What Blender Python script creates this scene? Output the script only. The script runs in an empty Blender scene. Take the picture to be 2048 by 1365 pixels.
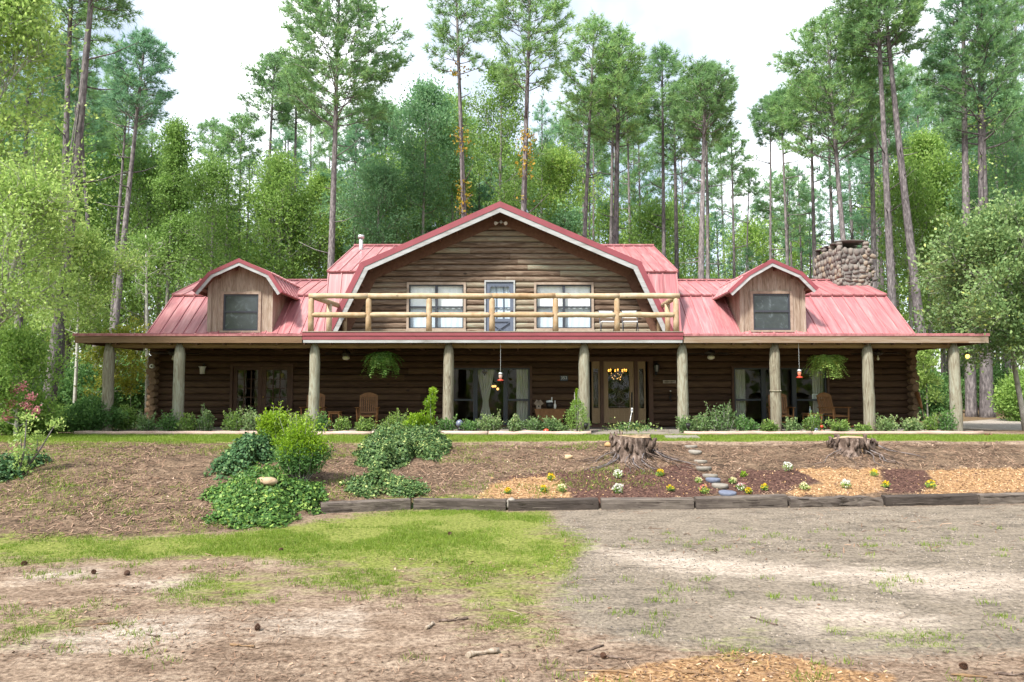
import bpy, math, random
import numpy as np
from mathutils import Vector, Matrix, Quaternion

random.seed(7)
rng = np.random.default_rng(11)
PI = math.pi
C = bpy.context.scene.collection

# ------------------------------------------------------------------ camera geometry (photo pixels 2048 x 1365)
F = 1500.0
CX, CY = 1024.0, 682.5
TILT = math.atan((790 - CY) / F)
CZ = 2.0
CT, ST = math.cos(TILT), math.sin(TILT)
PL = 0.9            # height of the level ground the house stands on


def ray(px, py):
    u, v = (px - CX) / F, (CY - py) / F
    return Vector((u, CT - v * ST, ST + v * CT))


def at(px, py, Y):
    d = ray(px, py)
    k = Y / d.y
    return Vector((d.x * k, Y, CZ + d.z * k))


def zp(py, Y):
    return at(CX, py, Y).z


def xp(px, Y, py=700):
    return at(px, py, Y).x


# ------------------------------------------------------------------ value noise
def vnoise(x, y, s, seed=0):
    x = np.asarray(x, float) * s + 1000.0
    y = np.asarray(y, float) * s + 1000.0
    xi, yi = np.floor(x), np.floor(y)
    fx, fy = x - xi, y - yi
    fx = fx * fx * (3 - 2 * fx)
    fy = fy * fy * (3 - 2 * fy)

    def h(a, b):
        v = np.sin(a * 127.1 + b * 311.7 + seed * 74.7) * 43758.5453
        return v - np.floor(v)
    return (h(xi, yi) * (1 - fx) + h(xi + 1, yi) * fx) * (1 - fy) + (h(xi, yi + 1) * (1 - fx) + h(xi + 1, yi + 1) * fx) * fy


def fbm(x, y, s, seed=0, o=3):
    t, a, n = 0, 1.0, 0
    for i in range(o):
        t = t + a * vnoise(x, y, s * 2 ** i, seed + i)
        n += a
        a *= 0.5
    return t / n


# ------------------------------------------------------------------ terrain
FX = [-16, -6.9, -4.4, -3.45, -3.24, -1.76, -.08, 1.54, 3.24, 4.95, 6.7, 8.6, 9.5, 16]
FY = [8.6, 10.17, 10.9, 12.2, 12.75, 13.25, 13.1, 13.25, 13.3, 13.5, 13.65, 13.85, 14.0, 15.0]


def terr(X, Y, rough=True):
    X = np.asarray(X, float)
    Y = np.asarray(Y, float)
    yf = np.interp(X, FX, FY)
    yb = 17.55 + 0.25 * (vnoise(X, X * 0, .35, 5) - .5)
    t = np.clip((Y - yf) / (yb - yf), 0, 1)
    s = t + 0.35 * t * (1 - t)
    s = s - 0.16 * np.clip((t - .82) / .18, 0, 1) * np.clip((1 - t) / .18, 0, 1)
    left = np.clip((-3.1 - X) / .5, 0, 1)
    s = s * (1 - left) + left * (t * t * (3 - 2 * t) * .35 + s * .65)
    step = np.clip((Y - yf - .10) / .05, 0, 1) * (1 - left)
    z = PL * s + 0.15 * step * (1 - t)
    for bx, by, bh, bs in ((2.68, 16.55, .17, .62), (7.62, 16.55, .14, .60), (-4.4, 14.2, .12, .8), (-8.5, 15.0, .10, 1.1)):
        z = z + bh * np.exp(-((X - bx) ** 2 + (Y - by) ** 2) / (2 * bs * bs))
    z = z + 0.02 * np.clip(Y - 27, 0, 400) * np.clip(1 - (Y - 27) / 500, .3, 1)
    if rough:
        b = 4 * t * (1 - t)
        z = z + b * (0.10 * (fbm(X, Y, 1.1, 3) - .5) + 0.11 * (fbm(X, Y, 4, 9) - .5))
        z = z + (1 - t) * (0.045 * (fbm(X, Y, .7, 21) - .5) + .012 * (vnoise(X, Y, 9, 4) - .5)) * np.clip((Y - 1) / 3, 0, 1) * np.clip((13.0 - Y), 0, 1)
        z = z + (t >= 1) * 0.02 * (fbm(X, Y, 2, 8) - .5)
    return z


def tz(x, y):
    return float(terr(np.array([x]), np.array([y]))[0])


_YS = np.concatenate([np.arange(2.5, 30, .02), np.arange(30, 120, .25)])


def hit(px, py):
    d = ray(px, py)
    k = _YS / d.y
    dz = CZ + d.z * k - terr(d.x * k, _YS)
    i = np.argmax(dz < 0)
    if dz[i] >= 0:
        i = len(_YS) - 1
    x = d.x * k[i]
    return Vector((x, _YS[i], tz(x, _YS[i])))


# ------------------------------------------------------------------ mesh building
class MB:
    def __init__(s):
        s.v, s.f, s.r, s.m, s.sm = [], [], [], [], []

    def add(s, vs, fs, rnd=.5, mi=0, smooth=False):
        o = len(s.v)
        s.v += [tuple(p) for p in vs]
        for f in fs:
            s.f.append(tuple(i + o for i in f))
            s.r.append(rnd)
            s.m.append(mi)
            s.sm.append(smooth)
        return s

    def box(s, x0, x1, y0, y1, z0, z1, rnd=.5, mi=0, mat=None):
        vs = [Vector(p) for p in ((x0, y0, z0), (x1, y0, z0), (x1, y1, z0), (x0, y1, z0), (x0, y0, z1), (x1, y0, z1), (x1, y1, z1), (x0, y1, z1))]
        if mat is not None:
            vs = [mat @ p for p in vs]
        return s.add(vs, [(0, 3, 2, 1), (4, 5, 6, 7), (0, 1, 5, 4), (1, 2, 6, 5), (2, 3, 7, 6), (3, 0, 4, 7)], rnd, mi)

    def bar(s, a, b, w, h, up=(0, 0, 1), rnd=.5, mi=0):
        a, b = Vector(a), Vector(b)
        d = (b - a).normalized()
        u = Vector(up)
        x = d.cross(u)
        if x.length < 1e-4:
            x = d.cross(Vector((1, 0, 0)))
        x.normalize()
        u = x.cross(d)
        vs = []
        for p in (a, b):
            for i, j in ((-1, -1), (1, -1), (1, 1), (-1, 1)):
                vs.append(p + x * (w / 2 * i) + u * (h / 2 * j))
        return s.add(vs, [(3, 2, 1, 0), (4, 5, 6, 7), (0, 1, 5, 4), (1, 2, 6, 5), (2, 3, 7, 6), (3, 0, 4, 7)], rnd, mi)

    def tube(s, pts, rad, n=8, rnd=.5, mi=0, cap=True, smooth=True, jit=0):
        pts = [Vector(p) for p in pts]
        if not hasattr(rad, '__len__'):
            rad = [rad] * len(pts)
        vs, fs = [], []
        ref = None
        for i, p in enumerate(pts):
            d = (pts[min(i + 1, len(pts) - 1)] - pts[max(i - 1, 0)])
            d = d.normalized() if d.length > 1e-9 else Vector((0, 0, 1))
            if ref is None:
                ref = Vector((1, 0, 0)) if abs(d.x) < .8 else Vector((0, 1, 0))
            x = (ref - d * ref.dot(d)).normalized()
            ref = x
            y = d.cross(x)
            for k in range(n):
                a = 2 * PI * k / n
                r = rad[i] * (1 + (random.uniform(-jit, jit) if jit else 0))
                vs.append(p + x * (math.cos(a) * r) + y * (math.sin(a) * r))
        for i in range(len(pts) - 1):
            for k in range(n):
                k2 = (k + 1) % n
                fs.append((i * n + k, i * n + k2, (i + 1) * n + k2, (i + 1) * n + k))
        s.add(vs, fs, rnd, mi, smooth)
        if cap:
            o = len(s.v) - len(vs)
            for ring, rev in ((0, True), (len(pts) - 1, False)):
                idx = [o + ring * n + k for k in range(n)]
                s.f.append(tuple(reversed(idx)) if rev else tuple(idx))
                s.r.append(rnd); s.m.append(mi); s.sm.append(False)
        return s

    def lathe(s, prof, c=(0, 0, 0), n=14, rnd=.5, mi=0, smooth=True, sq=(1, 1)):
        c = Vector(c)
        vs, fs = [], []
        for r, z in prof:
            for k in range(n):
                a = 2 * PI * k / n
                vs.append(c + Vector((math.cos(a) * r * sq[0], math.sin(a) * r * sq[1], z)))
        for i in range(len(prof) - 1):
            for k in range(n):
                k2 = (k + 1) % n
                fs.append((i * n + k, i * n + k2, (i + 1) * n + k2, (i + 1) * n + k))
        fs.append(tuple(reversed(range(n))))
        fs.append(tuple((len(prof) - 1) * n + k for k in range(n)))
        return s.add(vs, fs, rnd, mi, smooth)

    def blob(s, c, r, n=7, m=5, rnd=.5, mi=0, jit=.12, seed=0, rot=0):
        rr = random.Random(seed)
        c = Vector(c)
        R = Matrix.Rotation(rot, 3, 'Y')
        vs = [c + R @ Vector((0, 0, -r[2]))]
        for i in range(1, m):
            th = PI * i / m
            for k in range(n):
                a = 2 * PI * (k + .5 * (i % 2)) / n
                q = 1 + rr.uniform(-jit, jit)
                vs.append(c + R @ Vector((math.sin(th) * math.cos(a) * r[0] * q, math.sin(th) * math.sin(a) * r[1] * q, -math.cos(th) * r[2] * q)))
        vs.append(c + R @ Vector((0, 0, r[2])))
        fs = []
        for k in range(n):
            fs.append((0, 1 + (k + 1) % n, 1 + k))
        for i in range(m - 2):
            for k in range(n):
                a, b = 1 + i * n + k, 1 + i * n + (k + 1) % n
                fs.append((a, b, b + n, a + n))
        o = 1 + (m - 2) * n
        for k in range(n):
            fs.append((o + k, o + (k + 1) % n, len(vs) - 1))
        return s.add(vs, fs, rnd, mi, True)

    def poly_extrude(s, pts2, y0, y1, rnd=.5, mi=0):
        """prism of an (x,z) polygon between y0 and y1"""
        n = len(pts2)
        vs = [(x, y0, z) for x, z in pts2] + [(x, y1, z) for x, z in pts2]
        fs = [tuple(range(n)), tuple(reversed(range(n, 2 * n)))]
        for i in range(n):
            j = (i + 1) % n
            fs.append((i, i + n, j + n, j))
        return s.add(vs, fs, rnd, mi)

    def build(s, name, mats, parent=None, world=True):
        if not isinstance(mats, (list, tuple)):
            mats = [mats]
        me = bpy.data.meshes.new(name)
        off = Vector((0, 0, 0))
        if parent is not None and world:
            off = root_loc(parent)
        me.from_pydata([(p[0] - off.x, p[1] - off.y, p[2] - off.z) for p in s.v], [], s.f)
        for m in mats:
            me.materials.append(m)
        nf = len(me.polygons)
        me.polygons.foreach_set('material_index', np.array(s.m, np.int32)[:nf])
        me.polygons.foreach_set('use_smooth', np.array(s.sm, bool)[:nf])
        a = me.attributes.new('rnd', 'FLOAT', 'FACE')
        a.data.foreach_set('value', np.array(s.r, np.float32)[:nf])
        me.update()
        o = bpy.data.objects.new(name, me)
        C.objects.link(o)
        o.parent = parent
        return o


def root_loc(o):
    l = Vector((0, 0, 0))
    while o is not None:
        l += o.location
        o = o.parent
    return l


def np_obj(name, V, k, rnd, mats, parent=None, mi=None, smooth=False):
    """V: (n*k,3) verts, every k in a row one face."""
    V = np.asarray(V, np.float32)
    n = len(V) // k
    me = bpy.data.meshes.new(name)
    me.vertices.add(n * k)
    me.vertices.foreach_set('co', V.ravel())
    me.loops.add(n * k)
    me.loops.foreach_set('vertex_index', np.arange(n * k, dtype=np.int32))
    me.polygons.add(n)
    me.polygons.foreach_set('loop_start', np.arange(0, n * k, k, dtype=np.int32))
    for m in (mats if isinstance(mats, (list, tuple)) else [mats]):
        me.materials.append(m)
    if mi is not None:
        me.polygons.foreach_set('material_index', np.asarray(mi, np.int32))
    me.update(calc_edges=True)
    a = me.attributes.new('rnd', 'FLOAT', 'FACE')
    a.data.foreach_set('value', np.asarray(rnd, np.float32))
    o = bpy.data.objects.new(name, me)
    C.objects.link(o)
    o.parent = parent
    return o


def tag(o, label=None, cat=None, group=None, kind=None):
    if label: o['label'] = label
    if cat: o['category'] = cat
    if group: o['group'] = group
    if kind: o['kind'] = kind
    return o


def thing(name, label, cat, loc=(0, 0, 0), rz=0, group=None, scale=1):
    o = bpy.data.objects.new(name, None)
    o.empty_display_size = .1
    C.objects.link(o)
    o.location = loc
    o.rotation_euler = (0, 0, rz)
    if scale != 1:
        o.scale = (scale,) * 3 if not hasattr(scale, '__len__') else scale
    return tag(o, label, cat, group)


def dup(root, loc, rz=0, label=None, group=None, scale=None, rx=0, ry=0):
    r = root.copy()
    C.objects.link(r)
    r.location = loc
    r.rotation_euler = (rx, ry, rz)
    if scale is not None:
        r.scale = (scale,) * 3 if not hasattr(scale, '__len__') else scale
    if label: r['label'] = label
    if group: r['group'] = group
    for ch in list(root.children):
        c = ch.copy(); C.objects.link(c); c.parent = r
        for g in list(ch.children):
            d = g.copy(); C.objects.link(d); d.parent = c
    return r


# ------------------------------------------------------------------ materials
def mat(name, stops, scale=5, stretch=(1, 1, 1), detail=6, rough=.7, bump=0., attr=0., metal=0., spec=.3, dist=0., transl=0., knots=0., contrast=1.8, objrand=0., bdist=.02, coat=0.):
    m = bpy.data.materials.new(name)
    m.use_nodes = True
    nt = m.node_tree
    N, L = nt.nodes, nt.links
    bs = N['Principled BSDF']
    bs.inputs['Roughness'].default_value = rough
    bs.inputs['Metallic'].default_value = metal
    bs.inputs['Specular IOR Level'].default_value = spec
    if coat:
        bs.inputs['Coat Weight'].default_value = coat
    tc = N.new('ShaderNodeTexCoord')
    mp = N.new('ShaderNodeMapping')
    mp.inputs['Scale'].default_value = stretch
    L.new(tc.outputs['Object'], mp.inputs['Vector'])
    vec = mp.outputs['Vector']
    if objrand or attr:
        # offset every copy / face so no two show the same grain
        ad = N.new('ShaderNodeVectorMath'); ad.operation = 'ADD'
        cb = N.new('ShaderNodeCombineXYZ')
        at_ = N.new('ShaderNodeAttribute'); at_.attribute_name = 'rnd'
        mu = N.new('ShaderNodeMath'); mu.operation = 'MULTIPLY'; mu.inputs[1].default_value = 53.0
        L.new(at_.outputs['Fac'], mu.inputs[0])
        for k in range(3):
            L.new(mu.outputs[0], cb.inputs[k])
        L.new(vec, ad.inputs[0]); L.new(cb.outputs[0], ad.inputs[1])
        vec = ad.outputs[0]
    no = N.new('ShaderNodeTexNoise')
    no.inputs['Scale'].default_value = scale
    no.inputs['Detail'].default_value = detail
    no.inputs['Roughness'].default_value = .62
    no.inputs['Distortion'].default_value = dist
    L.new(vec, no.inputs['Vector'])
    mr = N.new('ShaderNodeMapRange')
    mr.clamp = True
    h = .5 / contrast
    mr.inputs['From Min'].default_value = .5 - h
    mr.inputs['From Max'].default_value = .5 + h
    L.new(no.outputs['Fac'], mr.inputs['Value'])
    fac = mr.outputs['Result']
    if attr:
        mx = N.new('ShaderNodeMix')
        mx.inputs['Factor'].default_value = attr
        L.new(fac, mx.inputs['A'])
        at2 = N.new('ShaderNodeAttribute'); at2.attribute_name = 'rnd'
        L.new(at2.outputs['Fac'], mx.inputs['B'])
        fac = mx.outputs['Result']
    if objrand:
        oi = N.new('ShaderNodeObjectInfo')
        m1 = N.new('ShaderNodeMath'); m1.operation = 'MULTIPLY_ADD'
        m1.inputs[1].default_value = objrand
        m1.inputs[2].default_value = -objrand / 2
        L.new(oi.outputs['Random'], m1.inputs[0])
        m2 = N.new('ShaderNodeMath'); m2.operation = 'ADD'; m2.use_clamp = True
        L.new(fac, m2.inputs[0]); L.new(m1.outputs[0], m2.inputs[1])
        fac = m2.outputs[0]
    rp = N.new('ShaderNodeValToRGB')
    el = rp.color_ramp.elements
    while len(el) < len(stops):
        el.new(.5)
    for e, (p, c) in zip(el, stops):
        e.position = p
        e.color = (*c, 1)
    L.new(fac, rp.inputs['Fac'])
    col = rp.outputs['Color']
    if knots:
        vo = N.new('ShaderNodeTexVoronoi')
        mk = N.new('ShaderNodeMapping')
        mk.inputs['Scale'].default_value = tuple(1.0 if s_ >= 1 else .55 for s_ in stretch)
        L.new(tc.outputs['Object'], mk.inputs['Vector'])
        L.new(mk.outputs['Vector'], vo.inputs['Vector'])
        vo.inputs['Scale'].default_value = 2.6
        m3 = N.new('ShaderNodeMapRange')
        m3.inputs['From Min'].default_value = .06
        m3.inputs['From Max'].default_value = .12
        m3.inputs['To Min'].default_value = 1 - knots
        m3.inputs['To Max'].default_value = 1
        L.new(vo.outputs['Distance'], m3.inputs['Value'])
        mm = N.new('ShaderNodeMix'); mm.data_type = 'RGBA'; mm.blend_type = 'MULTIPLY'
        mm.inputs[0].default_value = 1
        L.new(col, mm.inputs[6])
        L.new(m3.outputs['Result'], mm.inputs[7])
        col = mm.outputs[2]
    L.new(col, bs.inputs['Base Color'])
    if bump:
        bp = N.new('ShaderNodeBump')
        bp.inputs['Strength'].default_value = bump
        bp.inputs['Distance'].default_value = bdist
        L.new(no.outputs['Fac'], bp.inputs['Height'])
        L.new(bp.outputs['Normal'], bs.inputs['Normal'])
    if transl:
        tr = N.new('ShaderNodeBsdfTranslucent')
        L.new(col, tr.inputs['Color'])
        ms = N.new('ShaderNodeMixShader')
        ms.inputs[0].default_value = transl
        L.new(bs.outputs[0], ms.inputs[1]); L.new(tr.outputs[0], ms.inputs[2])
        L.new(ms.outputs[0], N['Material Output'].inputs['Surface'])
    return m


def plain(name, col, rough=.5, metal=0, spec=.4, var=.15, scale=8, bump=0.):
    a = tuple(max(0, c * (1 - var)) for c in col)
    b = tuple(min(1, c * (1 + var)) for c in col)
    return mat(name, [(0, a), (1, b)], scale=scale, rough=rough, metal=metal, spec=spec, bump=bump)


def emit(name, col, strength):
    m = bpy.data.materials.new(name)
    m.use_nodes = True
    nt = m.node_tree
    bs = nt.nodes['Principled BSDF']
    bs.inputs['Base Color'].default_value = (*col, 1)
    bs.inputs['Emission Color'].default_value = (*col, 1)
    bs.inputs['Emission Strength'].default_value = strength
    return m


def glass(name, tint=(.9, .95, .95), boost=1.0, rough=.02):
    m = bpy.data.materials.new(name)
    m.use_nodes = True
    nt = m.node_tree
    N, L = nt.nodes, nt.links
    t = N.new('ShaderNodeBsdfTransparent'); t.inputs[0].default_value = (*tint, 1)
    g = N.new('ShaderNodeBsdfGlossy'); g.inputs['Roughness'].default_value = rough
    fr = N.new('ShaderNodeFresnel'); fr.inputs['IOR'].default_value = 1.5
    mu = N.new('ShaderNodeMath'); mu.operation = 'MULTIPLY'; mu.inputs[1].default_value = boost; mu.use_clamp = True
    ge = N.new('ShaderNodeNewGeometry')
    iv = N.new('ShaderNodeMath'); iv.operation = 'SUBTRACT'; iv.inputs[0].default_value = 1.0
    L.new(ge.outputs['Backfacing'], iv.inputs[1])
    m0 = N.new('ShaderNodeMath'); m0.operation = 'MULTIPLY'
    L.new(fr.outputs[0], m0.inputs[0]); L.new(iv.outputs[0], m0.inputs[1])
    L.new(m0.outputs[0], mu.inputs[0])
    ms = N.new('ShaderNodeMixShader')
    L.new(mu.outputs[0], ms.inputs[0]); L.new(t.outputs[0], ms.inputs[1]); L.new(g.outputs[0], ms.inputs[2])
    L.new(ms.outputs[0], N['Material Output'].inputs['Surface'])
    return m


M = {}
M['log_low'] = mat('stained_shaded_log', [(0, (.024, .0125, .007)), (.45, (.064, .034, .0195)), (1, (.135, .080, .046))], scale=1.6, stretch=(.7, 4, 8), attr=.46, bump=.5, rough=.78, dist=1.8, knots=.6, contrast=2.6)  # brown stain, with the porch shade also darkened into the log colour
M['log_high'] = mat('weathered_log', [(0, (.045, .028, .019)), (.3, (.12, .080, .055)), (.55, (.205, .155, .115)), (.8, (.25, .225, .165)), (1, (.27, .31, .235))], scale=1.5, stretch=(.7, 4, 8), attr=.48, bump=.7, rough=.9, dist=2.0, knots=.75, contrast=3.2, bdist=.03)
M['log_end'] = mat('log_end_grain', [(0, (.06, .035, .02)), (1, (.24, .16, .10))], scale=9, attr=.4, bump=.3, rough=.85)
M['post'] = mat('weathered_post', [(0, (.075, .058, .040)), (.35, (.19, .165, .12)), (.65, (.26, .25, .195)), (1, (.31, .335, .275))], scale=2.6, stretch=(5, 5, .6), attr=.25, bump=.6, rough=.9, dist=2.4, knots=.5, contrast=2.8)
M['beam'] = mat('beam_wood', [(0, (.09, .052, .027)), (.5, (.20, .125, .068)), (1, (.30, .20, .115))], scale=3, stretch=(.5, 5, 5), attr=.3, bump=.3, rough=.85, dist=1.4, knots=.5)
M['fascia'] = mat('fascia_wood', [(0, (.07, .04, .02)), (.45, (.17, .105, .06)), (1, (.36, .31, .26))], scale=2.5, stretch=(.35, 4, 6), attr=.45, bump=.15, rough=.8, dist=.8)
M['white_board'] = mat('white_board', [(0, (.15, .14, .12)), (.4, (.29, .295, .295)), (1, (.41, .43, .44))], scale=3, stretch=(.6, 3, 3), attr=.2, bump=.15, rough=.7, contrast=2.2)
M['red_metal'] = mat('red_roof_metal', [(0, (.18, .060, .068)), (.45, (.325, .120, .130)), (.72, (.40, .185, .188)), (1, (.48, .29, .285))], scale=1.3, stretch=(6, .5, .5), rough=.36, spec=.6, attr=.2, contrast=2.3, dist=.8, bump=.04)
M['red_trim'] = mat('red_trim_metal', [(0, (.17, .035, .045)), (1, (.27, .06, .075))], scale=2, rough=.45, spec=.5, attr=.2)
M['soffit'] = mat('soffit_wood', [(0, (.075, .036, .024)), (1, (.19, .10, .065))], scale=3, stretch=(4, .6, 4), attr=.3, rough=.8, bump=.2)
M['dormer_wood'] = mat('dormer_board', [(0, (.085, .060, .042)), (.3, (.20, .148, .105)), (.6, (.315, .26, .205)), (1, (.43, .40, .355))], scale=3, stretch=(5, 5, .45), attr=.2, bump=.4, rough=.85, dist=2.2)
M['trim_wood'] = mat('window_trim_wood', [(0, (.16, .11, .075)), (1, (.40, .33, .27))], scale=4, stretch=(2, 2, 2), attr=.3, rough=.8, bump=.1)
M['brown_trim'] = mat('brown_trim', [(0, (.045, .022, .014)), (1, (.12, .062, .038))], scale=4, rough=.6, attr=.3)
M['rail_wood'] = mat('peeled_pole', [(0, (.15, .09, .045)), (.35, (.32, .215, .12)), (.7, (.40, .315, .215)), (1, (.44, .39, .32))], scale=3, stretch=(2, 2, 2), attr=.4, bump=.2, rough=.75, knots=.45)
M['deck'] = mat('deck_board', [(0, (.16, .13, .10)), (1, (.36, .31, .26))], scale=4, stretch=(.5, 4, 4), attr=.4, rough=.9)
M['dark_frame'] = plain('dark_window_frame', (.035, .04, .052), .4)
M['black'] = plain('black_metal', (.012, .012, .013), .45)
M['slate_door'] = plain('slate_blue_paint', (.10, .12, .165), .45, var=.1)
M['white_cloth'] = mat('white_curtain', [(0, (.68, .73, .74)), (1, (.86, .89, .89))], scale=2, stretch=(5, 1, .8), rough=.9)
M['sheer'] = mat('sheer_curtain', [(0, (.42, .44, .36)), (1, (.62, .64, .55))], scale=3, stretch=(9, 1, .3), rough=.9, transl=.2)
M['glass'] = glass('window_glass', (.985, .99, .99), .8)
M['glass_dim'] = glass('screened_glass', (.89, .92, .95), 1.0, .06)
M['dormer_glass'] = mat('cloudy_dormer_glass', [(0, (.022, .026, .032)), (.6, (.04, .05, .058)), (1, (.16, .20, .23))], scale=3.5, rough=.12, spec=.7, contrast=1.4, dist=1.5)
M['door_wood'] = mat('pale_door_wood', [(0, (.20, .125, .062)), (1, (.34, .235, .135))], scale=4, stretch=(4, 4, .6), attr=.25, rough=.5, bump=.1)
M['lead'] = plain('lead_came', (.16, .15, .13), .4, metal=.6)
M['interior'] = plain('interior_wall', (.16, .12, .085), .9)
M['interior_floor'] = plain('interior_floor', (.10, .06, .035), .6)
M['concrete'] = mat('porch_concrete', [(0, (.14, .12, .10)), (1, (.30, .27, .23))], scale=3, rough=.9, bump=.1)
M['bulb'] = emit('lit_bulb', (1, .42, .06), 1.7)
M['bulb_soft'] = emit('warm_lamp', (1, .55, .16), .8)
M['opal'] = plain('opal_glass_off', (.72, .70, .62), .3)
M['chair_wood'] = mat('rocker_wood', [(0, (.13, .055, .018)), (1, (.30, .145, .055))], scale=5, stretch=(3, 3, 1), rough=.5, attr=.3)
M['stone'] = mat('field_stone', [(0, (.07, .062, .060)), (.35, (.14, .122, .112)), (.62, (.21, .185, .165)), (.85, (.25, .195, .14)), (1, (.22, .13, .08))], scale=7, attr=.62, rough=.9, bump=.5)
M['mortar'] = mat('grey_mortar', [(0, (.13, .122, .112)), (1, (.28, .265, .245))], scale=9, rough=.95, bump=.4)
M['galv'] = plain('galvanised_pipe', (.55, .57, .58), .4, metal=.5)
M['white_plastic'] = plain('white_plastic', (.72, .72, .70), .4)
M['red_plastic'] = plain('red_plastic', (.55, .06, .03), .25, spec=.6)
M['fan_dark'] = plain('bronze_fan_metal', (.022, .016, .012), .4)
M['bark'] = mat('pine_bark', [(0, (.050, .043, .045)), (.45, (.130, .115, .118)), (.75, (.225, .20, .20)), (1, (.32, .295, .29))], scale=5, stretch=(2.6, 2.6, .8), detail=8, rough=.95, bump=1.0, contrast=2.2, objrand=.3, bdist=.05)
M['bark_grey'] = mat('grey_bark', [(0, (.13, .12, .105)), (1, (.38, .37, .34))], scale=5, stretch=(2, 2, 1), rough=.95, bump=.5, objrand=.3)
M['bark_pale'] = mat('pale_bark', [(0, (.26, .25, .22)), (1, (.62, .61, .56))], scale=4, stretch=(1, 1, 2), rough=.9, bump=.3, objrand=.2)
M['stump_bark'] = mat('stump_bark', [(0, (.028, .019, .015)), (.45, (.10, .070, .055)), (.75, (.20, .15, .125)), (1, (.34, .28, .25))], scale=7, stretch=(1.6, 1.6, .8), rough=.95, bump=1, bdist=.05, contrast=2.4)
M['stump_top'] = mat('cut_wood', [(0, (.24, .15, .085)), (1, (.50, .38, .26))], scale=7, rough=.9, bump=.3)
M['tie'] = mat('old_railway_tie', [(0, (.020, .016, .014)), (.5, (.065, .052, .045)), (1, (.20, .17, .145))], scale=3, stretch=(.6, 4, 6), rough=.9, bump=.6, attr=.35, dist=.8)
M['edge_log'] = mat('pale_edging_log', [(0, (.24, .155, .12)), (.5, (.42, .315, .26)), (1, (.58, .50, .44))], scale=3, stretch=(.7, 4, 4), rough=.85, attr=.3, knots=.4)
M['step_stone'] = mat('stepping_stone', [(0, (.11, .10, .085)), (1, (.31, .285, .25))], scale=14, rough=.9, bump=.3, attr=.3)
M['blue_stone'] = mat('blue_painted_stone', [(0, (.085, .10, .145)), (1, (.16, .18, .245))], scale=12, rough=.8, bump=.2)


def leafmat(name, stops, transl=.35, rough=.5, spec=.35, objrand=.0, attr=.75, gain=1.9):
    stops = [(p, tuple(min(.9, c * gain) for c in col)) for p, col in stops]
    return mat(name, stops, scale=.7, attr=attr, rough=rough, spec=spec, transl=transl, objrand=objrand, contrast=1.6)


M['needle'] = leafmat('pine_needles', [(0, (.045, .085, .040)), (.5, (.085, .150, .062)), (1, (.15, .215, .075))], .5, .55, objrand=.35, gain=2.7)
M['needle_blue'] = leafmat('pine_needles_cool', [(0, (.040, .085, .055)), (.5, (.072, .142, .080)), (1, (.12, .20, .10))], .5, .55, objrand=.3, gain=2.6)
M['leaf'] = leafmat('broad_leaves', [(0, (.050, .095, .025)), (.5, (.105, .170, .042)), (.92, (.18, .25, .06)), (1, (.30, .27, .05))], .52, .5, objrand=.35, gain=2.4)
M['leaf_cool'] = leafmat('cool_broad_leaves', [(0, (.045, .095, .050)), (.5, (.085, .160, .078)), (1, (.14, .22, .10))], .5, .5, objrand=.2, gain=2.4)
M['leaf_yellow'] = leafmat('yellow_green_leaves', [(0, (.070, .125, .035)), (.5, (.165, .235, .065)), (.9, (.28, .34, .115)), (1, (.43, .37, .09))], .55, .45, gain=2.2)
M['leaf_pale'] = leafmat('pale_yellow_leaves', [(0, (.16, .22, .04)), (.5, (.36, .40, .06)), (1, (.55, .50, .10))], .5, .5, gain=1.0)
M['leaf_dark'] = leafmat('dark_glossy_leaves', [(0, (.026, .065, .022)), (.5, (.058, .120, .035)), (1, (.13, .21, .06))], .4, .5, .25)
M['leaf_magnolia'] = leafmat('leathery_leaves', [(0, (.030, .062, .022)), (.45, (.070, .115, .042)), (.75, (.14, .19, .075)), (.87, (.27, .30, .07)), (1, (.46, .38, .06))], .4, .5, .25, gain=2.4)
M['leaf_shrub'] = leafmat('shrub_leaves', [(0, (.035, .072, .026)), (.45, (.085, .14, .052)), (.8, (.16, .21, .085)), (1, (.27, .30, .13))], .4, .45, objrand=.25)
M['leaf_shrub_b'] = leafmat('fresh_shrub_leaves', [(0, (.035, .075, .018)), (.5, (.095, .155, .038)), (.85, (.18, .24, .06)), (1, (.30, .32, .10))], .4, .5, .25, objrand=.2)
M['leaf_lime'] = leafmat('lime_new_leaves', [(0, (.075, .17, .015)), (.5, (.23, .38, .025)), (1, (.42, .55, .05))], .45, .4, gain=1.0)
M['leaf_ivy'] = leafmat('ivy_leaves', [(0, (.014, .040, .010)), (.45, (.045, .10, .022)), (.8, (.13, .20, .045)), (1, (.34, .38, .09))], .3, .5, .25)
M['leaf_ivy_dark'] = leafmat('dark_ivy_leaves', [(0, (.012, .034, .014)), (.6, (.036, .082, .030)), (.9, (.11, .17, .06)), (1, (.26, .30, .10))], .25, .5, .25)
M['leaf_ivy_pale'] = leafmat('speckled_ivy_leaves', [(0, (.014, .036, .012)), (.5, (.045, .085, .026)), (.78, (.12, .165, .055)), (1, (.38, .39, .13))], .25, .5, .25)
M['leaf_red'] = leafmat('autumn_vine_leaves', [(0, (.18, .20, .03)), (.5, (.45, .33, .04)), (1, (.55, .28, .04))], .45, .5, gain=1.0)
M['fern'] = leafmat('fern_fronds', [(0, (.035, .10, .02)), (.5, (.11, .23, .04)), (1, (.34, .44, .12))], .4, .5, gain=1.2)
M['pink'] = leafmat('pink_blossom', [(0, (.55, .16, .22)), (1, (.80, .42, .45))], .4, .6, gain=1.0)
M['petal_white'] = leafmat('white_petals', [(0, (.66, .66, .58)), (1, (.85, .85, .80))], .3, .6, gain=1.0)
M['petal_yellow'] = leafmat('yellow_petals', [(0, (.62, .40, .01)), (1, (.85, .65, .03))], .3, .6, gain=1.0)
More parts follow.
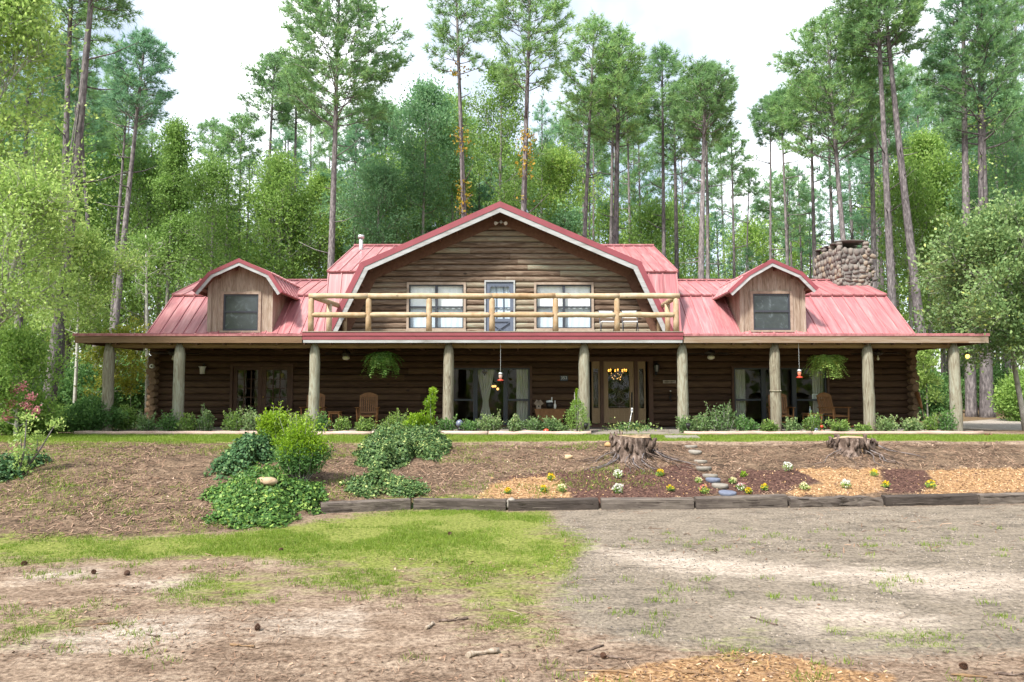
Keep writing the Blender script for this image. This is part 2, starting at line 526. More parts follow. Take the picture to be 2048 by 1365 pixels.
M['petal_cream'] = leafmat('cream_petals', [(0, (.66, .62, .30)), (1, (.82, .80, .55))], .3, .6, gain=1.0)
M['petal_red'] = leafmat('red_petals', [(0, (.50, .03, .05)), (1, (.75, .35, .40))], .3, .6, gain=1.0)
M['grass'] = leafmat('grass_blades', [(0, (.075, .125, .018)), (.5, (.165, .255, .028)), (.85, (.27, .36, .05)), (1, (.42, .36, .16))], .4, .55, gain=1.0)
M['chip'] = mat('wood_chips', [(0, (.030, .014, .012)), (.3, (.085, .040, .030)), (.47, (.20, .12, .085)), (.53, (.24, .125, .052)), (.75, (.39, .24, .115)), (1, (.54, .41, .26))], scale=3, attr=.94, rough=.9)
M['straw'] = mat('pine_straw', [(0, (.055, .036, .026)), (.5, (.19, .115, .075)), (.85, (.34, .235, .165)), (1, (.52, .42, .33))], scale=3, attr=.9, rough=.9)

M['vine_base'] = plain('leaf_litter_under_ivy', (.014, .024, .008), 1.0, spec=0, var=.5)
# ------------------------------------------------------------------ zones of the ground (photo outlines carried onto the terrain)
def sdf(poly, X, Y):
    P = np.array(poly, float)
    Q = np.roll(P, -1, 0)
    d = np.full(X.shape, 1e9)
    ins = np.zeros(X.shape, bool)
    for (ax, ay), (bx, by) in zip(P, Q):
        ex, ey = bx - ax, by - ay
        t = np.clip(((X - ax) * ex + (Y - ay) * ey) / (ex * ex + ey * ey + 1e-12), 0, 1)
        d = np.minimum(d, np.hypot(X - ax - t * ex, Y - ay - t * ey))
        c = (ay > Y) != (by > Y)
        with np.errstate(divide='ignore', invalid='ignore'):
            xi = ax + (Y - ay) / (by - ay + 1e-12) * ex
        ins ^= c & (X < xi)
    return np.where(ins, d, -d)


def gp(pts):
    return [(h.x, h.y) for h in (hit(*p) for p in pts)]


ZONES = {
    'asphalt': [gp([(1105, 1018), (1112, 1060), (1150, 1085), (1120, 1150), (1095, 1205), (1160, 1262), (1300, 1292), (1700, 1318), (2200, 1300)]) + [(18, 9), (18, 13.9), (9.5, 13.9)]],
    'sand': [gp([(1130, 1084), (1180, 1096), (1400, 1114), (1560, 1128), (1800, 1142), (2100, 1150), (2100, 1180), (1900, 1196), (1700, 1160), (1400, 1150), (1230, 1118)]),
             gp([(1500, 1225), (1640, 1205), (1860, 1240), (1840, 1270), (1600, 1262)]),
             gp([(80, 1145), (170, 1140), (180, 1155), (60, 1160)]), gp([(280, 1165), (370, 1160), (380, 1178), (270, 1175)]),
             gp([(60, 1285), (250, 1245), (400, 1235), (380, 1275), (180, 1300)]), gp([(520, 1245), (700, 1225), (690, 1260), (540, 1262)])],
    'grass': [gp([(-200, 1086), (200, 1080), (420, 1072), (560, 1052), (645, 1036), (830, 1023), (1100, 1022), (1122, 1090), (1112, 1130), (900, 1120), (600, 1112), (300, 1112), (-200, 1120)])],
    'thin': [gp([(560, 1110), (1130, 1090), (1150, 1170), (1110, 1290), (950, 1280), (880, 1200), (560, 1180)]), gp([(300, 1185), (380, 1150), (520, 1140), (620, 1170), (540, 1210), (340, 1215)]),
             gp([(0, 1225), (190, 1215), (200, 1260), (-40, 1300)]), gp([(1400, 1290), (1530, 1260), (1540, 1300), (1440, 1320)]), gp([(1650, 1248), (1800, 1255), (1930, 1270), (1900, 1300), (1700, 1285)])],
    'lawn': [[(-14, 17.2), (-9, 17.35), (-5, 17.5), (0, 17.75), (4, 17.9), (9, 17.9), (16, 17.8), (16, 20.4), (13.6, 20.75), (3.5, 20.75), (2.2, 20.6), (-11.5, 20.9), (-14, 22)]],
    'bed': [[(-11.8, 20.8), (2.1, 20.7), (2.1, 22.3), (-11.8, 22.3)], [(4.8, 20.7), (13.3, 20.7), (13.3, 22.3), (4.8, 22.3)]],
    'orange': [gp([(1080, 1390), (1200, 1345), (1350, 1322), (1470, 1306), (1560, 1312), (1700, 1340), (1790, 1352), (1790, 1390)]),
               gp([(955, 1000), (985, 967), (1060, 952), (1112, 950), (1148, 985), (1140, 998)]),
               gp([(1590, 940), (1690, 935), (1762, 937), (1772, 985), (1700, 994), (1590, 992), (1560, 985), (1645, 968)]),
               gp([(1850, 942), (1950, 938), (2120, 938), (2120, 984), (1900, 990), (1838, 988), (1870, 965)])],
    'dark': [gp([(985, 962), (1100, 946), (1300, 940), (1375, 925), (1430, 960), (1450, 985), (1395, 996), (1150, 999), (1140, 985), (1112, 952), (1060, 955)]),
             gp([(1445, 965), (1480, 942), (1590, 938), (1640, 965), (1570, 986), (1500, 992), (1450, 990)]),
             gp([(1762, 940), (1850, 942), (1870, 965), (1838, 988), (1772, 987)])],
    'drive': [gp([(1895, 846), (2000, 838), (2300, 838), (2300, 858), (2040, 862), (1925, 858)]) + []],
}


def zone(name, X, Y):
    r = None
    for p in ZONES[name]:
        d = sdf(p, X, Y)
        r = d if r is None else np.maximum(r, d)
    return r


def soft(name, X, Y, w=.15):
    return np.clip(.5 + zone(name, X, Y) / (2 * w), 0, 1)


# ------------------------------------------------------------------ ground
def make_ground():
    xs = np.concatenate([np.linspace(-400, -60, 12), np.linspace(-55, -13, 40), np.arange(-12.6, 12.6, .06), np.linspace(13, 55, 40), np.linspace(60, 400, 12)])
    ys = np.concatenate([np.linspace(-200, -20, 8), np.linspace(-15, 4.4, 20), np.arange(4.5, 18.6, .05), np.arange(18.7, 24, .15), np.linspace(24.2, 60, 60), np.linspace(64, 500, 20)])
    X, Y = np.meshgrid(xs, ys)
    Z = terr(X, Y)
    nx, ny = len(xs), len(ys)
    V = np.stack([X, Y, Z], -1).reshape(-1, 3)
    i = np.arange(nx * ny).reshape(ny, nx)
    Fc = np.stack([i[:-1, :-1], i[:-1, 1:], i[1:, 1:], i[1:, :-1]], -1).reshape(-1, 4)
    me = bpy.data.meshes.new('ground')
    me.vertices.add(len(V)); me.vertices.foreach_set('co', V.astype(np.float32).ravel())
    me.loops.add(len(Fc) * 4); me.loops.foreach_set('vertex_index', Fc.astype(np.int32).ravel())
    me.polygons.add(len(Fc)); me.polygons.foreach_set('loop_start', np.arange(0, len(Fc) * 4, 4, dtype=np.int32))
    me.polygons.foreach_set('use_smooth', np.ones(len(Fc), bool))
    me.update(calc_edges=True)
    x, y = V[:, 0], V[:, 1]
    yf = np.interp(x, FX, FY)
    bank = np.clip((y - yf + .05) / .25, 0, 1) * np.clip((17.6 - y) / .4, 0, 1)
    woods = np.clip((y - 25) / 4, 0, 1) + np.clip((np.abs(x) - 13.5) / 3, 0, 1) * np.clip((y - 19) / 3, 0, 1)
    lay = {'mA': (np.clip(.5 + (zone('grass', x, y) + 1.1 * (fbm(x, y, .9, 33) - .5)) / 1.0, 0, 1) + .55 * soft('thin', x, y, .5) + np.clip(.5 + (zone('lawn', x, y) + .5 * (fbm(x, y, 1.1, 31) - .5)) / .5, 0, 1), soft('asphalt', x, y, .35), soft('sand', x, y, .55) * .95),
           'mB': (bank, soft('orange', x, y, .12), soft('dark', x, y, .12)),
           'mC': (soft('bed', x, y, .08), np.clip(woods, 0, 1), soft('drive', x, y, .4))}
    for nme, (r, g, b) in lay.items():
        a = me.attributes.new(nme, 'FLOAT_COLOR', 'POINT')
        a.data.foreach_set('color', np.stack([np.clip(r, 0, 1), np.clip(g, 0, 1), np.clip(b, 0, 1), np.ones_like(r)], -1).astype(np.float32).ravel())
    o = bpy.data.objects.new('ground', me)
    C.objects.link(o)
    tag(o, kind='structure')
    # material
    m = bpy.data.materials.new('ground_surface'); m.use_nodes = True
    me.materials.append(m)
    nt = m.node_tree; N, L = nt.nodes, nt.links
    bs = N['Principled BSDF']; bs.inputs['Roughness'].default_value = .95; bs.inputs['Specular IOR Level'].default_value = .15
    tc = N.new('ShaderNodeTexCoord')

    def noise(sc, det=6, rough=.65, stretch=None):
        n = N.new('ShaderNodeTexNoise'); n.inputs['Scale'].default_value = sc; n.inputs['Detail'].default_value = det; n.inputs['Roughness'].default_value = rough
        if stretch:
            mp = N.new('ShaderNodeMapping'); mp.inputs['Scale'].default_value = stretch
            L.new(tc.outputs['Object'], mp.inputs['Vector']); L.new(mp.outputs['Vector'], n.inputs['Vector'])
        else:
            L.new(tc.outputs['Object'], n.inputs['Vector'])
        return n.outputs['Fac']

    def ramp(fac, stops):
        r = N.new('ShaderNodeValToRGB'); el = r.color_ramp.elements
        while len(el) < len(stops): el.new(.5)
        for e, (p, c) in zip(el, stops): e.position = p; e.color = (*c, 1)
        L.new(fac, r.inputs['Fac']); return r.outputs['Color']

    def mix(a, b, f, blend='MIX'):
        x_ = N.new('ShaderNodeMix'); x_.data_type = 'RGBA'; x_.blend_type = blend
        if hasattr(f, 'links') or hasattr(f, 'is_linked'): L.new(f, x_.inputs[0])
        else: x_.inputs[0].default_value = f
        L.new(a, x_.inputs[6]); L.new(b, x_.inputs[7]); return x_.outputs[2]

    n_big, n_mid, n_fine, n_grit = noise(.55, 5), noise(3.2, 8, .7, (1, 2.2, 1)), noise(22, 6, .7), noise(90, 3, .7)

    mxn = N.new('ShaderNodeMix'); mxn.inputs['Factor'].default_value = .5
    n_p = noise(1.25, 9, .72, (1, 1.7, 1))
    L.new(n_mid, mxn.inputs['A']); L.new(n_p, mxn.inputs['B'])
    mx2 = N.new('ShaderNodeMix'); mx2.inputs['Factor'].default_value = .30
    L.new(mxn.outputs['Result'], mx2.inputs['A']); L.new(n_fine, mx2.inputs['B'])
    n_mix = mx2.outputs['Result']

    def mask(layer, ch, sharp=.16, amp=.75, nz=None):
        a = N.new('ShaderNodeVertexColor'); a.layer_name = layer
        s = N.new('ShaderNodeSeparateColor'); L.new(a.outputs['Color'], s.inputs[0])
        ad = N.new('ShaderNodeMath'); ad.operation = 'MULTIPLY_ADD'; ad.inputs[1].default_value = amp; ad.inputs[2].default_value = -amp / 2
        L.new(nz or n_mid, ad.inputs[0])
        su = N.new('ShaderNodeMath'); su.operation = 'ADD'; L.new(s.outputs[ch], su.inputs[0]); L.new(ad.outputs[0], su.inputs[1])
        r = N.new('ShaderNodeMapRange'); r.interpolation_type = 'SMOOTHSTEP'
        r.inputs['From Min'].default_value = .5 - sharp; r.inputs['From Max'].default_value = .5 + sharp
        L.new(su.outputs[0], r.inputs['Value']); return r.outputs['Result']

    grit = ramp(n_fine, [(.34, (.50, .48, .46)), (.5, (1, 1, 1)), (.66, (1.25, 1.22, 1.18))])
    dirt = ramp(n_mix, [(0.36, (0.0616, 0.0418, 0.0299)), (0.44, (0.1452, 0.0997, 0.0704)), (0.51, (0.2376, 0.1736, 0.1276)), (0.6, (0.352, 0.2759, 0.2112))])
    sand = ramp(n_mix, [(.36, (.24, .19, .15)), (.48, (.38, .32, .265)), (.6, (.47, .41, .355))])
    asph = ramp(n_mix, [(0.35, (0.0602, 0.0528, 0.0458)), (0.43, (0.129, 0.1091, 0.0889)), (0.5, (0.2021, 0.1698, 0.1338)), (0.6, (0.2795, 0.2358, 0.1892))])
    gras = ramp(n_fine, [(.25, (.085, .10, .025)), (.5, (.165, .195, .04)), (.75, (.27, .25, .10))])
    stra = ramp(n_mix, [(0.36, (0.0206, 0.0146, 0.0109)), (0.44, (0.0688, 0.0464, 0.0319)), (0.51, (0.1419, 0.0972, 0.0655)), (0.6, (0.2408, 0.172, 0.1193))])
    oran = ramp(n_fine, [(.3, (.13, .068, .032)), (.5, (.29, .17, .085)), (.7, (.42, .29, .17))])
    darkm = ramp(n_fine, [(.25, (.030, .016, .014)), (.5, (.085, .045, .036)), (.75, (.17, .10, .075))])
    bed = ramp(n_fine, [(.25, (.09, .022, .014)), (.7, (.24, .075, .045))])
    wood = ramp(n_mid, [(.25, (.05, .045, .02)), (.5, (.15, .095, .06)), (.75, (.22, .20, .07))])
    driv = ramp(n_mid, [(.25, (.24, .21, .185)), (.75, (.42, .38, .34))])
    c = dirt
    c = mix(c, asph, mask('mA', 1, .28, 1.1))
    c = mix(c, sand, mask('mA', 2, .36, .9))
    c = mix(c, stra, mask('mB', 0, .2, .5))
    c = mix(c, oran, mask('mB', 1, .16, 1.2))
    c = mix(c, darkm, mask('mB', 2, .16, 1.2))
    c = mix(c, gras, mask('mA', 0, .28, 1.7))
    c = mix(c, wood, mask('mC', 1, .3, .5))
    c = mix(c, driv, mask('mC', 2, .2, .4))
    c = mix(c, bed, mask('mC', 0, .1, .1))
    c = mix(c, grit, .8, 'MULTIPLY')
    L.new(c, bs.inputs['Base Color'])
    ad = N.new('ShaderNodeMath'); ad.operation = 'MULTIPLY_ADD'; ad.inputs[1].default_value = .4
    L.new(n_grit, ad.inputs[0]); L.new(n_fine, ad.inputs[2])
    bp = N.new('ShaderNodeBump'); bp.inputs['Strength'].default_value = .9; bp.inputs['Distance'].default_value = .03
    L.new(ad.outputs[0], bp.inputs['Height']); L.new(bp.outputs['Normal'], bs.inputs['Normal'])
    return o


make_ground()


# ------------------------------------------------------------------ uncountable ground cover
def scatter(n, x0, x1, y0, y1, dens):
    """rejection-sample n candidate points with the given density function"""
    X = rng.uniform(x0, x1, n); Y = rng.uniform(y0, y1, n)
    keep = rng.random(n) < np.clip(dens(X, Y), 0, 1)
    return X[keep], Y[keep]


def blades(name, X, Y, h, w, mats, per=4, rnd=None, spread=.02):
    n = len(X) * per
    x = np.repeat(X, per) + rng.normal(0, spread, n); y = np.repeat(Y, per) + rng.normal(0, spread, n)
    H = np.repeat(h, per) * rng.uniform(.6, 1.3, n) if hasattr(h, '__len__') else h * rng.uniform(.5, 1.4, n)
    z = terr(x, y) - .004
    az = rng.uniform(0, 2 * PI, n); ln = rng.uniform(.1, .9, n)
    dx, dy = np.cos(az) * H * ln, np.sin(az) * H * ln
    a2 = rng.uniform(0, PI, n)
    wx, wy = np.cos(a2) * w / 2, np.sin(a2) * w / 2
    V = np.stack([np.stack([x - wx, y - wy, z], -1), np.stack([x + wx, y + wy, z], -1), np.stack([x + dx, y + dy, z + H], -1)], 1).reshape(-1, 3)
    r = np.repeat(rnd, per) if rnd is not None else rng.random(n)
    r = np.clip(r + rng.normal(0, .13, n), 0, 1)
    return V, r


def flat_bits(X, Y, ln, w, lift=.006, tilt=.25):
    n = len(X)
    z = terr(X, Y) + lift
    az = rng.uniform(0, PI, n); L_ = ln * rng.uniform(.5, 1.4, n); W = w * rng.uniform(.6, 1.4, n)
    ux, uy, uz = np.cos(az), np.sin(az), rng.normal(0, tilt, n)
    vx, vy, vz = -np.sin(az), np.cos(az), rng.normal(0, tilt, n)
    e = .03
    slope = (terr(X, Y + e) - terr(X, Y - e)) / (2 * e)
    P = np.stack([X, Y, z], -1)
    U = np.stack([ux, uy, uz + uy * slope], -1) * (L_ / 2)[:, None]; W_ = np.stack([vx, vy, vz + vy * slope], -1) * (W / 2)[:, None]
    return np.stack([P - U - W_, P + U - W_, P + U + W_, P - U + W_], 1).reshape(-1, 3)


def ground_cover():
    # grass: lawn by the drive, thin weeds on the dirt, the strip along the brow
    def d_grass(X, Y):
        n = fbm(X, Y, 1.3, 40)
        g = np.clip((zone('grass', X, Y) + 1.3 * (fbm(X, Y, .9, 33) - .5)) / .6 + .3, 0, 1) * np.clip((n - .36) * 4.5, .03, 1)
        n2 = fbm(X, Y, 2.2, 60)
        t = np.clip(zone('thin', X, Y) / .4 + .2, 0, 1) * np.clip((n2 - .50) * 5, 0, .8)
        return np.maximum(g, t)
    X, Y = scatter(190000, -9.5, 6.5, 5.2, 13.6, d_grass)
    sel = rng.permutation(len(X))[:38000]
    X, Y = X[sel], Y[sel]
    r = .25 + .5 * fbm(X, Y, 2.0, 70)
    V1, r1 = blades('g', X, Y, .022 + .028 * fbm(X, Y, 3, 71), .007, None, 4, r, .02)
    Xb, Yb = scatter(40000, -13.5, 14, 17.2, 21, lambda x, y: np.clip((zone('lawn', x, y) + .9 * (fbm(x, y, 1.1, 31) - .5)) / .25 + .35, 0, 1) * np.clip((fbm(x, y, 1.4, 42) - .2) * 4, .2, 1))
    V2, r2 = blades('g', Xb, Yb, .05, .014, None, 3, .35 + .4 * fbm(Xb, Yb, 1.5, 72), .03)
    # scattered tufts on drive and bank
    k = 420
    Xt = rng.uniform(-6, 8, k); Yt = rng.uniform(5.3, 11.5, k)
    ok = (fbm(Xt, Yt, .9, 44) > .44)
    Xt, Yt = np.repeat(Xt[ok], 14), np.repeat(Yt[ok], 14)
    Xt += rng.normal(0, .05, len(Xt)); Yt += rng.normal(0, .05, len(Yt))
    V3, r3 = blades('g', Xt, Yt, .05, .008, None, 2, None, .02)
    k = 260
    Xs = rng.uniform(-11, 3, k); Ys = rng.uniform(10.5, 17.4, k)
    ok = (fbm(Xs, Ys, .6, 45) > .48) & (Ys > np.interp(Xs, FX, FY) + .3)
    Xs, Ys = np.repeat(Xs[ok], 40), np.repeat(Ys[ok], 40)
    Xs += rng.normal(0, .16, len(Xs)); Ys += rng.normal(0, .13, len(Ys))
    V4, r4 = blades('g', Xs, Ys, .05, .012, None, 2, None, .02)
    Xd, Yd = scatter(30000, -12, 1.0, 10.5, 17.5, lambda x, y: np.where(y > np.interp(x, FX, FY) + .2, np.clip((fbm(x, y, .8, 46) - .42) * 4, 0, .8) * np.clip((1.5 - x) / 4, .1, 1), 0))
    Xd, Yd = Xd[:6000], Yd[:6000]
    V5, r5 = blades('g', Xd, Yd, .045, .010, None, 3, np.where(rng.random(len(Xd)) < .75, .97, .6), .05)
    o = np_obj('grass', np.concatenate([V1, V2, V3, V4, V5]), 3, np.concatenate([r1, r2, r3, r4, r5]), M['grass'])
    tag(o, kind='stuff')
    # mulch chips in the planting beds and at the drive edge
    pos, rr = [], []
    for zn, lo, hi, n in (('orange', .52, 1.0, 60000), ('dark', 0.0, .5, 60000)):
        X, Y = scatter(n, -2, 14, 5.2, 17, lambda x, y: ((zone(zn, x, y) + .35 * (fbm(x, y, 2.2, 77) - .5)) / .12 + .5) * np.where(y < 9, .45, .9))
        sel = rng.permutation(len(X))[:20000]
        X, Y = X[sel], Y[sel]
        pos.append(flat_bits(X, Y, np.where(Y < 9, .026, .036), np.where(Y < 9, .010, .014), .008, .35)); q = rng.uniform(lo, hi, len(X)) if zn == 'dark' else np.where(rng.random(len(X)) < .15, rng.uniform(.1, .5, len(X)), rng.uniform(lo, hi, len(X)))
        if zn == 'dark':
            q = np.where(rng.random(len(X)) < .12, .5 + .5 * rng.random(len(X)), q * .95)
        rr.append(q)
    X, Y = scatter(9000, -12, 13.3, 20.7, 22.2, lambda x, y: zone('bed', x, y) > 0)
    pos.append(flat_bits(X, Y, .06, .03, .012, .35)); rr.append(rng.uniform(.1, .5, len(X)))
    tag(np_obj('wood_chips', np.concatenate(pos), 4, np.concatenate(rr), M['chip']), kind='stuff')
    # pine straw, twiglets and leaf crumbs on bank and foreground
    def d_straw(X, Y):
        yf = np.interp(X, FX, FY)
        bank = (Y > yf + .2) & (Y < 17.6)
        bedz = np.maximum(zone('orange', X, Y), zone('dark', X, Y)) > .05
        n = fbm(X, Y, 1.2, 50)
        near = (Y < yf - .2) & (zone('grass', X, Y) < 0)
        return np.where(bank & ~bedz, np.clip((n - .25) * 3, .1, 1), np.where(near, np.clip((fbm(X, Y, .9, 51) - .42) * 3.5, .02, .7) * np.where(zone('asphalt', X, Y) > 0, .10, 1), 0))
    X, Y = scatter(90000, -12, 11.5, 5.0, 17.6, d_straw)
    sel = rng.permutation(len(X))[:42000]
    X, Y = X[sel], Y[sel]
    near = Y < 9.5
    V = flat_bits(X, Y, np.where(near, .075, .13), np.where(near, .0045, .011), .010, .18)
    X2, Y2 = scatter(26000, -9, 10, 5.0, 16, lambda x, y: d_straw(x, y) * .6)
    V_ = flat_bits(X2, Y2, .028, .016, .010, .3)
    q = np.clip(rng.beta(1.2, 1.9, len(X)), 0, 1); q2 = rng.beta(1.2, 1.4, len(X2))
    tag(np_obj('pine_straw', np.concatenate([V, V_]), 4, np.concatenate([q, q2]), M['straw']), kind='stuff')
    # loose gravel on the worn drive
    X, Y = scatter(30000, -4, 11, 5.2, 13, lambda x, y: np.clip((zone('asphalt', x, y) + .3) / .6, 0, 1) * np.clip((fbm(x, y, 1.1, 55) - .38) * 3, .03, .8))
    X, Y = X[:9000], Y[:9000]
    n = len(X); s_ = rng.uniform(.006, .017, n); z = terr(X, Y)
    c = np.stack([X, Y, z], -1)
    t = rng.uniform(0, 2 * PI, n)
    tri = [c + np.stack([np.cos(t + k * 2.094) * s_, np.sin(t + k * 2.094) * s_, -.002 + 0 * s_], -1) for k in range(3)]
    top = c + np.stack([0 * s_, 0 * s_, s_ * .8], -1)
    V = np.stack([tri[0], tri[1], top, tri[1], tri[2], top, tri[2], tri[0], top], 1).reshape(-1, 3)
    M['gravel'] = mat('loose_gravel', [(0, (.06, .056, .055)), (.6, (.22, .19, .165)), (1, (.33, .28, .235))], scale=3, attr=.95, rough=.95)
    tag(np_obj('gravel', V, 3, np.repeat(rng.random(n), 3), M['gravel']), kind='stuff')


ground_cover()

# ------------------------------------------------------------------ sky, sun, camera
W = bpy.data.worlds.new('World')
bpy.context.scene.world = W
W.use_nodes = True
nt = W.node_tree
N, L = nt.nodes, nt.links
SUN_EL, SUN_AZ = math.radians(52), math.radians(-38)     # azimuth measured from straight behind the camera towards its left
sky = N.new('ShaderNodeTexSky'); sky.sky_type = 'NISHITA'; sky.sun_disc = False
sky.sun_elevation = SUN_EL
sky.sun_rotation = PI + SUN_AZ * -1
sky.air_density = 1.0; sky.dust_density = 2.0
tc = N.new('ShaderNodeTexCoord')
no = N.new('ShaderNodeTexNoise'); no.inputs['Scale'].default_value = 2.2; no.inputs['Detail'].default_value = 6; no.inputs['Roughness'].default_value = .5
L.new(tc.outputs['Generated'], no.inputs['Vector'])
mr = N.new('ShaderNodeMapRange'); mr.inputs['From Min'].default_value = .46; mr.inputs['From Max'].default_value = .64
mr.inputs['To Min'].default_value = .25; mr.inputs['To Max'].default_value = 1.0
L.new(no.outputs['Fac'], mr.inputs['Value'])
mx = N.new('ShaderNodeMix'); mx.data_type = 'RGBA'
L.new(mr.outputs['Result'], mx.inputs[0]); L.new(sky.outputs[0], mx.inputs[6])
mx.inputs[7].default_value = (9.3, 9.6, 9.8, 1)          # sunlit overcast cloud
L.new(mx.outputs[2], N['Background'].inputs['Color'])
N['Background'].inputs['Strength'].default_value = .1

sl = bpy.data.lights.new('sun', 'SUN'); sl.energy = 3.7; sl.angle = math.radians(7); sl.color = (1, .95, .87)
so = bpy.data.objects.new('sun', sl); C.objects.link(so)
sd = Vector((math.sin(SUN_AZ) * math.cos(SUN_EL), -math.cos(SUN_AZ) * math.cos(SUN_EL), math.sin(SUN_EL)))
so.rotation_euler = sd.to_track_quat('Z', 'Y').to_euler()
so.location = sd * 60

cd = bpy.data.cameras.new('camera'); cam = bpy.data.objects.new('camera', cd); C.objects.link(cam)
cd.sensor_width = 36; cd.lens = F / 2048 * 36; cd.clip_end = 2000; cd.clip_start = .05
cam.location = (0, 0, CZ); cam.rotation_euler = (PI / 2 + TILT, 0, 0)
sc = bpy.context.scene
sc.camera = cam
sc.view_settings.view_transform = 'Standard'; sc.view_settings.look = 'None'; sc.view_settings.gamma = 1
sc.view_settings.exposure = 1.22
sc.cycles.max_bounces = 8; sc.cycles.diffuse_bounces = 5; sc.cycles.glossy_bounces = 3; sc.cycles.transmission_bounces = 4; sc.cycles.transparent_max_bounces = 8
sc.cycles.caustics_reflective = False; sc.cycles.caustics_refractive = False
# ------------------------------------------------------------------ the log house
YE, YP, YW = 21.3, 21.65, 24.6         # porch eave, post line, log wall face
house = thing('log_house', 'long brown log house with pink metal gambrel roofs, full-width porch and pole-railed balcony', 'house', (0.5, 25.5, PL))
ZF = PL + .06                            # porch floor
ZE = zp(669, YE)                         # top of porch roof edge
ZD = zp(664, YE)                         # balcony deck edge
ZBB = zp(697, YP)                        # underside of porch beam
ZBT = zp(684, YP)
WX0, WX1 = xp(305, YW), xp(1826, YW)
R = random.Random(5)


def logs(mb, x0, x1, z0, z1, yf, openings, step=.21, lim=None, bulge=.075, depth=.2):
    z = z0
    row = 0
    while z < z1 - .02:
        h = min(step, z1 - z)
        spans = [(x0, x1)]
        if lim:
            a, b = lim(z + h)
            spans = [(max(a, x0), min(b, x1))]
            if spans[0][1] - spans[0][0] < .25:
                break
        for (ox0, ox1, oz0, oz1) in openings:
            if oz0 < z + h * .55 and oz1 > z + h * .45:
                ns = []
                for a, b in spans:
                    if ox0 > a: ns.append((a, min(b, ox0)))
                    if ox1 < b: ns.append((max(a, ox1), b))
                spans = [s for s in ns if s[1] - s[0] > .01]
        for a, b in spans:
            x = a
            while x < b - .01:
                e = x + R.uniform(1.8, 5.0)
                if e > b - .8: e = b
                n = max(2, int((e - x) / .35))
                rings = []
                for i in range(n + 1):
                    xx = x + (e - x) * i / n + (.004 if i == 0 else 0)
                    bq = bulge * R.uniform(.86, 1.08)
                    dz = R.uniform(-.006, .006)
                    ring = [(xx, yf + depth, z), (xx, yf + depth, z + h)]
                    for k in range(7):
                        t = PI * k / 6
                        ring.append((xx, yf - bq * math.sin(t) ** .8 + .016, z + h / 2 + math.cos(t) * h / 2 * .985 + dz * math.sin(t)))
                    rings.append(ring)
                m = 9
                vs = [p for r in rings for p in r]
                fs = []
                for i in range(n):
                    for k in range(m):
                        k2 = (k + 1) % m
                        fs.append((i * m + k, (i + 1) * m + k, (i + 1) * m + k2, i * m + k2))
                fs.append(tuple(reversed(range(m)))[::-1])
                fs.append(tuple(n * m + k for k in range(m))[::-1])
                mb.add(vs, fs, R.random(), 0, False)
                x = e
        z += h
        row += 1


def op(px0, px1, py0, py1, Y=YW):
    py_mid = (py0 + py1) / 2
    return (xp(px0, Y, py_mid), xp(px1, Y, py_mid), zp(py1, Y), zp(py0, Y))


O_french = op(466, 582, 733, 863); O_french = (O_french[0], O_french[1], ZF + .02, O_french[3])
O_pic = op(902, 1060, 736, 851)
O_entry = op(1178, 1297, 722, 863); O_entry = (O_entry[0], O_entry[1], ZF + .06, O_entry[3])
O_right = op(1467, 1653, 736, 851)
O_w1 = op(814, 932, 566, 662); O_w2 = op(1068, 1187, 566, 662); O_dr = op(969, 1030, 562, 664)
ZDK = ZD - .02
O_dr = (O_dr[0], O_dr[1], ZDK, O_dr[3])
ZWT = ZE + .02                     # top of the lower wall

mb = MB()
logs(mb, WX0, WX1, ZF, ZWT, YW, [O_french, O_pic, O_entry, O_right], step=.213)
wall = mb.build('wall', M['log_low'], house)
# crossing log ends at both corners and the side walls
for sx, X in ((-1, WX0), (1, WX1)):
    mb = MB()
    z = ZF + .1
    i = 0
    while z < ZWT - .05:
        # side-wall logs run back; their round ends stand proud of the front wall
        r = .105 * R.uniform(.92, 1.06)
        y0 = YW - (.34 if i % 2 else .26) + R.uniform(-.04, .04)
        xx = X - sx * .16
        mb.tube([(xx, y0, z + .1), (xx, 31.6, z + .1)], r, 9, R.random())
        # front-wall logs stick out sideways
        mb.tube([(X - sx * .3, YW + .10, z), (X + sx * R.uniform(.06, .2), YW + .10, z)], r, 9, R.random())
        z += .213
        i += 1
    mb.build('corner_logs', M['log_end'], house)

# gambrel outlines (x, z) of the roof faces as seen from the front
YG = 23.7


def outline(pts, Y):
    return [(at(x, y, Y).x, at(x, y, Y).z) for x, y in pts]


G = outline([(648, 664), (722, 527), (1000, 405), (1281, 525), (1352, 662)], YG)
G[0] = (G[0][0], ZDK + .03); G[4] = (G[4][0], ZDK + .03)


def lim_of(P, inset):
    def f(z):
        def side(a, b, c):
            (x0, z0), (x1, z1), (x2, z2) = a, b, c
            if z <= z1: return x0 + (x1 - x0) * max(0, min(1, (z - z0) / (z1 - z0)))
            return x1 + (x2 - x1) * (z - z1) / (z2 - z1)
        if z > P[2][1] - inset: return (0, 0)
        return side(P[0], P[1], P[2]) + inset * .7, side(P[4], P[3], P[2]) - inset * .7
    return f


mb = MB()
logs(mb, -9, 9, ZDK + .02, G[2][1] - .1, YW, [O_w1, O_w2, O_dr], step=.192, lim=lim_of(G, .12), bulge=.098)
gable = mb.build('gable_wall', M['log_high'], house)

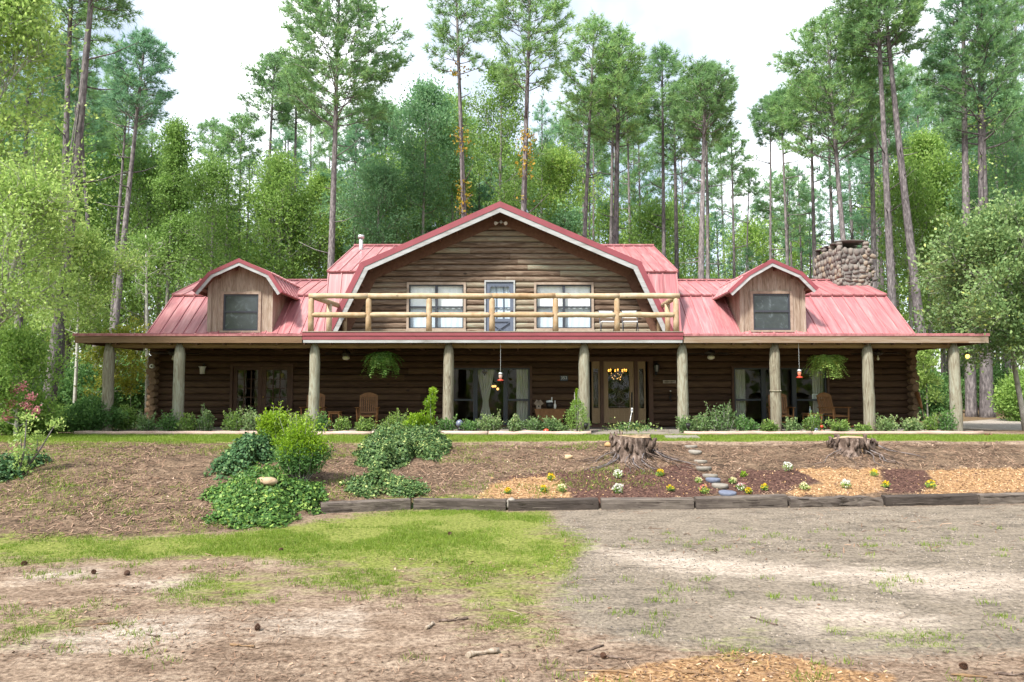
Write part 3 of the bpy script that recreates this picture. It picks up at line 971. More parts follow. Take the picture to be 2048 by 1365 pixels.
# back and side shell, floors and ceilings so that the rooms are closed and dim
mb = MB()
mb.box(WX0 + .1, WX1 - .1, 31.5, 31.7, PL, ZWT, mi=0)
mb.box(WX0 + .26, WX0 + .3, YW + .25, 31.5, PL, ZWT)
mb.box(WX1 - .3, WX1 - .26, YW + .25, 31.5, PL, ZWT)
mb.box(WX0 + .3, WX1 - .3, YW + .22, 31.5, PL - .05, ZF + .03, mi=1)
mb.box(WX0 + .3, WX1 - .3, YW + .23, 31.5, ZWT - .25, ZWT - .05)
for x in (xp(860, 25), xp(1150, 25), xp(1400, 25)):
    mb.box(x, x + .1, YW + .24, 31.4, ZF + .04, ZWT - .26)
mb.box(G[0][0] + .5, G[4][0] - .5, YW + .9, YW + 1.0, ZDK, ZDK + 2.6)
interior = mb.build('interior', [M['interior'], M['interior_floor']], house)
# porch floor, threshold step, ceiling
mb = MB()
mb.box(WX0 - .3, WX1 + .3, 22.0, YW + .2, PL - .2, ZF - .006, rnd=.4)
mb.box(xp(1168, 21.6), xp(1366, 21.6), 20.95, 22.0, PL - .2, ZF - .03, rnd=.7)
mb.build('porch_floor', M['concrete'], house)
mb = MB()
mb.box(O_entry[0] - .05, O_entry[1] + .05, YW - .28, YW + .1, ZF - .002, ZF + .055)
mb.build('threshold', M['brown_trim'], house)


# ---------------------------------------------------------------- metal roofs
def slab(mb, x0, x1, ya, za, yb, zb, th=.05, rib=.38, t0=None, t1=None):
    """ribbed sheet between the eave line (ya, za) and the upper line (yb, zb); t0, t1: other x limits along the upper line"""
    t0 = x0 if t0 is None else t0
    t1 = x1 if t1 is None else t1
    d = Vector((0, yb - ya, zb - za)); d.normalize()
    nrm = Vector((0, -d.z, d.y))
    if nrm.z < 0: nrm = -nrm
    A, B = Vector((0, ya, za)), Vector((0, yb, zb))
    vs = []
    for o in (0, -th):
        for P, xa, xb in ((A, x0, x1), (B, t0, t1)):
            q = P + nrm * o
            vs += [(xa, q.y, q.z), (xb, q.y, q.z)]
    mb.add(vs, [(0, 1, 3, 2), (4, 6, 7, 5), (0, 4, 5, 1), (2, 3, 7, 6), (0, 2, 6, 4), (1, 5, 7, 3)], R.uniform(.3, .7))
    lo, hi = min(x0, t0), max(x1, t1)
    n = max(2, int((hi - lo) / rib))
    for i in range(n + 1):
        x = lo + .02 + (hi - lo - .04) * i / n
        ua = 0.0
        if x > x1 and t1 > x1: ua = (x - x1) / (t1 - x1)
        if x < x0 and t0 < x0: ua = (x0 - x) / (x0 - t0)
        if ua > .97: continue
        w, h = .030, .030
        vs = []
        for P in (A + (B - A) * ua, B):
            for dx, dh in ((-w, -.003), (w, -.003), (w * .55, h), (-w * .55, h)):
                q = P + nrm * dh
                vs.append((x + dx, q.y, q.z))
        mb.add(vs, [(0, 1, 2, 3)[::-1], (4, 5, 6, 7), (1, 5, 6, 2), (2, 6, 7, 3), (3, 7, 4, 0)], R.uniform(.2, .8))


Yk0, Yk1, Ykr = 24.15, 26.0, 28.3
Zk0, Zk1 = ZE + .245, zp(591, 26.0)
Zkr = zp(561, Ykr)
RX0, RX1 = xp(293, 24.2, 668), xp(1830, 24.2, 668)
CX0, CX1 = at(656, 545, 24.75).x, at(1354, 545, 24.75).x
Zc1, Ycr = zp(544, 24.75), 29.0
Zcr = zp(492, Ycr)
mb = MB()
for x0, x1 in ((RX0, CX0 + .05), (CX1 - .05, RX1)):
    slab(mb, x0, x1, Yk0, Zk0 - .04, Yk1 + .04, Zk1 + .02)
    slab(mb, x0, x1, Yk1 - .10, Zk1 - .02 + .035, Ykr, Zkr)
    mb.box(x0, x1, Ykr - .14, Ykr + .14, Zkr - .02, Zkr + .035)
    slab(mb, x0, x1, 2 * Ykr - Yk1, Zk1, Ykr, Zkr)
    slab(mb, x0, x1, 2 * Ykr - Yk0, Zk0 - .1, 2 * Ykr - Yk1, Zk1)
slab(mb, CX0, G[0][0] + .03, 24.18, Zk0 - .02, 24.78, Zc1 + .02, t1=G[1][0] + .03)
slab(mb, G[4][0] - .03, CX1, 24.18, Zk0 - .02, 24.78, Zc1 + .02, t0=G[3][0] - .03)
slab(mb, CX0 - .03, CX1 + .03, 24.70, Zc1 + .02, Ycr, Zcr)
mb.box(CX0 - .03, CX1 + .03, Ycr - .15, Ycr + .15, Zcr - .02, Zcr + .04)
slab(mb, CX0 - .03, CX1 + .03, 2 * Ycr - 24.75, Zc1 + .02, Ycr, Zcr)
slab(mb, CX0, CX1, 2 * Ycr - 24.2, Zk0, 2 * Ycr - 24.75, Zc1)
roof = mb.build('roof', M['red_metal'], house)
# gable-end boards closing the roof ends
for x in (RX0 + .06, RX1 - .10):
    mb = MB()
    mb.poly_extrude([(Yk0, ZWT - .1), (Yk0 + .05, Zk0 - .1), (Yk1, Zk1 - .06), (Ykr, Zkr - .06), (2 * Ykr - Yk1, Zk1 - .06), (2 * Ykr - Yk0, ZWT - .1)], 0, .04)
    n = 12
    mb.v[-n:] = [(x + p[1], p[0], p[2]) for p in mb.v[-n:]]
    mb.build('end_board', M['dormer_wood'], roof)
for x in (CX0 + .05, CX1 - .09):
    mb = MB()
    mb.poly_extrude([(24.25, Zk0 - .1), (24.80, Zc1 - .06), (Ycr, Zcr - .06), (2 * Ycr - 24.8, Zc1 - .06), (2 * Ycr - 24.25, Zk0 - .1)], 0, .04)
    n = 10
    mb.v[-n:] = [(x + p[1], p[0], p[2]) for p in mb.v[-n:]]
    mb.build('end_board', M['dormer_wood'], roof)


def offset_line(P, t):
    """the outline moved inwards by t with mitred corners"""
    Q = []
    seg = []
    for i in range(4):
        A, B = Vector(P[i]), Vector(P[i + 1])
        d = (B - A).normalized()
        n = Vector((d.y, -d.x))            # inwards: down and towards the middle
        seg.append((A + n * t, B + n * t, d))
    Q.append(seg[0][0])
    for i in range(3):
        a, _, d1 = seg[i]
        b, _, d2 = seg[i + 1]
        den = d1.x * d2.y - d1.y * d2.x
        w = b - a
        k = (w.x * d2.y - w.y * d2.x) / den
        Q.append(a + d1 * k)
    Q.append(seg[3][1])
    return Q


def gambrel(P, y0, y1, parent, name, rake, board, ribs=.38, soffit_drop=.03):
    """roof running back from y0 to y1 over the outline P (left foot, left break, apex, right break, right foot)"""
    mb, tr, wb, sf = MB(), MB(), MB(), MB()
    th = .05
    for (a, b) in ((0, 1), (1, 2), (3, 2), (4, 3)):
        A, B = Vector((P[a][0], 0, P[a][1])), Vector((P[b][0], 0, P[b][1]))
        d = (B - A).normalized()
        n = Vector((-d.z, 0, d.x))
        if n.z < 0: n = -n
        if a in (1, 3) and b == 2:
            A = A - d * .07 + n * .02
        vs = []
        for o in (0, -th):
            for Q in (A, B):
                q = Q + n * o
                vs += [(q.x, y0, q.z), (q.x, y1, q.z)]
        fs = [(0, 1, 3, 2), (4, 6, 7, 5), (0, 4, 5, 1), (2, 3, 7, 6), (0, 2, 6, 4), (1, 5, 7, 3)]
        mb.add(vs, fs, R.uniform(.3, .7))
        k = max(2, int((y1 - y0) / ribs))
        for i in range(1, k + 1):
            y = y0 + (y1 - y0) * i / k
            vs = []
            for Q in (A, B):
                for dy, dh in ((-.03, -.003), (.03, -.003), (.017, .03), (-.017, .03)):
                    q = Q + n * dh
                    vs.append((q.x, y + dy, q.z))
            mb.add(vs, [(3, 2, 1, 0), (4, 5, 6, 7), (1, 5, 6, 2), (2, 6, 7, 3), (3, 7, 4, 0)], R.random())

        def inner(Q, t):   # points parallel to the outline
            return Q - n * t
        ext = .0
        # red rake trim, white board behind and below it, brown soffit
        def strip(m_, t0, t1, ya, yb, rnd):
            o0, o1 = offset_line(P, t0 - .012), offset_line(P, t1 - .012)
            q = [o0[a], o0[b], o1[b], o1[a]]
            m_.add([(p.x, ya, p.y) for p in q] + [(p.x, yb, p.y) for p in q], [(0, 1, 2, 3), (7, 6, 5, 4), (0, 4, 5, 1), (1, 5, 6, 2), (2, 6, 7, 3), (3, 7, 4, 0)], rnd)
        strip(tr, -.015, rake, y0 - .03, y0 + .03, R.random())
        strip(wb, rake - .01, rake + board, y0 - .012, y0 + .028, R.random())
        nseg = max(1, int((y1 - y0) / .5))
        strip(sf, .075 + soffit_drop, .10 + soffit_drop, y0 + .032, y1 - .05, R.random())
        L_ = (B - A).length
        for i in range(int(L_ / .62) + 1):
            q = A + d * (i * .62 + .2)
            if (q - A).length < L_ - .1:
                q = q - n * (.155 + soffit_drop)
                sf.box(q.x - .03, q.x + .03, y0 + .034, min(y0 + 1.1, y1 - .1), q.z - .05, q.z + .05, R.random())
    # ridge cap
    ap = P[2]
    mb.add([(ap[0] - .16, y0 - .02, ap[1] - .045), (ap[0], y0 - .02, ap[1] + .035), (ap[0] + .16, y0 - .02, ap[1] - .045), (ap[0] - .16, y1, ap[1] - .045), (ap[0], y1, ap[1] + .035), (ap[0] + .16, y1, ap[1] - .045)],
           [(0, 3, 4, 1), (1, 4, 5, 2), (0, 1, 2)], .6)
    o = mb.build(name, M['red_metal'], parent)
    deep = parent is not house
    tr.build('rake_trim', M['red_trim'], parent if deep else o)
    wb.build('bargeboard', M['white_board'], parent if deep else o)
    sf.build('soffit', M['soffit'], parent if deep else o)
    return o


groof = gambrel(G, YG, 28.9, house, 'gable_roof', .16, .15)
# rough brown infill where the wall meets the soffit
mb = MB()
o0, o1 = offset_line(G, .11), offset_line(G, .47)
for (a, b) in ((0, 1), (1, 2), (3, 2), (4, 3)):
    q = [o0[a], o0[b], o1[b], o1[a]]
    mb.add([(p.x, YW - .10, p.y) for p in q] + [(p.x, YW + .05, p.y) for p in q], [(0, 1, 2, 3), (7, 6, 5, 4), (0, 4, 5, 1), (1, 5, 6, 2), (2, 6, 7, 3), (3, 7, 4, 0)], R.random())
mb.build('frieze_board', M['soffit'], groof)

# ---------------------------------------------------------------- dormers
def dormer(pts, wx0, wx1, win):
    Yd, Ydw = 23.85, 24.3
    P = outline(pts, Yd)
    root = MB()
    zb = Zk0 - .03
    x0, x1 = xp(wx0, Ydw, 620), xp(wx1, Ydw, 620)
    # front wall as vertical boards up to the roof outline, with an opening for the window
    W0, W1, Z0, Z1 = (xp(win[0], Ydw, 620), xp(win[1], Ydw, 620), zp(win[3], Ydw), zp(win[2], Ydw))
    lim = lim_of(P, .06)

    def ztop(x):
        for i in range(4):
            (xa, za), (xb, zb_) = P[i], P[i + 1]
            if xa <= x <= xb:
                return za + (zb_ - za) * (x - xa) / (xb - xa) - .10
        return zb
    n = 14
    mbw = MB()
    xs = sorted([x0 + (x1 - x0) * i / n for i in range(n + 1)] + [W0, W1])
    for i in range(len(xs) - 1):
        a, b = xs[i], xs[i + 1]
        if b - a < .004: continue
        m = (a + b) / 2
        rn = R.random()
        cols = [(zb, None)] if not (W0 < m < W1) else [(zb, Z0), (Z1, None)]
        for lo, hi in cols:
            ha, hb = (ztop(a), ztop(b)) if hi is None else (hi, hi)
            dy = R.uniform(0, .006)
            mbw.add([(a + .002, Ydw + dy, lo), (b - .002, Ydw + dy, lo), (b - .002, Ydw + dy, hb), (a + .002, Ydw + dy, ha), (a + .002, Ydw + .06, lo), (b - .002, Ydw + .06, lo), (b - .002, Ydw + .06, hb), (a + .002, Ydw + .06, ha)],
                    [(0, 1, 2, 3), (7, 6, 5, 4), (0, 4, 5, 1), (1, 5, 6, 2), (2, 6, 7, 3), (3, 7, 4, 0)], rn)
    for xs_, sgn in ((x0, 1), (x1, -1)):
        k = 8
        for i in range(k):
            ya, yb = Ydw + .062 + 2.0 * i / k, Ydw + .062 + 2.0 * (i + 1) / k
            zlo = max(zb, Zk0 + (ya - Yk0) * (Zk1 - Zk0) / (Yk1 - Yk0) - .35)
            mbw.box(min(xs_, xs_ + sgn * .05), max(xs_, xs_ + sgn * .05), ya, yb - .004, zlo, ztop(xs_ + sgn * .1), R.random())
    # corner boards
    for xs_, sgn in ((x0, 1), (x1, -1)):
        mbw.box(min(xs_ - sgn * .012, xs_ + sgn * .11), max(xs_ - sgn * .012, xs_ + sgn * .11), Ydw - .028, Ydw - .003, zb, ztop(xs_ + sgn * .06), .9)
    dm = mbw.build('dormer', M['dormer_wood'], house)
    gambrel(P, Yd, 27.2, dm, 'dormer_roof', .10, .10, .36, 0)
    mw = MB()
    fr = .085
    y = Ydw - .035
    mw.box(W0 - .09, W0, y, Ydw + .04, Z0 - .05, Z1 + .09, .4)
    mw.box(W1, W1 + .09, y, Ydw + .04, Z0 - .05, Z1 + .09, .5)
    mw.box(W0, W1, y + .002, Ydw + .04, Z1, Z1 + .09, .3)
    mw.box(W0 - .10, W1 + .10, y - .03, Ydw + .04, Z0 - .11, Z0 - .05, .6)
    mw.box(W0, W1, Ydw + .03, Ydw + .05, Z0 - .04, Z1, .5, 1)
    for (a, b, c, d_) in ((W0, W1, Z0 - .045, Z0 + .015), (W0, W1, Z1 - .05, Z1 - .002), (W0, W1, (Z0 + Z1) / 2 - .03, (Z0 + Z1) / 2 + .03)):
        mw.box(a + .001, b - .001, Ydw - .006, Ydw + .028, c, d_, .5, 2)
    for a, b in ((W0, W0 + .05), (W1 - .05, W1)):
        mw.box(a + .001, b - .001, Ydw - .003, Ydw + .027, Z0 - .04, Z1 - .003, .5, 2)
    mw.build('window', [M['trim_wood'], M['dormer_glass'], M['dark_frame']], dm)
    return dm


dormer([(386, 583), (418, 546), (478, 519), (540, 546), (565, 584)], 416, 545, (447, 517, 589, 659))
dormer([(1457, 583), (1496, 547), (1544, 520), (1604, 546), (1636, 578)], 1480, 1610, (1506, 1580, 588, 658))

# ---------------------------------------------------------------- porch roof, deck, beam and posts
EX0, EX1 = xp(145, YE, 672), xp(1980, YE, 676)
DX0, DX1 = xp(605, YE, 672), xp(1366, YE, 672)
mb = MB()
slab(mb, EX0, DX0, YE, ZE, Yk0 + .35, Zk0 - .02, rib=.42)
proof2 = mb.build('porch_roof', M['red_metal'], house)
mb = MB()
slab(mb, DX1, EX1, YE, ZE, Yk0 + .35, Zk0 - .02, rib=.42)
# flat ends of the porch roof continue beyond the house body
proof = mb.build('porch_roof', M['red_metal'], house)
mb = MB()
mb.box(EX0 + .05, DX0 - .02, YE + .02, YE + .07, zp(686, YE), ZE - .055, .25)
mb.box(EX0 + .05, EX0 + .09, YE + .072, Yk0 + .3, zp(686, YE), ZE - .056, .3)
mb.build('fascia', M['fascia'], proof2)
mb = MB()
mb.box(DX1 + .02, EX1 - .6, YE + .02, YE + .07, zp(686, YE), ZE - .055, .75)
mb.box(EX1 - .598, EX1 - .03, YE + .021, YE + .069, zp(686, YE), ZE - .056, .95)
mb.box(EX1 - .07, EX1 - .03, YE + .072, Yk0 + .3, zp(686, YE), ZE - .056, .3)
mb.build('fascia', M['fascia'], proof)
mb = MB()
x = EX0 + .1
while x < EX1 - .1:
    w = R.uniform(.12, .16)
    mb.box(x, min(x + w - .004, EX1 - .08), YE + .075, YW + .18, zp(686, YE) + .05, zp(686, YE) + .075, R.random())
    x += w
for i in range(34):
    x = EX0 + .4 + i * (EX1 - EX0 - .8) / 33
    mb.box(x, x + .05, YE + .08, YW - .09, zp(686, YE) - .045, zp(686, YE) + .046, R.random())
mb.build('ceiling', M['soffit'], proof)
# balcony deck: red drip trim over a pale board
mb = MB()
zt, zm, zb_ = ZD, zp(672, YE), zp(680, YE)
mb.box(DX0, DX1, YE - .015, YE + .02, zb_ + .002, zm, .4, 0)
mb.box(DX0 - .01, DX1 + .01, YE - .035, YE + .02, zm, zt - .012, .7, 0)
mb.box(DX0 + .02, DX1 - .02, YE - .005, YE + .03, zp(686, YE), zb_, .5, 1)
mb.box(DX0, DX1, YE - .05, YE + .16, zt - .011, zt + .012, .3, 2)
for i in range(22):
    y0 = YE + .164 + i * .146
    mb.box(DX0 + .02, DX1 - .02, y0, y0 + .138, zt - .06, zt - .015, R.random(), 2)
mb.box(DX0 + .03, DX1 - .03, YE + .03, YW - .1, zp(686, YE) + .08, zt - .07, .4, 2)
mb.build('balcony_deck', [M['red_trim'], M['white_board'], M['deck']], house)
mb = MB()
PX = [217, 358, 629, 897, 1168, 1365, 1550, 1736, 1909]
posts = [xp(p, YP, 780) for p in PX]
seg = [EX0 + .85] + posts[1:-1] + [EX1 - .95]
for a, b in zip(seg[:-1], seg[1:]):
    n = max(3, int((b - a) / .5))
    mb.tube([(a + .01 + (b - a - .02) * i / n, YP + .01, (ZBB + ZBT) / 2 + .005) for i in range(n + 1)], [(ZBT - ZBB) / 2 * 1.12 * R.uniform(.96, 1.04) for _ in range(n + 1)], 10, R.random())
mb.build('porch_beam', M['beam'], house)
for i, x in enumerate(posts):
    mb = MB()
    n = 9
    top = ZBT - .03
    bot = PL - .25
    lean = R.uniform(-.015, .015)
    mb.tube([(x + lean * (k / n - .5) + R.uniform(-.006, .006), YP - .03 + R.uniform(-.006, .006), bot + (top - bot) * k / n) for k in range(n + 1)], [.158 * (1.03 - .10 * k / n) * R.uniform(.97, 1.03) for k in range(n)] + [.10], 12, R.random())
    if PX[i] == 1550:
        mb.tube([(x, YP - .03, zp(784, YP)), (x, YP - .03, zp(783, YP) + .03)], .168, 12, 0)
    mb.build('post', M['post'], house)

# ---------------------------------------------------------------- balcony railing of peeled poles
YR = YE + .14
rl = MB()
ztop_, zmid = zp(592.5, YR), zp(630.5, YR)
rx0, rx1 = xp(618, YR, 600), xp(1359, YR, 600)
cuts = [rx0, xp(735, YR), xp(984, YR), xp(1111, YR), xp(1240, YR), rx1]
for a, b, rn in zip(cuts[:-1], cuts[1:], (.85, .75, .1, .8, .95)):
    n = max(3, int((b - a) / .3))
    rl.tube([(a + (b - a) * i / n, YR, ztop_ + R.uniform(-.006, .006)) for i in range(n + 1)], [.082 * R.uniform(.95, 1.04) for _ in range(n + 1)], 10, rn, jit=.03)
railing = rl.build('railing', M['rail_wood'], house)
rp = [622, 737, 858, 984, 1111, 1234, 1352]
rpx = [xp(p, YR, 630) for p in rp]
for x, rn in zip(rpx, (.35, .25, .55, .5, .45, .4, .6)):
    mb = MB()
    mb.tube([(x, YR + .005, zt + .013), (x, YR + .005, zt + .30), (x, YR + .005, ztop_ - .12), (x, YR + .005, ztop_ - .05)], [.088, .084, .082, .05], 10, rn, jit=.03)
    mb.build('baluster', M['rail_wood'], railing)
for a, b in zip(rpx[:-1], rpx[1:]):
    mb = MB()
    n = 5
    mb.tube([(a + .03, YR - .02, zmid), (a + .12, YR - .02, zmid)] + [(a + (b - a) * i / n, YR - .02, zmid + R.uniform(-.008, .008)) for i in range(1, n)] + [(b - .12, YR - .02, zmid), (b - .03, YR - .02, zmid)], [.04, .076] + [.078] * (n - 1) + [.076, .04], 10, R.uniform(.3, .95), jit=.03)
    mb.build('rail', M['rail_wood'], railing)
for xa, xb, mids, rn in ((rx0 + .06, at(690, 622, 24.4).x, (xp(652, 22.8, 640),), .9), (rx1 - .06, at(1318, 622, 24.4).x, (xp(1332, 23.0, 640),), .5)):
    # side runs back to the wall
    xb = xa if abs(xb) > 90 else xb
    mb = MB()
    mb.tube([(xa, YR + .08, ztop_), (xa + (xb - xa) * .5, (YR + 24.45) / 2, ztop_), (xb, 24.45, ztop_)], .08, 10, .5, jit=.03)
    mb.build('rail', M['rail_wood'], railing)
    mb = MB()
    mb.tube([(xa + (xb - xa) * .98, 24.38, zt + .0), (xa + (xb - xa) * .98, 24.38, ztop_ - .05)], .085, 10, .45, jit=.03)
    mb.build('baluster', M['rail_wood'], railing)
    ym = 22.95
    t = (ym - YR) / (24.45 - YR)
    mb = MB()
    mb.tube([(xa + (xb - xa) * t, ym, zt + .0), (xa + (xb - xa) * t, ym, ztop_ - .05)], .085, 10, rn, jit=.03)
    mb.build('baluster', M['rail_wood'], railing)


# ---------------------------------------------------------------- windows and doors
def frame_bars(mb, x0, x1, z0, z1, w, ya, yb, rnd=.5, mi=0):
    mb.box(x0, x0 + w, ya, yb, z0, z1, rnd, mi)
    mb.box(x1 - w, x1, ya, yb, z0, z1, rnd, mi)
    mb.box(x0 + w, x1 - w, ya + .001, yb - .001, z1 - w, z1, rnd, mi)
    mb.box(x0 + w, x1 - w, ya + .001, yb - .001, z0, z0 + w, rnd, mi)


def wavy(x0, x1, z0, z1, y, amp, fold, mat_, parent, name='curtain', gather=None):
    nx, nz = 40, 10
    vs, fs = [], []
    xm = (x0 + x1) / 2
    for j in range(nz + 1):
        z = z0 + (z1 - z0) * j / nz
        g = 1.0 if gather is None else gather(j / nz)
        for i in range(nx + 1):
            u = i / nx
            x = x0 + (x1 - x0) * u
            if gather: x = xm + (x - xm) * g
            vs.append((x, y + amp * math.sin(u * fold * 2 * PI + .6 * math.sin(j * 1.3)) + amp * .6 * math.sin(j * .9 + u * 5), z))
    for j in range(nz):
        for i in range(nx):
            a = j * (nx + 1) + i
            fs.append((a, a + 1, a + nx + 2, a + nx + 1))
    m = MB(); m.add(vs, fs, .5, 0, True)
    return m.build(name, mat_, parent)


for O in (O_w1, O_w2):
    x0, x1, z0, z1 = O
    mb = MB()
    frame_bars(mb, x0, x1, z0, z1, .075, YW - .115, YW + .1, .8, 0)
    mb.box(x0 - .02, x1 + .02, YW - .15, YW - .05, z0 - .03, z0 + .03, .9, 0)
    a0, a1, b0, b1 = x0 + .076, x1 - .076, z0 + .076, z1 - .076
    frame_bars(mb, a0, a1, b0, b1, .035, YW - .06, YW + .05, .5, 1)
    xm, zm2 = (a0 + a1) / 2, b0 + (b1 - b0) * .49
    mb.box(xm - .04, xm + .04, YW - .065, YW + .05, b0 + .002, b1 - .002, .5, 1)
    mb.box(a0 + .002, xm - .041, YW - .055, YW + .04, zm2 - .025, zm2 + .025, .5, 1)
    mb.box(xm + .041, a1 - .002, YW - .055, YW + .04, zm2 - .025, zm2 + .025, .5, 1)
    w = mb.build('window', [M['trim_wood'], M['dark_frame']], house)
    m = MB(); m.box(a0 + .03, a1 - .03, YW - .012, YW - .006, zm2, b1 - .03); m.build('pane', M['glass'], w)
    m = MB(); m.box(a0 + .03, a1 - .03, YW - .030, YW - .024, b0 + .03, zm2); m.build('pane', M['glass_dim'], w)
    wavy(a0, a1, b0 - .02, b1 + .02, YW + .07, .010, 9, M['white_cloth'], w)

# balcony screen door: slate blue, scalloped head, glazed upper half and crossed lower panel
x0, x1, z0, z1 = O_dr
mb = MB()
frame_bars(mb, x0, x1, z0 - .1, z1, .05, YW - .12, YW + .1, .9, 1)
dx0, dx1, dz0, dz1 = x0 + .051, x1 - .051, z0 + .02, z1 - .051
zmid2 = dz0 + (dz1 - dz0) * .34
frame_bars(mb, dx0, dx1, dz0, dz1, .11, YW - .075, YW - .02, .5, 0)
mb.box(dx0 + .11, dx1 - .11, YW - .074, YW - .022, zmid2 - .05, zmid2 + .05, .5, 0)
mb.box(dx0 + .11, dx1 - .11, YW - .04, YW - .025, dz0 + .11, zmid2 - .05, .5, 0)
for a, b in (((dx0 + .12, dz0 + .13), (dx1 - .12, zmid2 - .06)), ((dx0 + .12, zmid2 - .06), (dx1 - .12, dz0 + .13))):
    mb.bar((a[0], YW - .055, a[1]), (b[0], YW - .055, b[1]), .022, .06, (0, 1, 0), .7, 0)
n = 7
for i in range(n):
    xx = dx0 + .11 + (dx1 - dx0 - .22) * (i + .5) / n
    mb.tube([(xx, YW - .07, dz1 - .11), (xx, YW - .03, dz1 - .11)], (dx1 - dx0 - .22) / n / 2 * 1.08, 12, .5, 0)
for sx in (dx0 + .11, dx1 - .11):
    for i in range(4):
        mb.tube([(sx, YW - .069, dz1 - .16 - i * .07), (sx, YW - .031, dz1 - .16 - i * .07)], .045 - .006 * i, 10, .5, 0)
ddoor = mb.build('balcony_door', [M['slate_door'], M['white_board']], house)
mb = MB()
gx0, gx1 = dx0 + .09, dx1 - .09
for i in (1, 2):
    xx = gx0 + (gx1 - gx0) * i / 3
    mb.box(xx - .014, xx + .014, YW + .0, YW + .03, zmid2, dz1 - .05)
for i in (1, 2):
    zz = zmid2 + (dz1 - zmid2) * i / 3
    mb.box(gx0, gx1, YW + .002, YW + .028, zz - .014, zz + .014)
mb.build('muntin', M['slate_door'], ddoor)
m = MB(); m.box(gx0, gx1, YW - .012, YW - .007, zmid2, dz1 - .08); m.build('pane', M['glass_dim'], ddoor)
wavy(gx0, gx1, zmid2, dz1 - .05, YW + .05, .008, 6, M['white_cloth'], ddoor)
mb = MB(); mb.lathe([(.0, -.03), (.022, -.02), (.022, .02), (0, .03)], (dx1 - .05, YW - .10, dz0 + .95), 8); mb.build('handle', M['black'], ddoor)

# lower picture windows
for O, splits in ((O_pic, (.06, .31, .69)), (O_right, (.02, .32, .65))):
    x0, x1, z0, z1 = O
    mb = MB()
    frame_bars(mb, x0 - .07, x1 + .07, z0 - .07, z1 + .07, .075, YW - .10, YW + .1, .6, 0)
    frame_bars(mb, x0 + .006, x1 - .006, z0 + .006, z1 - .006, .05, YW - .05, YW + .06, .5, 1)
    for t in splits[1:]:
        xx = x0 + (x1 - x0) * t
        mb.box(xx - .07, xx + .07, YW - .052, YW + .062, z0 + .05, z1 - .05, .5, 1)
    zr = z0 + (z1 - z0) * .44
    wl = x0 + (x1 - x0) * splits[1] - .07
    wr = x0 + (x1 - x0) * splits[2] + .07
    mb.box(x0 + .057, wl - .001, YW - .045, YW + .05, zr - .03, zr + .03, .5, 1)
    mb.box(wr + .001, x1 - .057, YW - .045, YW + .05, zr - .03, zr + .03, .5, 1)
    w = mb.build('window', [M['brown_trim'], M['dark_frame']], house)
    m = MB(); m.box(x0 + .04, x1 - .04, YW - .008, YW - .002, z0 + .04, z1 - .04); m.build('pane', M['glass'], w)
    if O is O_pic:
        xa, xb = xp(953, 24.8), xp(990, 24.8)
        wavy(xa, xb, z0 + .1, z1 - .05, YW + .22, .02, 5, M['sheer'], w, gather=lambda t: .28 + .72 * abs((t - .36) / .64) ** 1.1 if t > .36 else .28 + .5 * (.36 - t) / .36)
        wavy(xp(1033, 24.8), xp(1056, 24.8), z0 + .1, z1 - .05, YW + .22, .015, 4, M['sheer'], w)
    else:
        wavy(xp(1470, 24.8), xp(1489, 24.8), z0 + .1, z1 - .05, YW + .22, .015, 4, M['sheer'], w)
        wavy(xp(1623, 24.8), xp(1645, 24.8), z0 + .1, z1 - .05, YW + .22, .015, 4, M['sheer'], w)

# double doors with small panes, away from the chimney
x0, x1, z0, z1 = O_french
mb = MB()
frame_bars(mb, x0 - .08, x1 + .08, z0 - .06, z1 + .08, .085, YW - .10, YW + .1, .4, 0)
mb.box(x0 + .006, x1 - .006, YW - .02, YW + .1, z0, z0 + .03, .2, 0)
mb.build('door_casing', M['brown_trim'], house)
xm = (x0 + x1) / 2
for k, (a, b) in enumerate(((x0 + .008, xm - .004), (xm + .004, x1 - .008))):
    mb = MB()
    g0, g1, h0, h1 = a + .13, b - .13, z0 + .35, z1 - .13
    mb.box(a, g0, YW - .03, YW + .02, z0 + .035, z1 - .01, .3); mb.box(g1, b, YW - .03, YW + .02, z0 + .035, z1 - .01, .35)
    mb.box(g0, g1, YW - .028, YW + .018, z0 + .036, h0, .3); mb.box(g0, g1, YW - .028, YW + .018, h1, z1 - .011, .3)
    for i in (1, 2): 
        xx = g0 + (g1 - g0) * i / 3
        mb.box(xx - .013, xx + .013, YW - .025, YW + .015, h0, h1, .3)
    for i in range(1, 5):
        zz = h0 + (h1 - h0) * i / 5
        mb.box(g0, g1, YW - .022, YW + .012, zz - .013, zz + .013, .3)
    dr = mb.build('porch_door', M['brown_trim'], house)
    m = MB(); m.box(g0, g1, YW - .006, YW - .001, h0, h1); m.build('pane', M['glass'], dr)
    if k == 1:
        m = MB(); m.blob((a + .06, YW - .075, z0 + .95), (.03, .03, .03), 8, 6); m.tube([(a + .06, YW - .06, z0 + .95), (a + .06, YW - .028, z0 + .95)], .012, 6)
        m.build('knob', plain('brass', (.55, .38, .10), .25, metal=.9), dr)

# entrance: pale door between two leaded sidelights
x0, x1, z0, z1 = O_entry
mb = MB()
frame_bars(mb, x0 - .14, x1 + .14, z0 - .12, z1 + .12, .145, YW - .11, YW + .1, .5, 0)
u = [xp(p, YW, 790) for p in (1183, 1200, 1207, 1268, 1275, 1291)]
for a, b in ((u[1], u[2]), (u[3], u[4])):
    mb.box(a + .004, b - .004, YW - .10, YW + .08, z0 + .02, z1 - .022, .7, 0)
mb.build('door_casing', M['brown_trim'], house)
gz0 = zp(817, YW); gz1 = zp(738, YW)


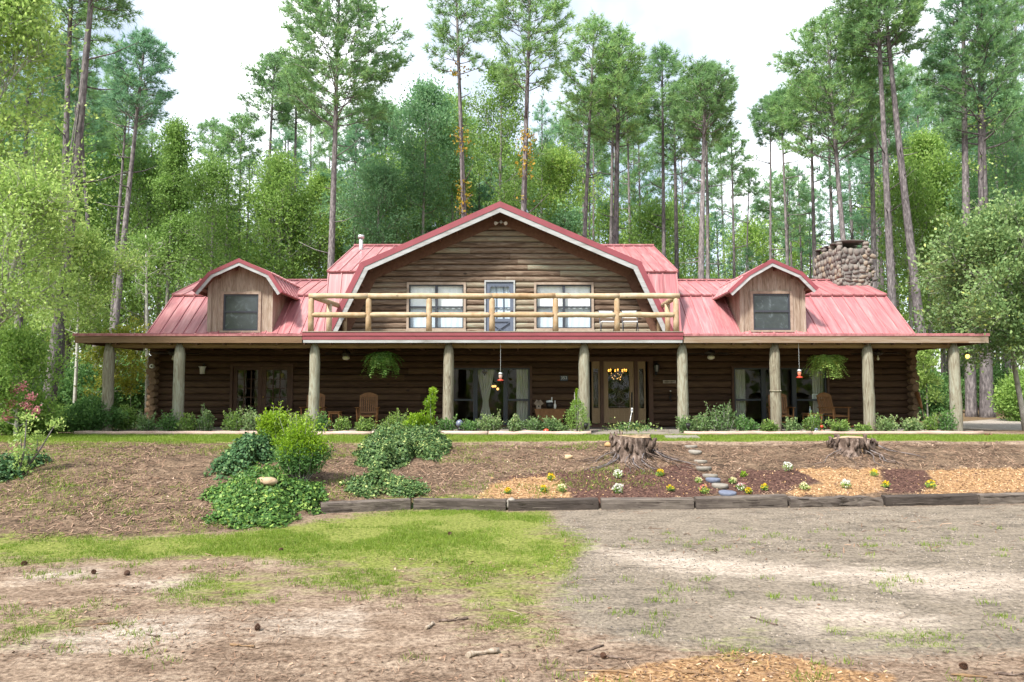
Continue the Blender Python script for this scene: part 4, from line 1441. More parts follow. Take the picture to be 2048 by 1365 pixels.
def leaded(g0, g1, h0, h1, y, seed):
    r_ = random.Random(seed)
    m = MB()
    cx, w, h = (g0 + g1) / 2, (g1 - g0) / 2, h1 - h0

    def curve(f, n=14, th=.010):
        pts = [Vector((cx + f(t / n)[0] * w * .96, y, h0 + f(t / n)[1] * h)) for t in range(n + 1)]
        m.tube(pts, th, 5)
    for s in (-1, 1):
        curve(lambda t: (s * (.15 + .8 * math.sin(t * PI)), .06 + .40 * t))
        curve(lambda t: (s * (.95 - .9 * math.sin(t * PI * .5)), .12 + .30 * t))
        curve(lambda t: (s * (.9 * math.sin(t * PI)), .42 + .30 * t))
        curve(lambda t: (s * (.95 - .75 * math.sin(t * PI)), .50 + .40 * t))
        curve(lambda t: (s * .55 * math.sin(t * PI), .62 + .25 * t))
        curve(lambda t: (s * .9 * t, .30 + .1 * math.sin(t * 2 * PI)))
        curve(lambda t: (s * .95 * t, .9 - .1 * t * t))
        curve(lambda t: (s * .4 * math.sin(t * PI), .10 + .2 * t))
    curve(lambda t: (0, .02 + .96 * t), th=.006)
    curve(lambda t: (-.95 + 1.9 * t, .04)); curve(lambda t: (-.95 + 1.9 * t, .96))
    return m


for k, (a, b) in enumerate(((u[0], u[1]), (u[2], u[3]), (u[4], u[5]))):
    mb = MB()
    e = .055 if k != 1 else .15
    g0, g1 = a + e, b - e
    ybk = YW + .04
    mb.box(a + .004, g0, YW - .04, ybk, z0 + .05, z1 - .024, .4); mb.box(g1, b - .004, YW - .04, ybk, z0 + .05, z1 - .024, .6)
    mb.box(g0, g1, YW - .039, ybk - .001, z0 + .05, gz0, .5); mb.box(g0, g1, YW - .039, ybk - .001, gz1, z1 - .025, .5)
    # raised moulding around the glass and the lower panels
    frame_bars(mb, g0 - .03, g1 + .03, gz0 - .03, gz1 + .03, .028, YW - .055, YW - .042, .8)
    hh = (gz0 - z0 - .15) / 2
    for j in (0, 1):
        frame_bars(mb, g0 - .01, g1 + .01, z0 + .10 + j * (hh + .03), z0 + .10 + hh + j * (hh + .03) - .03, .025, YW - .054, YW - .041, .75)
    dr = mb.build('front_door' if k == 1 else 'sidelight', M['door_wood'], house)
    m = MB(); m.box(g0, g1, YW - .004, YW + .001, gz0, gz1); m.build('pane', M['glass'], dr)
    leaded(g0, g1, gz0, gz1, YW - .012, k).build('leadwork', M['lead'], dr)
    if k == 1:
        m = MB(); m.box(b - .10, b - .06, YW - .058, YW - .042, zp(830, YW), zp(785, YW)); m.tube([(b - .08, YW - .05, zp(812, YW)), (b - .08, YW - .10, zp(808, YW)), (b - .08, YW - .10, zp(795, YW)), (b - .08, YW - .05, zp(792, YW))], .012, 6)
        m.build('handle', M['black'], dr)

# ---------------------------------------------------------------- chimney of field stone
cx0, cx1 = xp(1677, 27.3, 530), xp(1741, 27.3, 530)
cy0, cy1 = 27.3, 29.5
ztopc, zbase = zp(497, 27.3), zp(600, 27.3)
mb = MB()
mb.box(cx0 + .05, cx1 - .05, cy0 + .05, cy1 - .05, PL, ztopc, .5, 1)
Rs = random.Random(9)
s_i = 0


def stone_face(P0, U, V, wU, wV, n):
    global s_i
    rows = int(wV / .17)
    z = 0
    while z < wV:
        hgt = Rs.uniform(.12, .26)
        a = -Rs.uniform(0, .1)
        while a < wU:
            wdt = Rs.uniform(.14, .34)
            c = P0 + U * (a + wdt / 2) + V * (z + hgt / 2) + V * Rs.uniform(-.05, .05)
            rx, rz_ = wdt / 2 * 1.02, hgt / 2 * 1.12
            r = (rx, .075, rz_) if abs(U.x) > .5 else (.075, rx, rz_)
            mb.blob(c + n * .002, r, 9, 4, Rs.random(), 0, .30, s_i, Rs.uniform(-.3, .3) if abs(U.x) > .5 else 0)
            s_i += 1
            a += wdt
        z += hgt


hz = ztopc - zbase
stone_face(Vector((cx0, cy0 + .06, zbase)), Vector((1, 0, 0)), Vector((0, 0, 1)), cx1 - cx0, hz, Vector((0, -1, 0)))
stone_face(Vector((cx0 + .06, cy0, zbase)), Vector((0, 1, 0)), Vector((0, 0, 1)), cy1 - cy0, hz, Vector((-1, 0, 0)))
stone_face(Vector((cx1 - .06, cy0, zbase)), Vector((0, 1, 0)), Vector((0, 0, 1)), cy1 - cy0, hz, Vector((1, 0, 0)))
chim = mb.build('chimney', [M['stone'], M['mortar']], house)
mb = MB()
hcap = zp(483, 27.3) - ztopc
k = 0
for (x, y, rr) in ((cx0 + .11, cy0 + .12, .11), (cx1 - .11, cy0 + .12, .12), (cx0 + .11, cy0 + .8, .12), (cx0 + .11, cy0 + 1.45, .11), (cx0 + .11, cy1 - .12, .1), (cx1 - .11, cy1 - .12, .1), (cx1 - .11, cy0 + 1.1, .1)):
    for j in range(2):
        mb.blob((x, y, ztopc + hcap * (.22 + .5 * j)), (rr * 1.1, rr * 1.1, hcap * .36), 8, 5, Rs.random(), 0, .2, 400 + k); k += 1
for i in range(5):
    y0 = cy0 - .02 + i * (cy1 - cy0) / 5
    mb.blob(((cx0 + cx1) / 2, y0 + .22, ztopc + hcap + .03 + Rs.uniform(-.02, .02)), ((cx1 - cx0) / 2 + .06, .27, .055), 10, 5, Rs.uniform(0, .4), 0, .1, 450 + i)
mb.build('chimney_cap', M['stone'], chim)

# vent pipe
mb = MB()
p = at(722, 492, 28.2)
mb.tube([(p.x, 28.2, p.z - .5), (p.x, 28.2, zp(476, 28.2))], .075, 10)
mb.tube([(p.x, 28.2, zp(477, 28.2)), (p.x, 28.2, zp(471, 28.2))], .12, 10)
mb.build('vent_pipe', M['galv'], house)
# ------------------------------------------------------------------ foliage builders (real leaf-sized faces)
def unit(a):
    return a / (np.linalg.norm(a, axis=-1, keepdims=True) + 1e-9)


def leafquads(P, D, size, asp=.5, jit=.7, g=None):
    g = g or rng
    n = len(P)
    u = unit(D + g.normal(0, jit, (n, 3)))
    v = unit(np.cross(u, g.normal(0, 1, (n, 3))))
    s = size * g.uniform(.65, 1.3, (n, 1))
    w = np.cross(u, v) * s * .10
    return np.stack([P, P + u * s * .5 + v * s * asp / 2 + w, P + u * s, P + u * s * .5 - v * s * asp / 2 + w], 1).reshape(-1, 3)


def needles(P, D, ln, w, per, g, spread=1.0):
    """tufts of needles: every node carries a brush of thin blades"""
    n = len(P)
    P2 = np.repeat(P, per, 0); D2 = np.repeat(D, per, 0)
    u = unit(D2 + g.normal(0, .62 * spread, (n * per, 3)))
    L_ = ln * g.uniform(.7, 1.25, (n * per, 1))
    v = unit(np.cross(u, g.normal(0, 1, (n * per, 3)))) * (w / 2)
    tip = P2 + u * L_
    tip[:, 2] -= .12 * L_[:, 0]
    return np.stack([P2 - v, P2 + v, tip], 1).reshape(-1, 3)


def pine(name, label, loc, H, r0, cb, cw, tip=(0, 0), seed=0, nb=40, mats=None, ln=.30, per=11, group=None, stubs=6, cat='pine tree', dens=1.0, top=.98, wob=.12, bark='bark', low=.75):
    """pine with a bare trunk up to cb*H and a crown of radius cw; tip: how far the trunk leans at its top"""
    g = np.random.default_rng(seed + 100)
    r_ = random.Random(seed)
    root = thing(name, label, cat, loc, 0, group)
    nseg = 12
    w1, w2 = r_.uniform(-wob, wob), r_.uniform(-wob, wob)

    def tp(t):
        return Vector((tip[0] * t + w1 * math.sin(t * PI * 1.3) * H * .03, tip[1] * t + w2 * math.sin(t * PI * 1.7) * H * .03, H * t))

    def tr(t):
        return r0 * (1.0 - .80 * t ** 1.15) + (.25 * r0 * max(0, 1 - t * 28) ** 2)
    mb = MB()
    ts = [0, .012, .035] + [.1 + .9 * i / nseg for i in range(nseg + 1)]
    mb.tube([tp(t) - Vector((0, 0, .3 if t == 0 else 0)) for t in ts], [tr(t) for t in ts], 9, .5, jit=.05)
    for k in range(stubs):
        t = r_.uniform(cb * .55, cb)
        a = r_.uniform(0, 2 * PI)
        p = tp(t)
        L_ = r_.uniform(.4, 1.8)
        d = Vector((math.cos(a), math.sin(a), r_.uniform(-.1, .5)))
        mb.tube([p, p + d * L_ * .5, p + d * L_ + Vector((0, 0, .1 * L_))], [.035, .022, .010], 4, .7)
    P, D = [], []
    az = r_.uniform(0, 6.28)
    for i in range(nb):
        t0 = (i + r_.random() * .6) / nb
        t = cb + (top - cb) * t0
        az += 2.399 + r_.uniform(-.5, .5)
        prof = (low + (1 - low) * min(1, t0 / .35)) if t0 < .35 else max(.16, (1 - ((t0 - .35) / .65) ** 1.9))
        L_ = cw * prof * r_.uniform(.62, 1.12)
        el = math.radians(r_.uniform(5, 28) + 34 * t0)
        dh = Vector((math.cos(az), math.sin(az), 0))
        p0 = tp(t)
        br = max(.018, tr(t) * .34)

        def bp(s, L_=L_, dh=dh, el=el, p0=p0):
            return p0 + dh * (L_ * s * math.cos(el)) + Vector((0, 0, L_ * (s * math.sin(el) + .16 * s * s)))
        pts = [bp(s) for s in (0, .3, .65, 1)]
        mb.tube(pts, [br, br * .72, br * .45, .012], 5, .4, cap=False)
        side = Vector((-dh.y, dh.x, 0))
        nsub = max(2, int(2.2 + L_ * 2.0 * dens))
        for k in range(nsub):
            s = .34 + .66 * (k + r_.random() * .7) / nsub
            sg = 1 if k % 2 else -1
            q0 = bp(min(s, 1))
            l2 = L_ * (.42 - .22 * s) * r_.uniform(.6, 1.3) + .25
            d2 = (dh * r_.uniform(.5, 1.0) + side * (sg * r_.uniform(.4, 1.0)) + Vector((0, 0, r_.uniform(.05, .75)))).normalized()
            mb.tube([q0, q0 + d2 * l2 * .6 + Vector((0, 0, .03)), q0 + d2 * l2], [.018, .013, .006], 3, .4, cap=False)
            m = max(2, int(l2 / .17))
            for j in range(m):
                f = .35 + .65 * (j + 1) / m
                P.append(q0 + d2 * (l2 * f)); D.append(d2 * .8 + Vector((0, 0, .35)))
        for s in (.8, .9, 1.0):
            P.append(bp(s)); D.append(dh * .7 + Vector((0, 0, .5)))
    for k in range(6):
        P.append(tp(1.0 - .012 * k)); D.append(Vector((0, 0, 1)))
    P = np.array([tuple(p) for p in P]); D = np.array([tuple(p) for p in D])
    P = np.repeat(P, 2, 0) + g.normal(0, .085, (len(P) * 2, 3)); D = np.repeat(D, 2, 0)
    mb.build('trunk', M[bark], root, world=False)
    V = needles(P, unit(D), ln, .030, per, g)
    # needles of one tuft share a tone
    r = np.clip(np.repeat(g.beta(2, 2, len(P)), per) + g.normal(0, .08, len(P) * per), 0, 1)
    np_obj('crown', V, 3, r, mats or M['needle'], root)
    return root


def grow(mb, P, D, p0, d, L_, r, level, r_, up=.25, kids=(5, 4, 3), shape=None, split=(.45, .95)):
    """one limb with its side limbs; collects twig ends in P, D"""
    n = 4
    pts = [p0]
    dd = Vector(d).normalized()
    for i in range(n):
        dd = (dd + Vector((r_.uniform(-.16, .16), r_.uniform(-.16, .16), r_.uniform(-.08, .14) + up * .12))).normalized()
        pts.append(pts[-1] + dd * (L_ / n))
    mb.tube(pts, [r * (1 - .75 * i / n) + .004 for i in range(n + 1)], 5 if level else 4, .5, cap=False)
    if level == 0:
        for i in (2, 3, 4):
            P.append(pts[i]); D.append(dd)
        return
    k = kids[level - 1]
    for i in range(k):
        f = .3 + .7 * (i + r_.random()) / k
        j = min(n - 1, int(f * n)); q = pts[j].lerp(pts[j + 1], f * n - j if f * n - j <= 1 else 1)
        a = r_.uniform(0, 2 * PI)
        side = dd.cross(Vector((math.cos(a), math.sin(a), .3))).normalized()
        nd = (dd * r_.uniform(.5, .9) + side * r_.uniform(.5, 1.0) + Vector((0, 0, up * r_.uniform(-.2, .8)))).normalized()
        grow(mb, P, D, q, nd, L_ * r_.uniform(*split) * .75, r * .5, level - 1, r_, up, kids, shape, split)
    P.append(pts[-1]); D.append(dd)


def broadleaf(name, label, loc, H, r0, cb, cw, leaf, seed=0, nl=14, kids=(3, 4), per=16, size=.12, mats=None, tip=(0, 0), group=None, cat='tree', bark='bark_grey', puff=.30, conical=False, asp=.55, droop=0.):
    g = np.random.default_rng(seed + 500)
    r_ = random.Random(seed)
    root = thing(name, label, cat, loc, 0, group)
    mb = MB()
    w1, w2 = r_.uniform(-.5, .5), r_.uniform(-.5, .5)

    def tp(t):
        return Vector((tip[0] * t + w1 * .10 * math.sin(t * 5) * H * .15, tip[1] * t + w2 * .10 * math.sin(t * 4) * H * .15, H * t))
    ts = [i / 10 for i in range(11)]
    mb.tube([tp(t) - Vector((0, 0, .3 if t == 0 else 0)) for t in ts], [r0 * (1.15 - t) + .008 for t in ts], 8, .5, jit=.04)
    P, D = [], []
    az = r_.uniform(0, 6)
    for i in range(nl):
        t0 = (i + r_.random() * .7) / nl
        t = cb + (.97 - cb) * t0
        az += 2.4 + r_.uniform(-.6, .6)
        prof = (1.0 - .85 * t0) if conical else (.72 + .28 * min(1, t0 / .4) if t0 < .4 else max(.22, 1 - ((t0 - .4) / .6) ** 2.2))
        L_ = cw * prof * r_.uniform(.6, 1.05)
        el = math.radians(r_.uniform(0, 35) + 35 * t0)
        d = Vector((math.cos(az) * math.cos(el), math.sin(az) * math.cos(el), math.sin(el)))
        grow(mb, P, D, tp(t), d, L_, r0 * .32 * (1.1 - t), len(kids), r_, .25, kids)
    P.append(tp(1)); D.append(Vector((0, 0, 1)))
    mb.build('trunk', M[bark], root, world=False)
    P = np.array([tuple(p) for p in P]); D = np.array([tuple(p) for p in D])
    n = len(P)
    tone = g.beta(2, 2, n)
    P2 = np.repeat(P, per, 0) + g.normal(0, puff, (n * per, 3)) * np.array([1, 1, .75]); D2 = np.repeat(D, per, 0) + np.array([0, 0, .2 - droop])
    r = np.clip(np.repeat(tone, per) * .7 + .3 * g.random(n * per) , 0, 1)
    np_obj('crown', leafquads(P2, D2, size, asp, .8, g), 4, r, mats or M[leaf], root)
    return root


def shrub(name, label, loc, w, h, leaf, seed=0, stems=9, per=60, size=.05, group=None, cat='shrub', d=None, base=.08, asp=.5, top_mat=None, top_at=.7, lump=.34, stem_mat='bark_grey', upright=0., stray=0):
    """bush: stems fanning out, each carrying lumps of leaves"""
    g = np.random.default_rng(seed + 900)
    r_ = random.Random(seed)
    root = thing(name, label, cat, loc, 0, group)
    d = d or w
    mb = MB()
    P, T = [], []
    for i in range(stems):
        a = 2.4 * i + r_.uniform(-.4, .4)
        q = math.sqrt((i + .5) / stems)
        e = Vector((math.cos(a) * q * w * .42, math.sin(a) * q * d * .42, h * (1 - .45 * q * q * (1 - upright)) * r_.uniform(.72, 1.0)))
        b = Vector((math.cos(a) * q * w * .10, math.sin(a) * q * d * .10, -.03))
        m = (b * .55 + e * .45) + Vector((e.x * .15, e.y * .15, -.02 * h))
        mb.tube([b, m, e], [.012 + .006 * h, .009, .004], 4, .5, cap=False)
        for f in (.35, .6, .8, .95):
            c = b.lerp(e, f) + Vector((r_.uniform(-.08, .08) * w, r_.uniform(-.08, .08) * d, r_.uniform(-.05, .05) * h))
            if c.z < base * h: c.z = base * h
            P.append(c); T.append(f)
    S_ = []
    for k in range(stray):
        a = r_.uniform(0, 2 * PI)
        e = Vector((math.cos(a) * w * r_.uniform(.15, .55), math.sin(a) * d * .3, h * r_.uniform(.85, 1.22)))
        mb.tube([(0, 0, .05), e * .6, e], [.009, .006, .003], 4, .5, cap=False)
        for f in np.linspace(.45, 1, 12):
            S_.append(tuple(e * float(f)))
    mb.build('stem', M[stem_mat], root, world=False)
    P = np.array([tuple(p) for p in P])
    n = len(P)
    rad = lump * min(w, h) * .5
    o = unit(g.normal(0, 1, (n * per, 3))) * (g.random((n * per, 1)) ** .45) * rad
    P2 = np.repeat(P, per, 0) + o
    P2[:, 2] = np.maximum(P2[:, 2], .015)
    D2 = unit(o) + np.array([0, 0, .45])
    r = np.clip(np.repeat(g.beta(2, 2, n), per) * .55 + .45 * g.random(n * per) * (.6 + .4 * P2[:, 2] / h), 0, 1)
    if S_:
        S_ = np.repeat(np.array(S_), 3, 0)
        S_ = S_ + g.normal(0, .018, S_.shape)
        P2 = np.concatenate([P2, S_]); D2 = np.concatenate([D2, g.normal(0, .6, S_.shape) + [0, 0, .4]]); r = np.concatenate([r, g.uniform(.4, 1, len(S_))])
    mats = [M[leaf]]
    mi = None
    if top_mat:
        mats.append(M[top_mat])
        mi = (P2[:, 2] + g.normal(0, .08 * h, len(P2)) > top_at * h).astype(int)
    np_obj('foliage', leafquads(P2, D2, size, asp, .6, g), 4, r, mats, root, mi)
    return root


def on_ground(px, py):
    return hit(px, py)


# ------------------------------------------------------------------ porch furniture and fittings
R2 = random.Random(17)


def leg(mb_root, pts, r, name='leg', m='chair_wood', n=7):
    mb = MB(); mb.tube(pts, r, n, R2.random()); return mb.build(name, M[m], mb_root, False)


def rocker(name, label, loc, rz):
    t = thing(name, label, 'rocking chair', loc, rz, 'wooden rocking chairs on the porch')
    W_ = .28
    mb = MB()
    for i in range(7):
        y = -.24 + i * .078
        mb.box(-W_, W_, y, y + .068, .40 + .012 * abs(i - 4) * -.6, .425 + .012 * abs(i - 4) * -.6, R2.random())
    mb.build('seat', M['chair_wood'], t, False)
    mb = MB()
    Rm = Matrix.Translation((0, .29, .42)) @ Matrix.Rotation(math.radians(-14), 4, 'X')
    mb.box(-W_, -W_ + .05, -.016, .016, -.02, .60, .4, 0, Rm); mb.box(W_ - .05, W_, -.016, .016, -.02, .60, .5, 0, Rm)
    mb.box(-W_ + .05, W_ - .05, -.014, .014, .04, .10, .5, 0, Rm)
    for i in range(7):
        x = -W_ + .085 + i * (2 * W_ - .17) / 6
        mb.box(x - .021, x + .021, -.009, .009, .10, .585, R2.random(), 0, Rm)
    n = 12                                             # arched head rail
    top = [(-W_ + 2 * W_ * i / n, .58 + .15 * math.sin(PI * (.12 + .76 * i / n)) - .02) for i in range(n + 1)]
    pts = [(-W_, .57), (W_, .57)] + [(x, z) for x, z in reversed(top)]
    k = len(pts)
    vs = [Rm @ Vector((x, -.018, z)) for x, z in pts] + [Rm @ Vector((x, .018, z)) for x, z in pts]
    mb.add(vs, [tuple(range(k)), tuple(reversed(range(k, 2 * k)))] + [(i, i + k, (i + 1) % k + k, (i + 1) % k) for i in range(k)], .6)
    mb.build('backrest', M['chair_wood'], t, False)
    for s in (-1, 1):
        mb = MB(); mb.box(s * W_ - .045 + s * .03, s * W_ + .045 + s * .03, -.30, .34, .64, .665, R2.random()); mb.blob((s * W_ + s * .03, -.30, .652), (.055, .04, .014), 8, 4)
        mb.build('armrest', M['chair_wood'], t, False)
        leg(t, [(s * W_, -.25, .05), (s * W_ + s * .015, -.26, .40), (s * W_ + s * .03, -.25, .64)], [.022, .026, .02])
        leg(t, [(s * W_, .27, .05), (s * W_, .28, .42), (s * W_ + s * .02, .33, .64)], [.022, .024, .018])
        mb = MB(); mb.tube([(s * W_, -.46 + .96 * i / 8, .02 + .075 * ((i - 4) / 4) ** 2) for i in range(9)], .022, 6); mb.build('runner', M['chair_wood'], t, False)
    mb = MB(); mb.tube([(-W_, -.25, .2), (W_, -.25, .2)], .014, 6); mb.tube([(-W_, .27, .2), (W_, .27, .2)], .014, 6); mb.build('stretcher', M['chair_wood'], t, False)
    return t


YC = 23.2
ch0 = rocker('rocking_chair', 'slatted rocker half hidden by the post next to the slim side table', (xp(626, YC, 820), YC, ZF), .05)
for px, lab, rz in ((735, 'slatted rocker in full view below the larger bright hanging fern', .10), (1562, 'slatted rocker half hidden by the banded porch post', -.10), (1669, 'slatted rocker turned aside, beside the side table with the bottle', .36)):
    dup(ch0, (xp(px, YC, 820), YC, ZF), rz, lab)


def side_table(label, loc, w, h):
    t = thing('side_table', label, 'side table', loc, 0, 'small wooden porch tables')
    mb = MB(); mb.box(-w / 2, w / 2, -w / 2, w / 2, h - .025, h, .6); mb.box(-w / 2 + .03, w / 2 - .03, -w / 2 + .03, w / 2 - .03, h - .08, h - .026, .4); mb.build('top', M['chair_wood'], t, False)
    for sx in (-1, 1):
        for sy in (-1, 1):
            a = w / 2 - .04
            leg(t, [(sx * a, sy * a, h - .03), (sx * (a + .015), sy * (a + .015), h * .7), (sx * (a - .02), sy * (a - .02), h * .3), (sx * (a + .02), sy * (a + .02), 0)], [.024, .022, .016, .018])
    return t


side_table('slim high wooden side table between the two rockers by the double doors', (xp(670, 22.9, 840), 22.9, ZF), .36, zp(823, 22.9) - ZF)
ts_ = side_table('square wooden side table holding a bottle between the chimney-side rockers', (xp(1625, 22.9, 840), 22.9, ZF), .46, zp(827, 22.9) - ZF)
b = thing('bottle', 'clear plastic bottle standing on the square side table', 'bottle', (xp(1620, 22.85, 820), 22.85, zp(827, 22.9)))
mb = MB(); mb.lathe([(.035, 0), (.035, .12), (.014, .16), (.014, .185)], n=10); mb.build('body', plain('bottle_plastic', (.25, .32, .36), .15, spec=.7), b, False)
mb = MB(); mb.lathe([(.016, .186), (.016, .205)], n=8); mb.build('cap', M['white_plastic'], b, False)

# drop-leaf table against the wall
Yt = 24.0
tx, tzp = xp(1100, Yt, 820), zp(818, Yt)
t = thing('drop_leaf_table', 'dark red-brown table with a half-round hanging flap, by the curtained window', 'table', (tx, Yt, ZF))
hw_ = .49
h_ = tzp - ZF
mb = MB(); mb.box(-hw_, hw_, -.16, .20, h_ - .025, h_, .4); mb.build('top', M['chair_wood'], t, False)
n = 14
pts = [(-hw_, h_ - .027)] + [(-hw_ * math.cos(PI * i / n), h_ - .03 - .43 * math.sin(PI * i / n)) for i in range(n + 1)] + [(hw_, h_ - .027)]
mb = MB(); mb.poly_extrude(pts[::-1], -.185, -.165, .25); mb.build('flap', M['chair_wood'], t, False)
for sx in (-1, 1):
    for sy in (-.10, .15):
        leg(t, [(sx * .38, sy, h_ - .03), (sx * .38, sy, h_ * .5), (sx * .40, sy, 0)], [.028, .02, .024])
bh = thing('birdhouse', 'small wooden birdhouse with dark doorway, end of the drop-leaf table', 'birdhouse', (xp(1077, Yt), Yt, tzp))
mb = MB(); mb.poly_extrude([(-.075, 0), (.075, 0), (.075, .13), (0, .23), (-.075, .13)], -.06, .06, .7); mb.build('body', M['trim_wood'], bh, False)
mb = MB(); mb.tube([(0, -.064, .08), (0, -.058, .08)], .028, 10); mb.build('entrance_hole', M['black'], bh, False)
mb = MB(); mb.bar((-.09, 0, .115), (0, 0, .245), .16, .014, (0, 1, 0)); mb.bar((.09, 0, .115), (0, 0, .245), .16, .014, (0, 1, 0)); mb.build('roof', M['trim_wood'], bh, False)
pt = thing('planter', 'black square planter with white cloth heaped in it, on the drop-leaf table', 'planter', (xp(1099, Yt), Yt + .02, tzp))
mb = MB(); mb.lathe([(.09, 0), (.12, .20), (.115, .20), (.10, .17)], n=14); mb.build('pot', M['black'], pt, False)
mb = MB(); [mb.blob((.05 * math.cos(a), .05 * math.sin(a), .22 + .03 * math.sin(a * 2)), (.06, .06, .05), 8, 5, .5, 0, .2, int(a * 9)) for a in (0, 1.6, 3.1, 4.6)]; mb.blob((.07, 0, .29), (.022, .02, .09), 6, 5); mb.build('cloth', M['white_cloth'], pt, False)
vb = thing('vase', 'slender white bottle vase beside the black planter', 'vase', (xp(1109.5, Yt), Yt - .02, tzp))
mb = MB(); mb.lathe([(.035, 0), (.045, .08), (.036, .14), (.016, .18), (.016, .25), (.024, .26)], n=12); mb.build('body', M['white_plastic'], vb, False)


# hanging ferns
def hang_fern(label, px, py0, py1, wpx, seed, mt):
    Y = 22.2
    x = xp(px, Y, 730)
    z1 = zp(py0, Y); z0 = zp(py1, Y)
    zc = zp((py0 * .72 + py1 * .28), Y) + .10
    t = thing('hanging_fern', label, 'hanging plant', (x, Y, zc), 0, 'hanging fern baskets')
    g = np.random.default_rng(seed)
    w = wpx / F * Y / 2 * .92
    mb = MB(); mb.lathe([(.07, -.12), (.13, -.02), (.14, 0), (.12, 0)], n=14); mb.build('basket', M['black'], t, False)
    mb = MB()
    for k in range(3):
        a = k * 2.09
        mb.tube([(.13 * math.cos(a), .13 * math.sin(a), 0), (0, 0, .42)], .004, 4)
    mb.tube([(0, 0, .42), (0, 0, ZBT + .12 - zc)], .004, 4)
    mb.build('hanger', M['black'], t, False)
    P, D, Rn = [], [], []
    for k in range(120):
        a = g.uniform(0, 2 * PI); L_ = w * g.uniform(.65, 1.15); up = g.uniform(.05, .9)
        tone = g.random()
        pr = None
        for s in np.linspace(.12, 1, 22):
            p = np.array([math.cos(a) * L_ * s, math.sin(a) * L_ * s, .03 + up * .35 * s - (.30 + (z1 - z0) * .50) * s ** 2.2 * (1.05 - .55 * up)])
            for sg in (-1, 1):
                P.append(p); D.append([-math.sin(a) * sg + .3 * math.cos(a), math.cos(a) * sg + .3 * math.sin(a), -.25]); Rn.append(tone * .6 + .4 * g.random())
    P, D = np.array(P), np.array(D)
    np_obj('fronds', leafquads(P, D, .062, .38, .22, g), 4, np.array(Rn), mt, t)
    return t


hang_fern('large bright fern basket hanging over the slatted rocker', 765, 702, 757, 82, 1, M['fern'])
hang_fern('dense darker fern basket hanging before the end of the reflecting window', 1651, 712, 756, 80, 2, M['leaf'])


def feeder(label, px, y0, y1, ytop, red):
    Y = YE + .12
    t = thing('hummingbird_feeder', label, 'bird feeder', (xp(px, Y, y1), Y, zp(y1, Y)), 0, 'red nectar feeders hanging from the porch edge')
    h = zp(y0, Y) - zp(y1, Y)
    mb = MB(); mb.lathe([(.03, 0), (.085, .012), (.10, .03), (.06, .05), (.03, .06)], n=14); mb.build('base', M['red_plastic'], t, False)
    mb = MB(); mb.lathe([(.03, .061), (.045, .09), (.055, h * .62), (.04, h * .72)], n=12); mb.build('bottle', plain('nectar_glass', (.5, .16, .10) if red else (.42, .30, .26), .1, spec=.7), t, False)
    mb = MB(); mb.lathe([(.045, h * .72), (.06, h * .80), (.05, h * .95), (.012, h)], n=12); mb.build('cap', M['galv'], t, False)
    mb = MB(); n = 16; zt_ = zp(ytop, Y) - zp(y1, Y)
    mb.tube([(.004 * (-1) ** i, 0, h + (zt_ - h) * i / n) for i in range(n + 1)], .005, 4); mb.build('chain', M['galv'], t, False)


feeder('glass nectar feeder on a long pale chain in front of the curtained window', 1001, 745, 763, 686, False)
feeder('all-orange nectar feeder on a thin chain in front of the reflecting window', 1599, 739, 757, 686, True)


def fan(label, px, py, globe, Y=23.0, blades=5, rot=0.0):
    zc = zp(686, YE) + .05
    x = xp(px, Y, py)
    t = thing('ceiling_fan', label, 'ceiling fan', (x, Y, zc), rot, 'ceiling fans under the porch roof')
    zl = zp(py, Y) - zc
    mb = MB(); mb.lathe([(.06, 0), (.06, -.03), (.016, -.04), (.016, zl * .35), (.12, zl * .42), (.14, zl * .62), (.09, zl * .75)][::-1], n=14); mb.build('motor', M['fan_dark'], t, False)
    for k in range(blades):
        a = k * 2 * PI / blades
        Rm = Matrix.Rotation(a, 4, 'Z') @ Matrix.Translation((.12, 0, zl * .6)) @ Matrix.Rotation(.2, 4, 'X')
        mb = MB(); mb.box(0, .14, -.02, .02, -.004, .004, .5, 0, Rm); mb.box(.12, .62, -.07, .07, -.006, .006, .5, 0, Rm); mb.build('blade', M['fan_dark'], t, False)
    mb = MB()
    if globe == 'bowl':
        mb.blob((0, 0, zl * .86), (.115, .115, .075), 14, 8, .5, 0, 0)
    else:
        mb.lathe([(.0, zl * 1.12), (.035, zl * 1.06), (.04, zl * .98), (.02, zl * .88), (.02, zl * .76)], n=10)
    mb.build('lamp_shade', M['opal'], t, False)


fan('ceiling fan with white bowl light between the double doors and hanging fern', 692, 720, 'bowl', rot=.2)
fan('ceiling fan with white bowl light on the stepping-stone side of the entrance', 1422, 719, 'bowl', rot=.5)
fan('ceiling fan with a bare bulb just past the post by the stacked log ends', 1756, 718, 'bulb', rot=.1)
fan('ceiling fan with a bare bulb beside the second porch post, over the white wall pot', 346, 718, 'bulb', rot=.3)

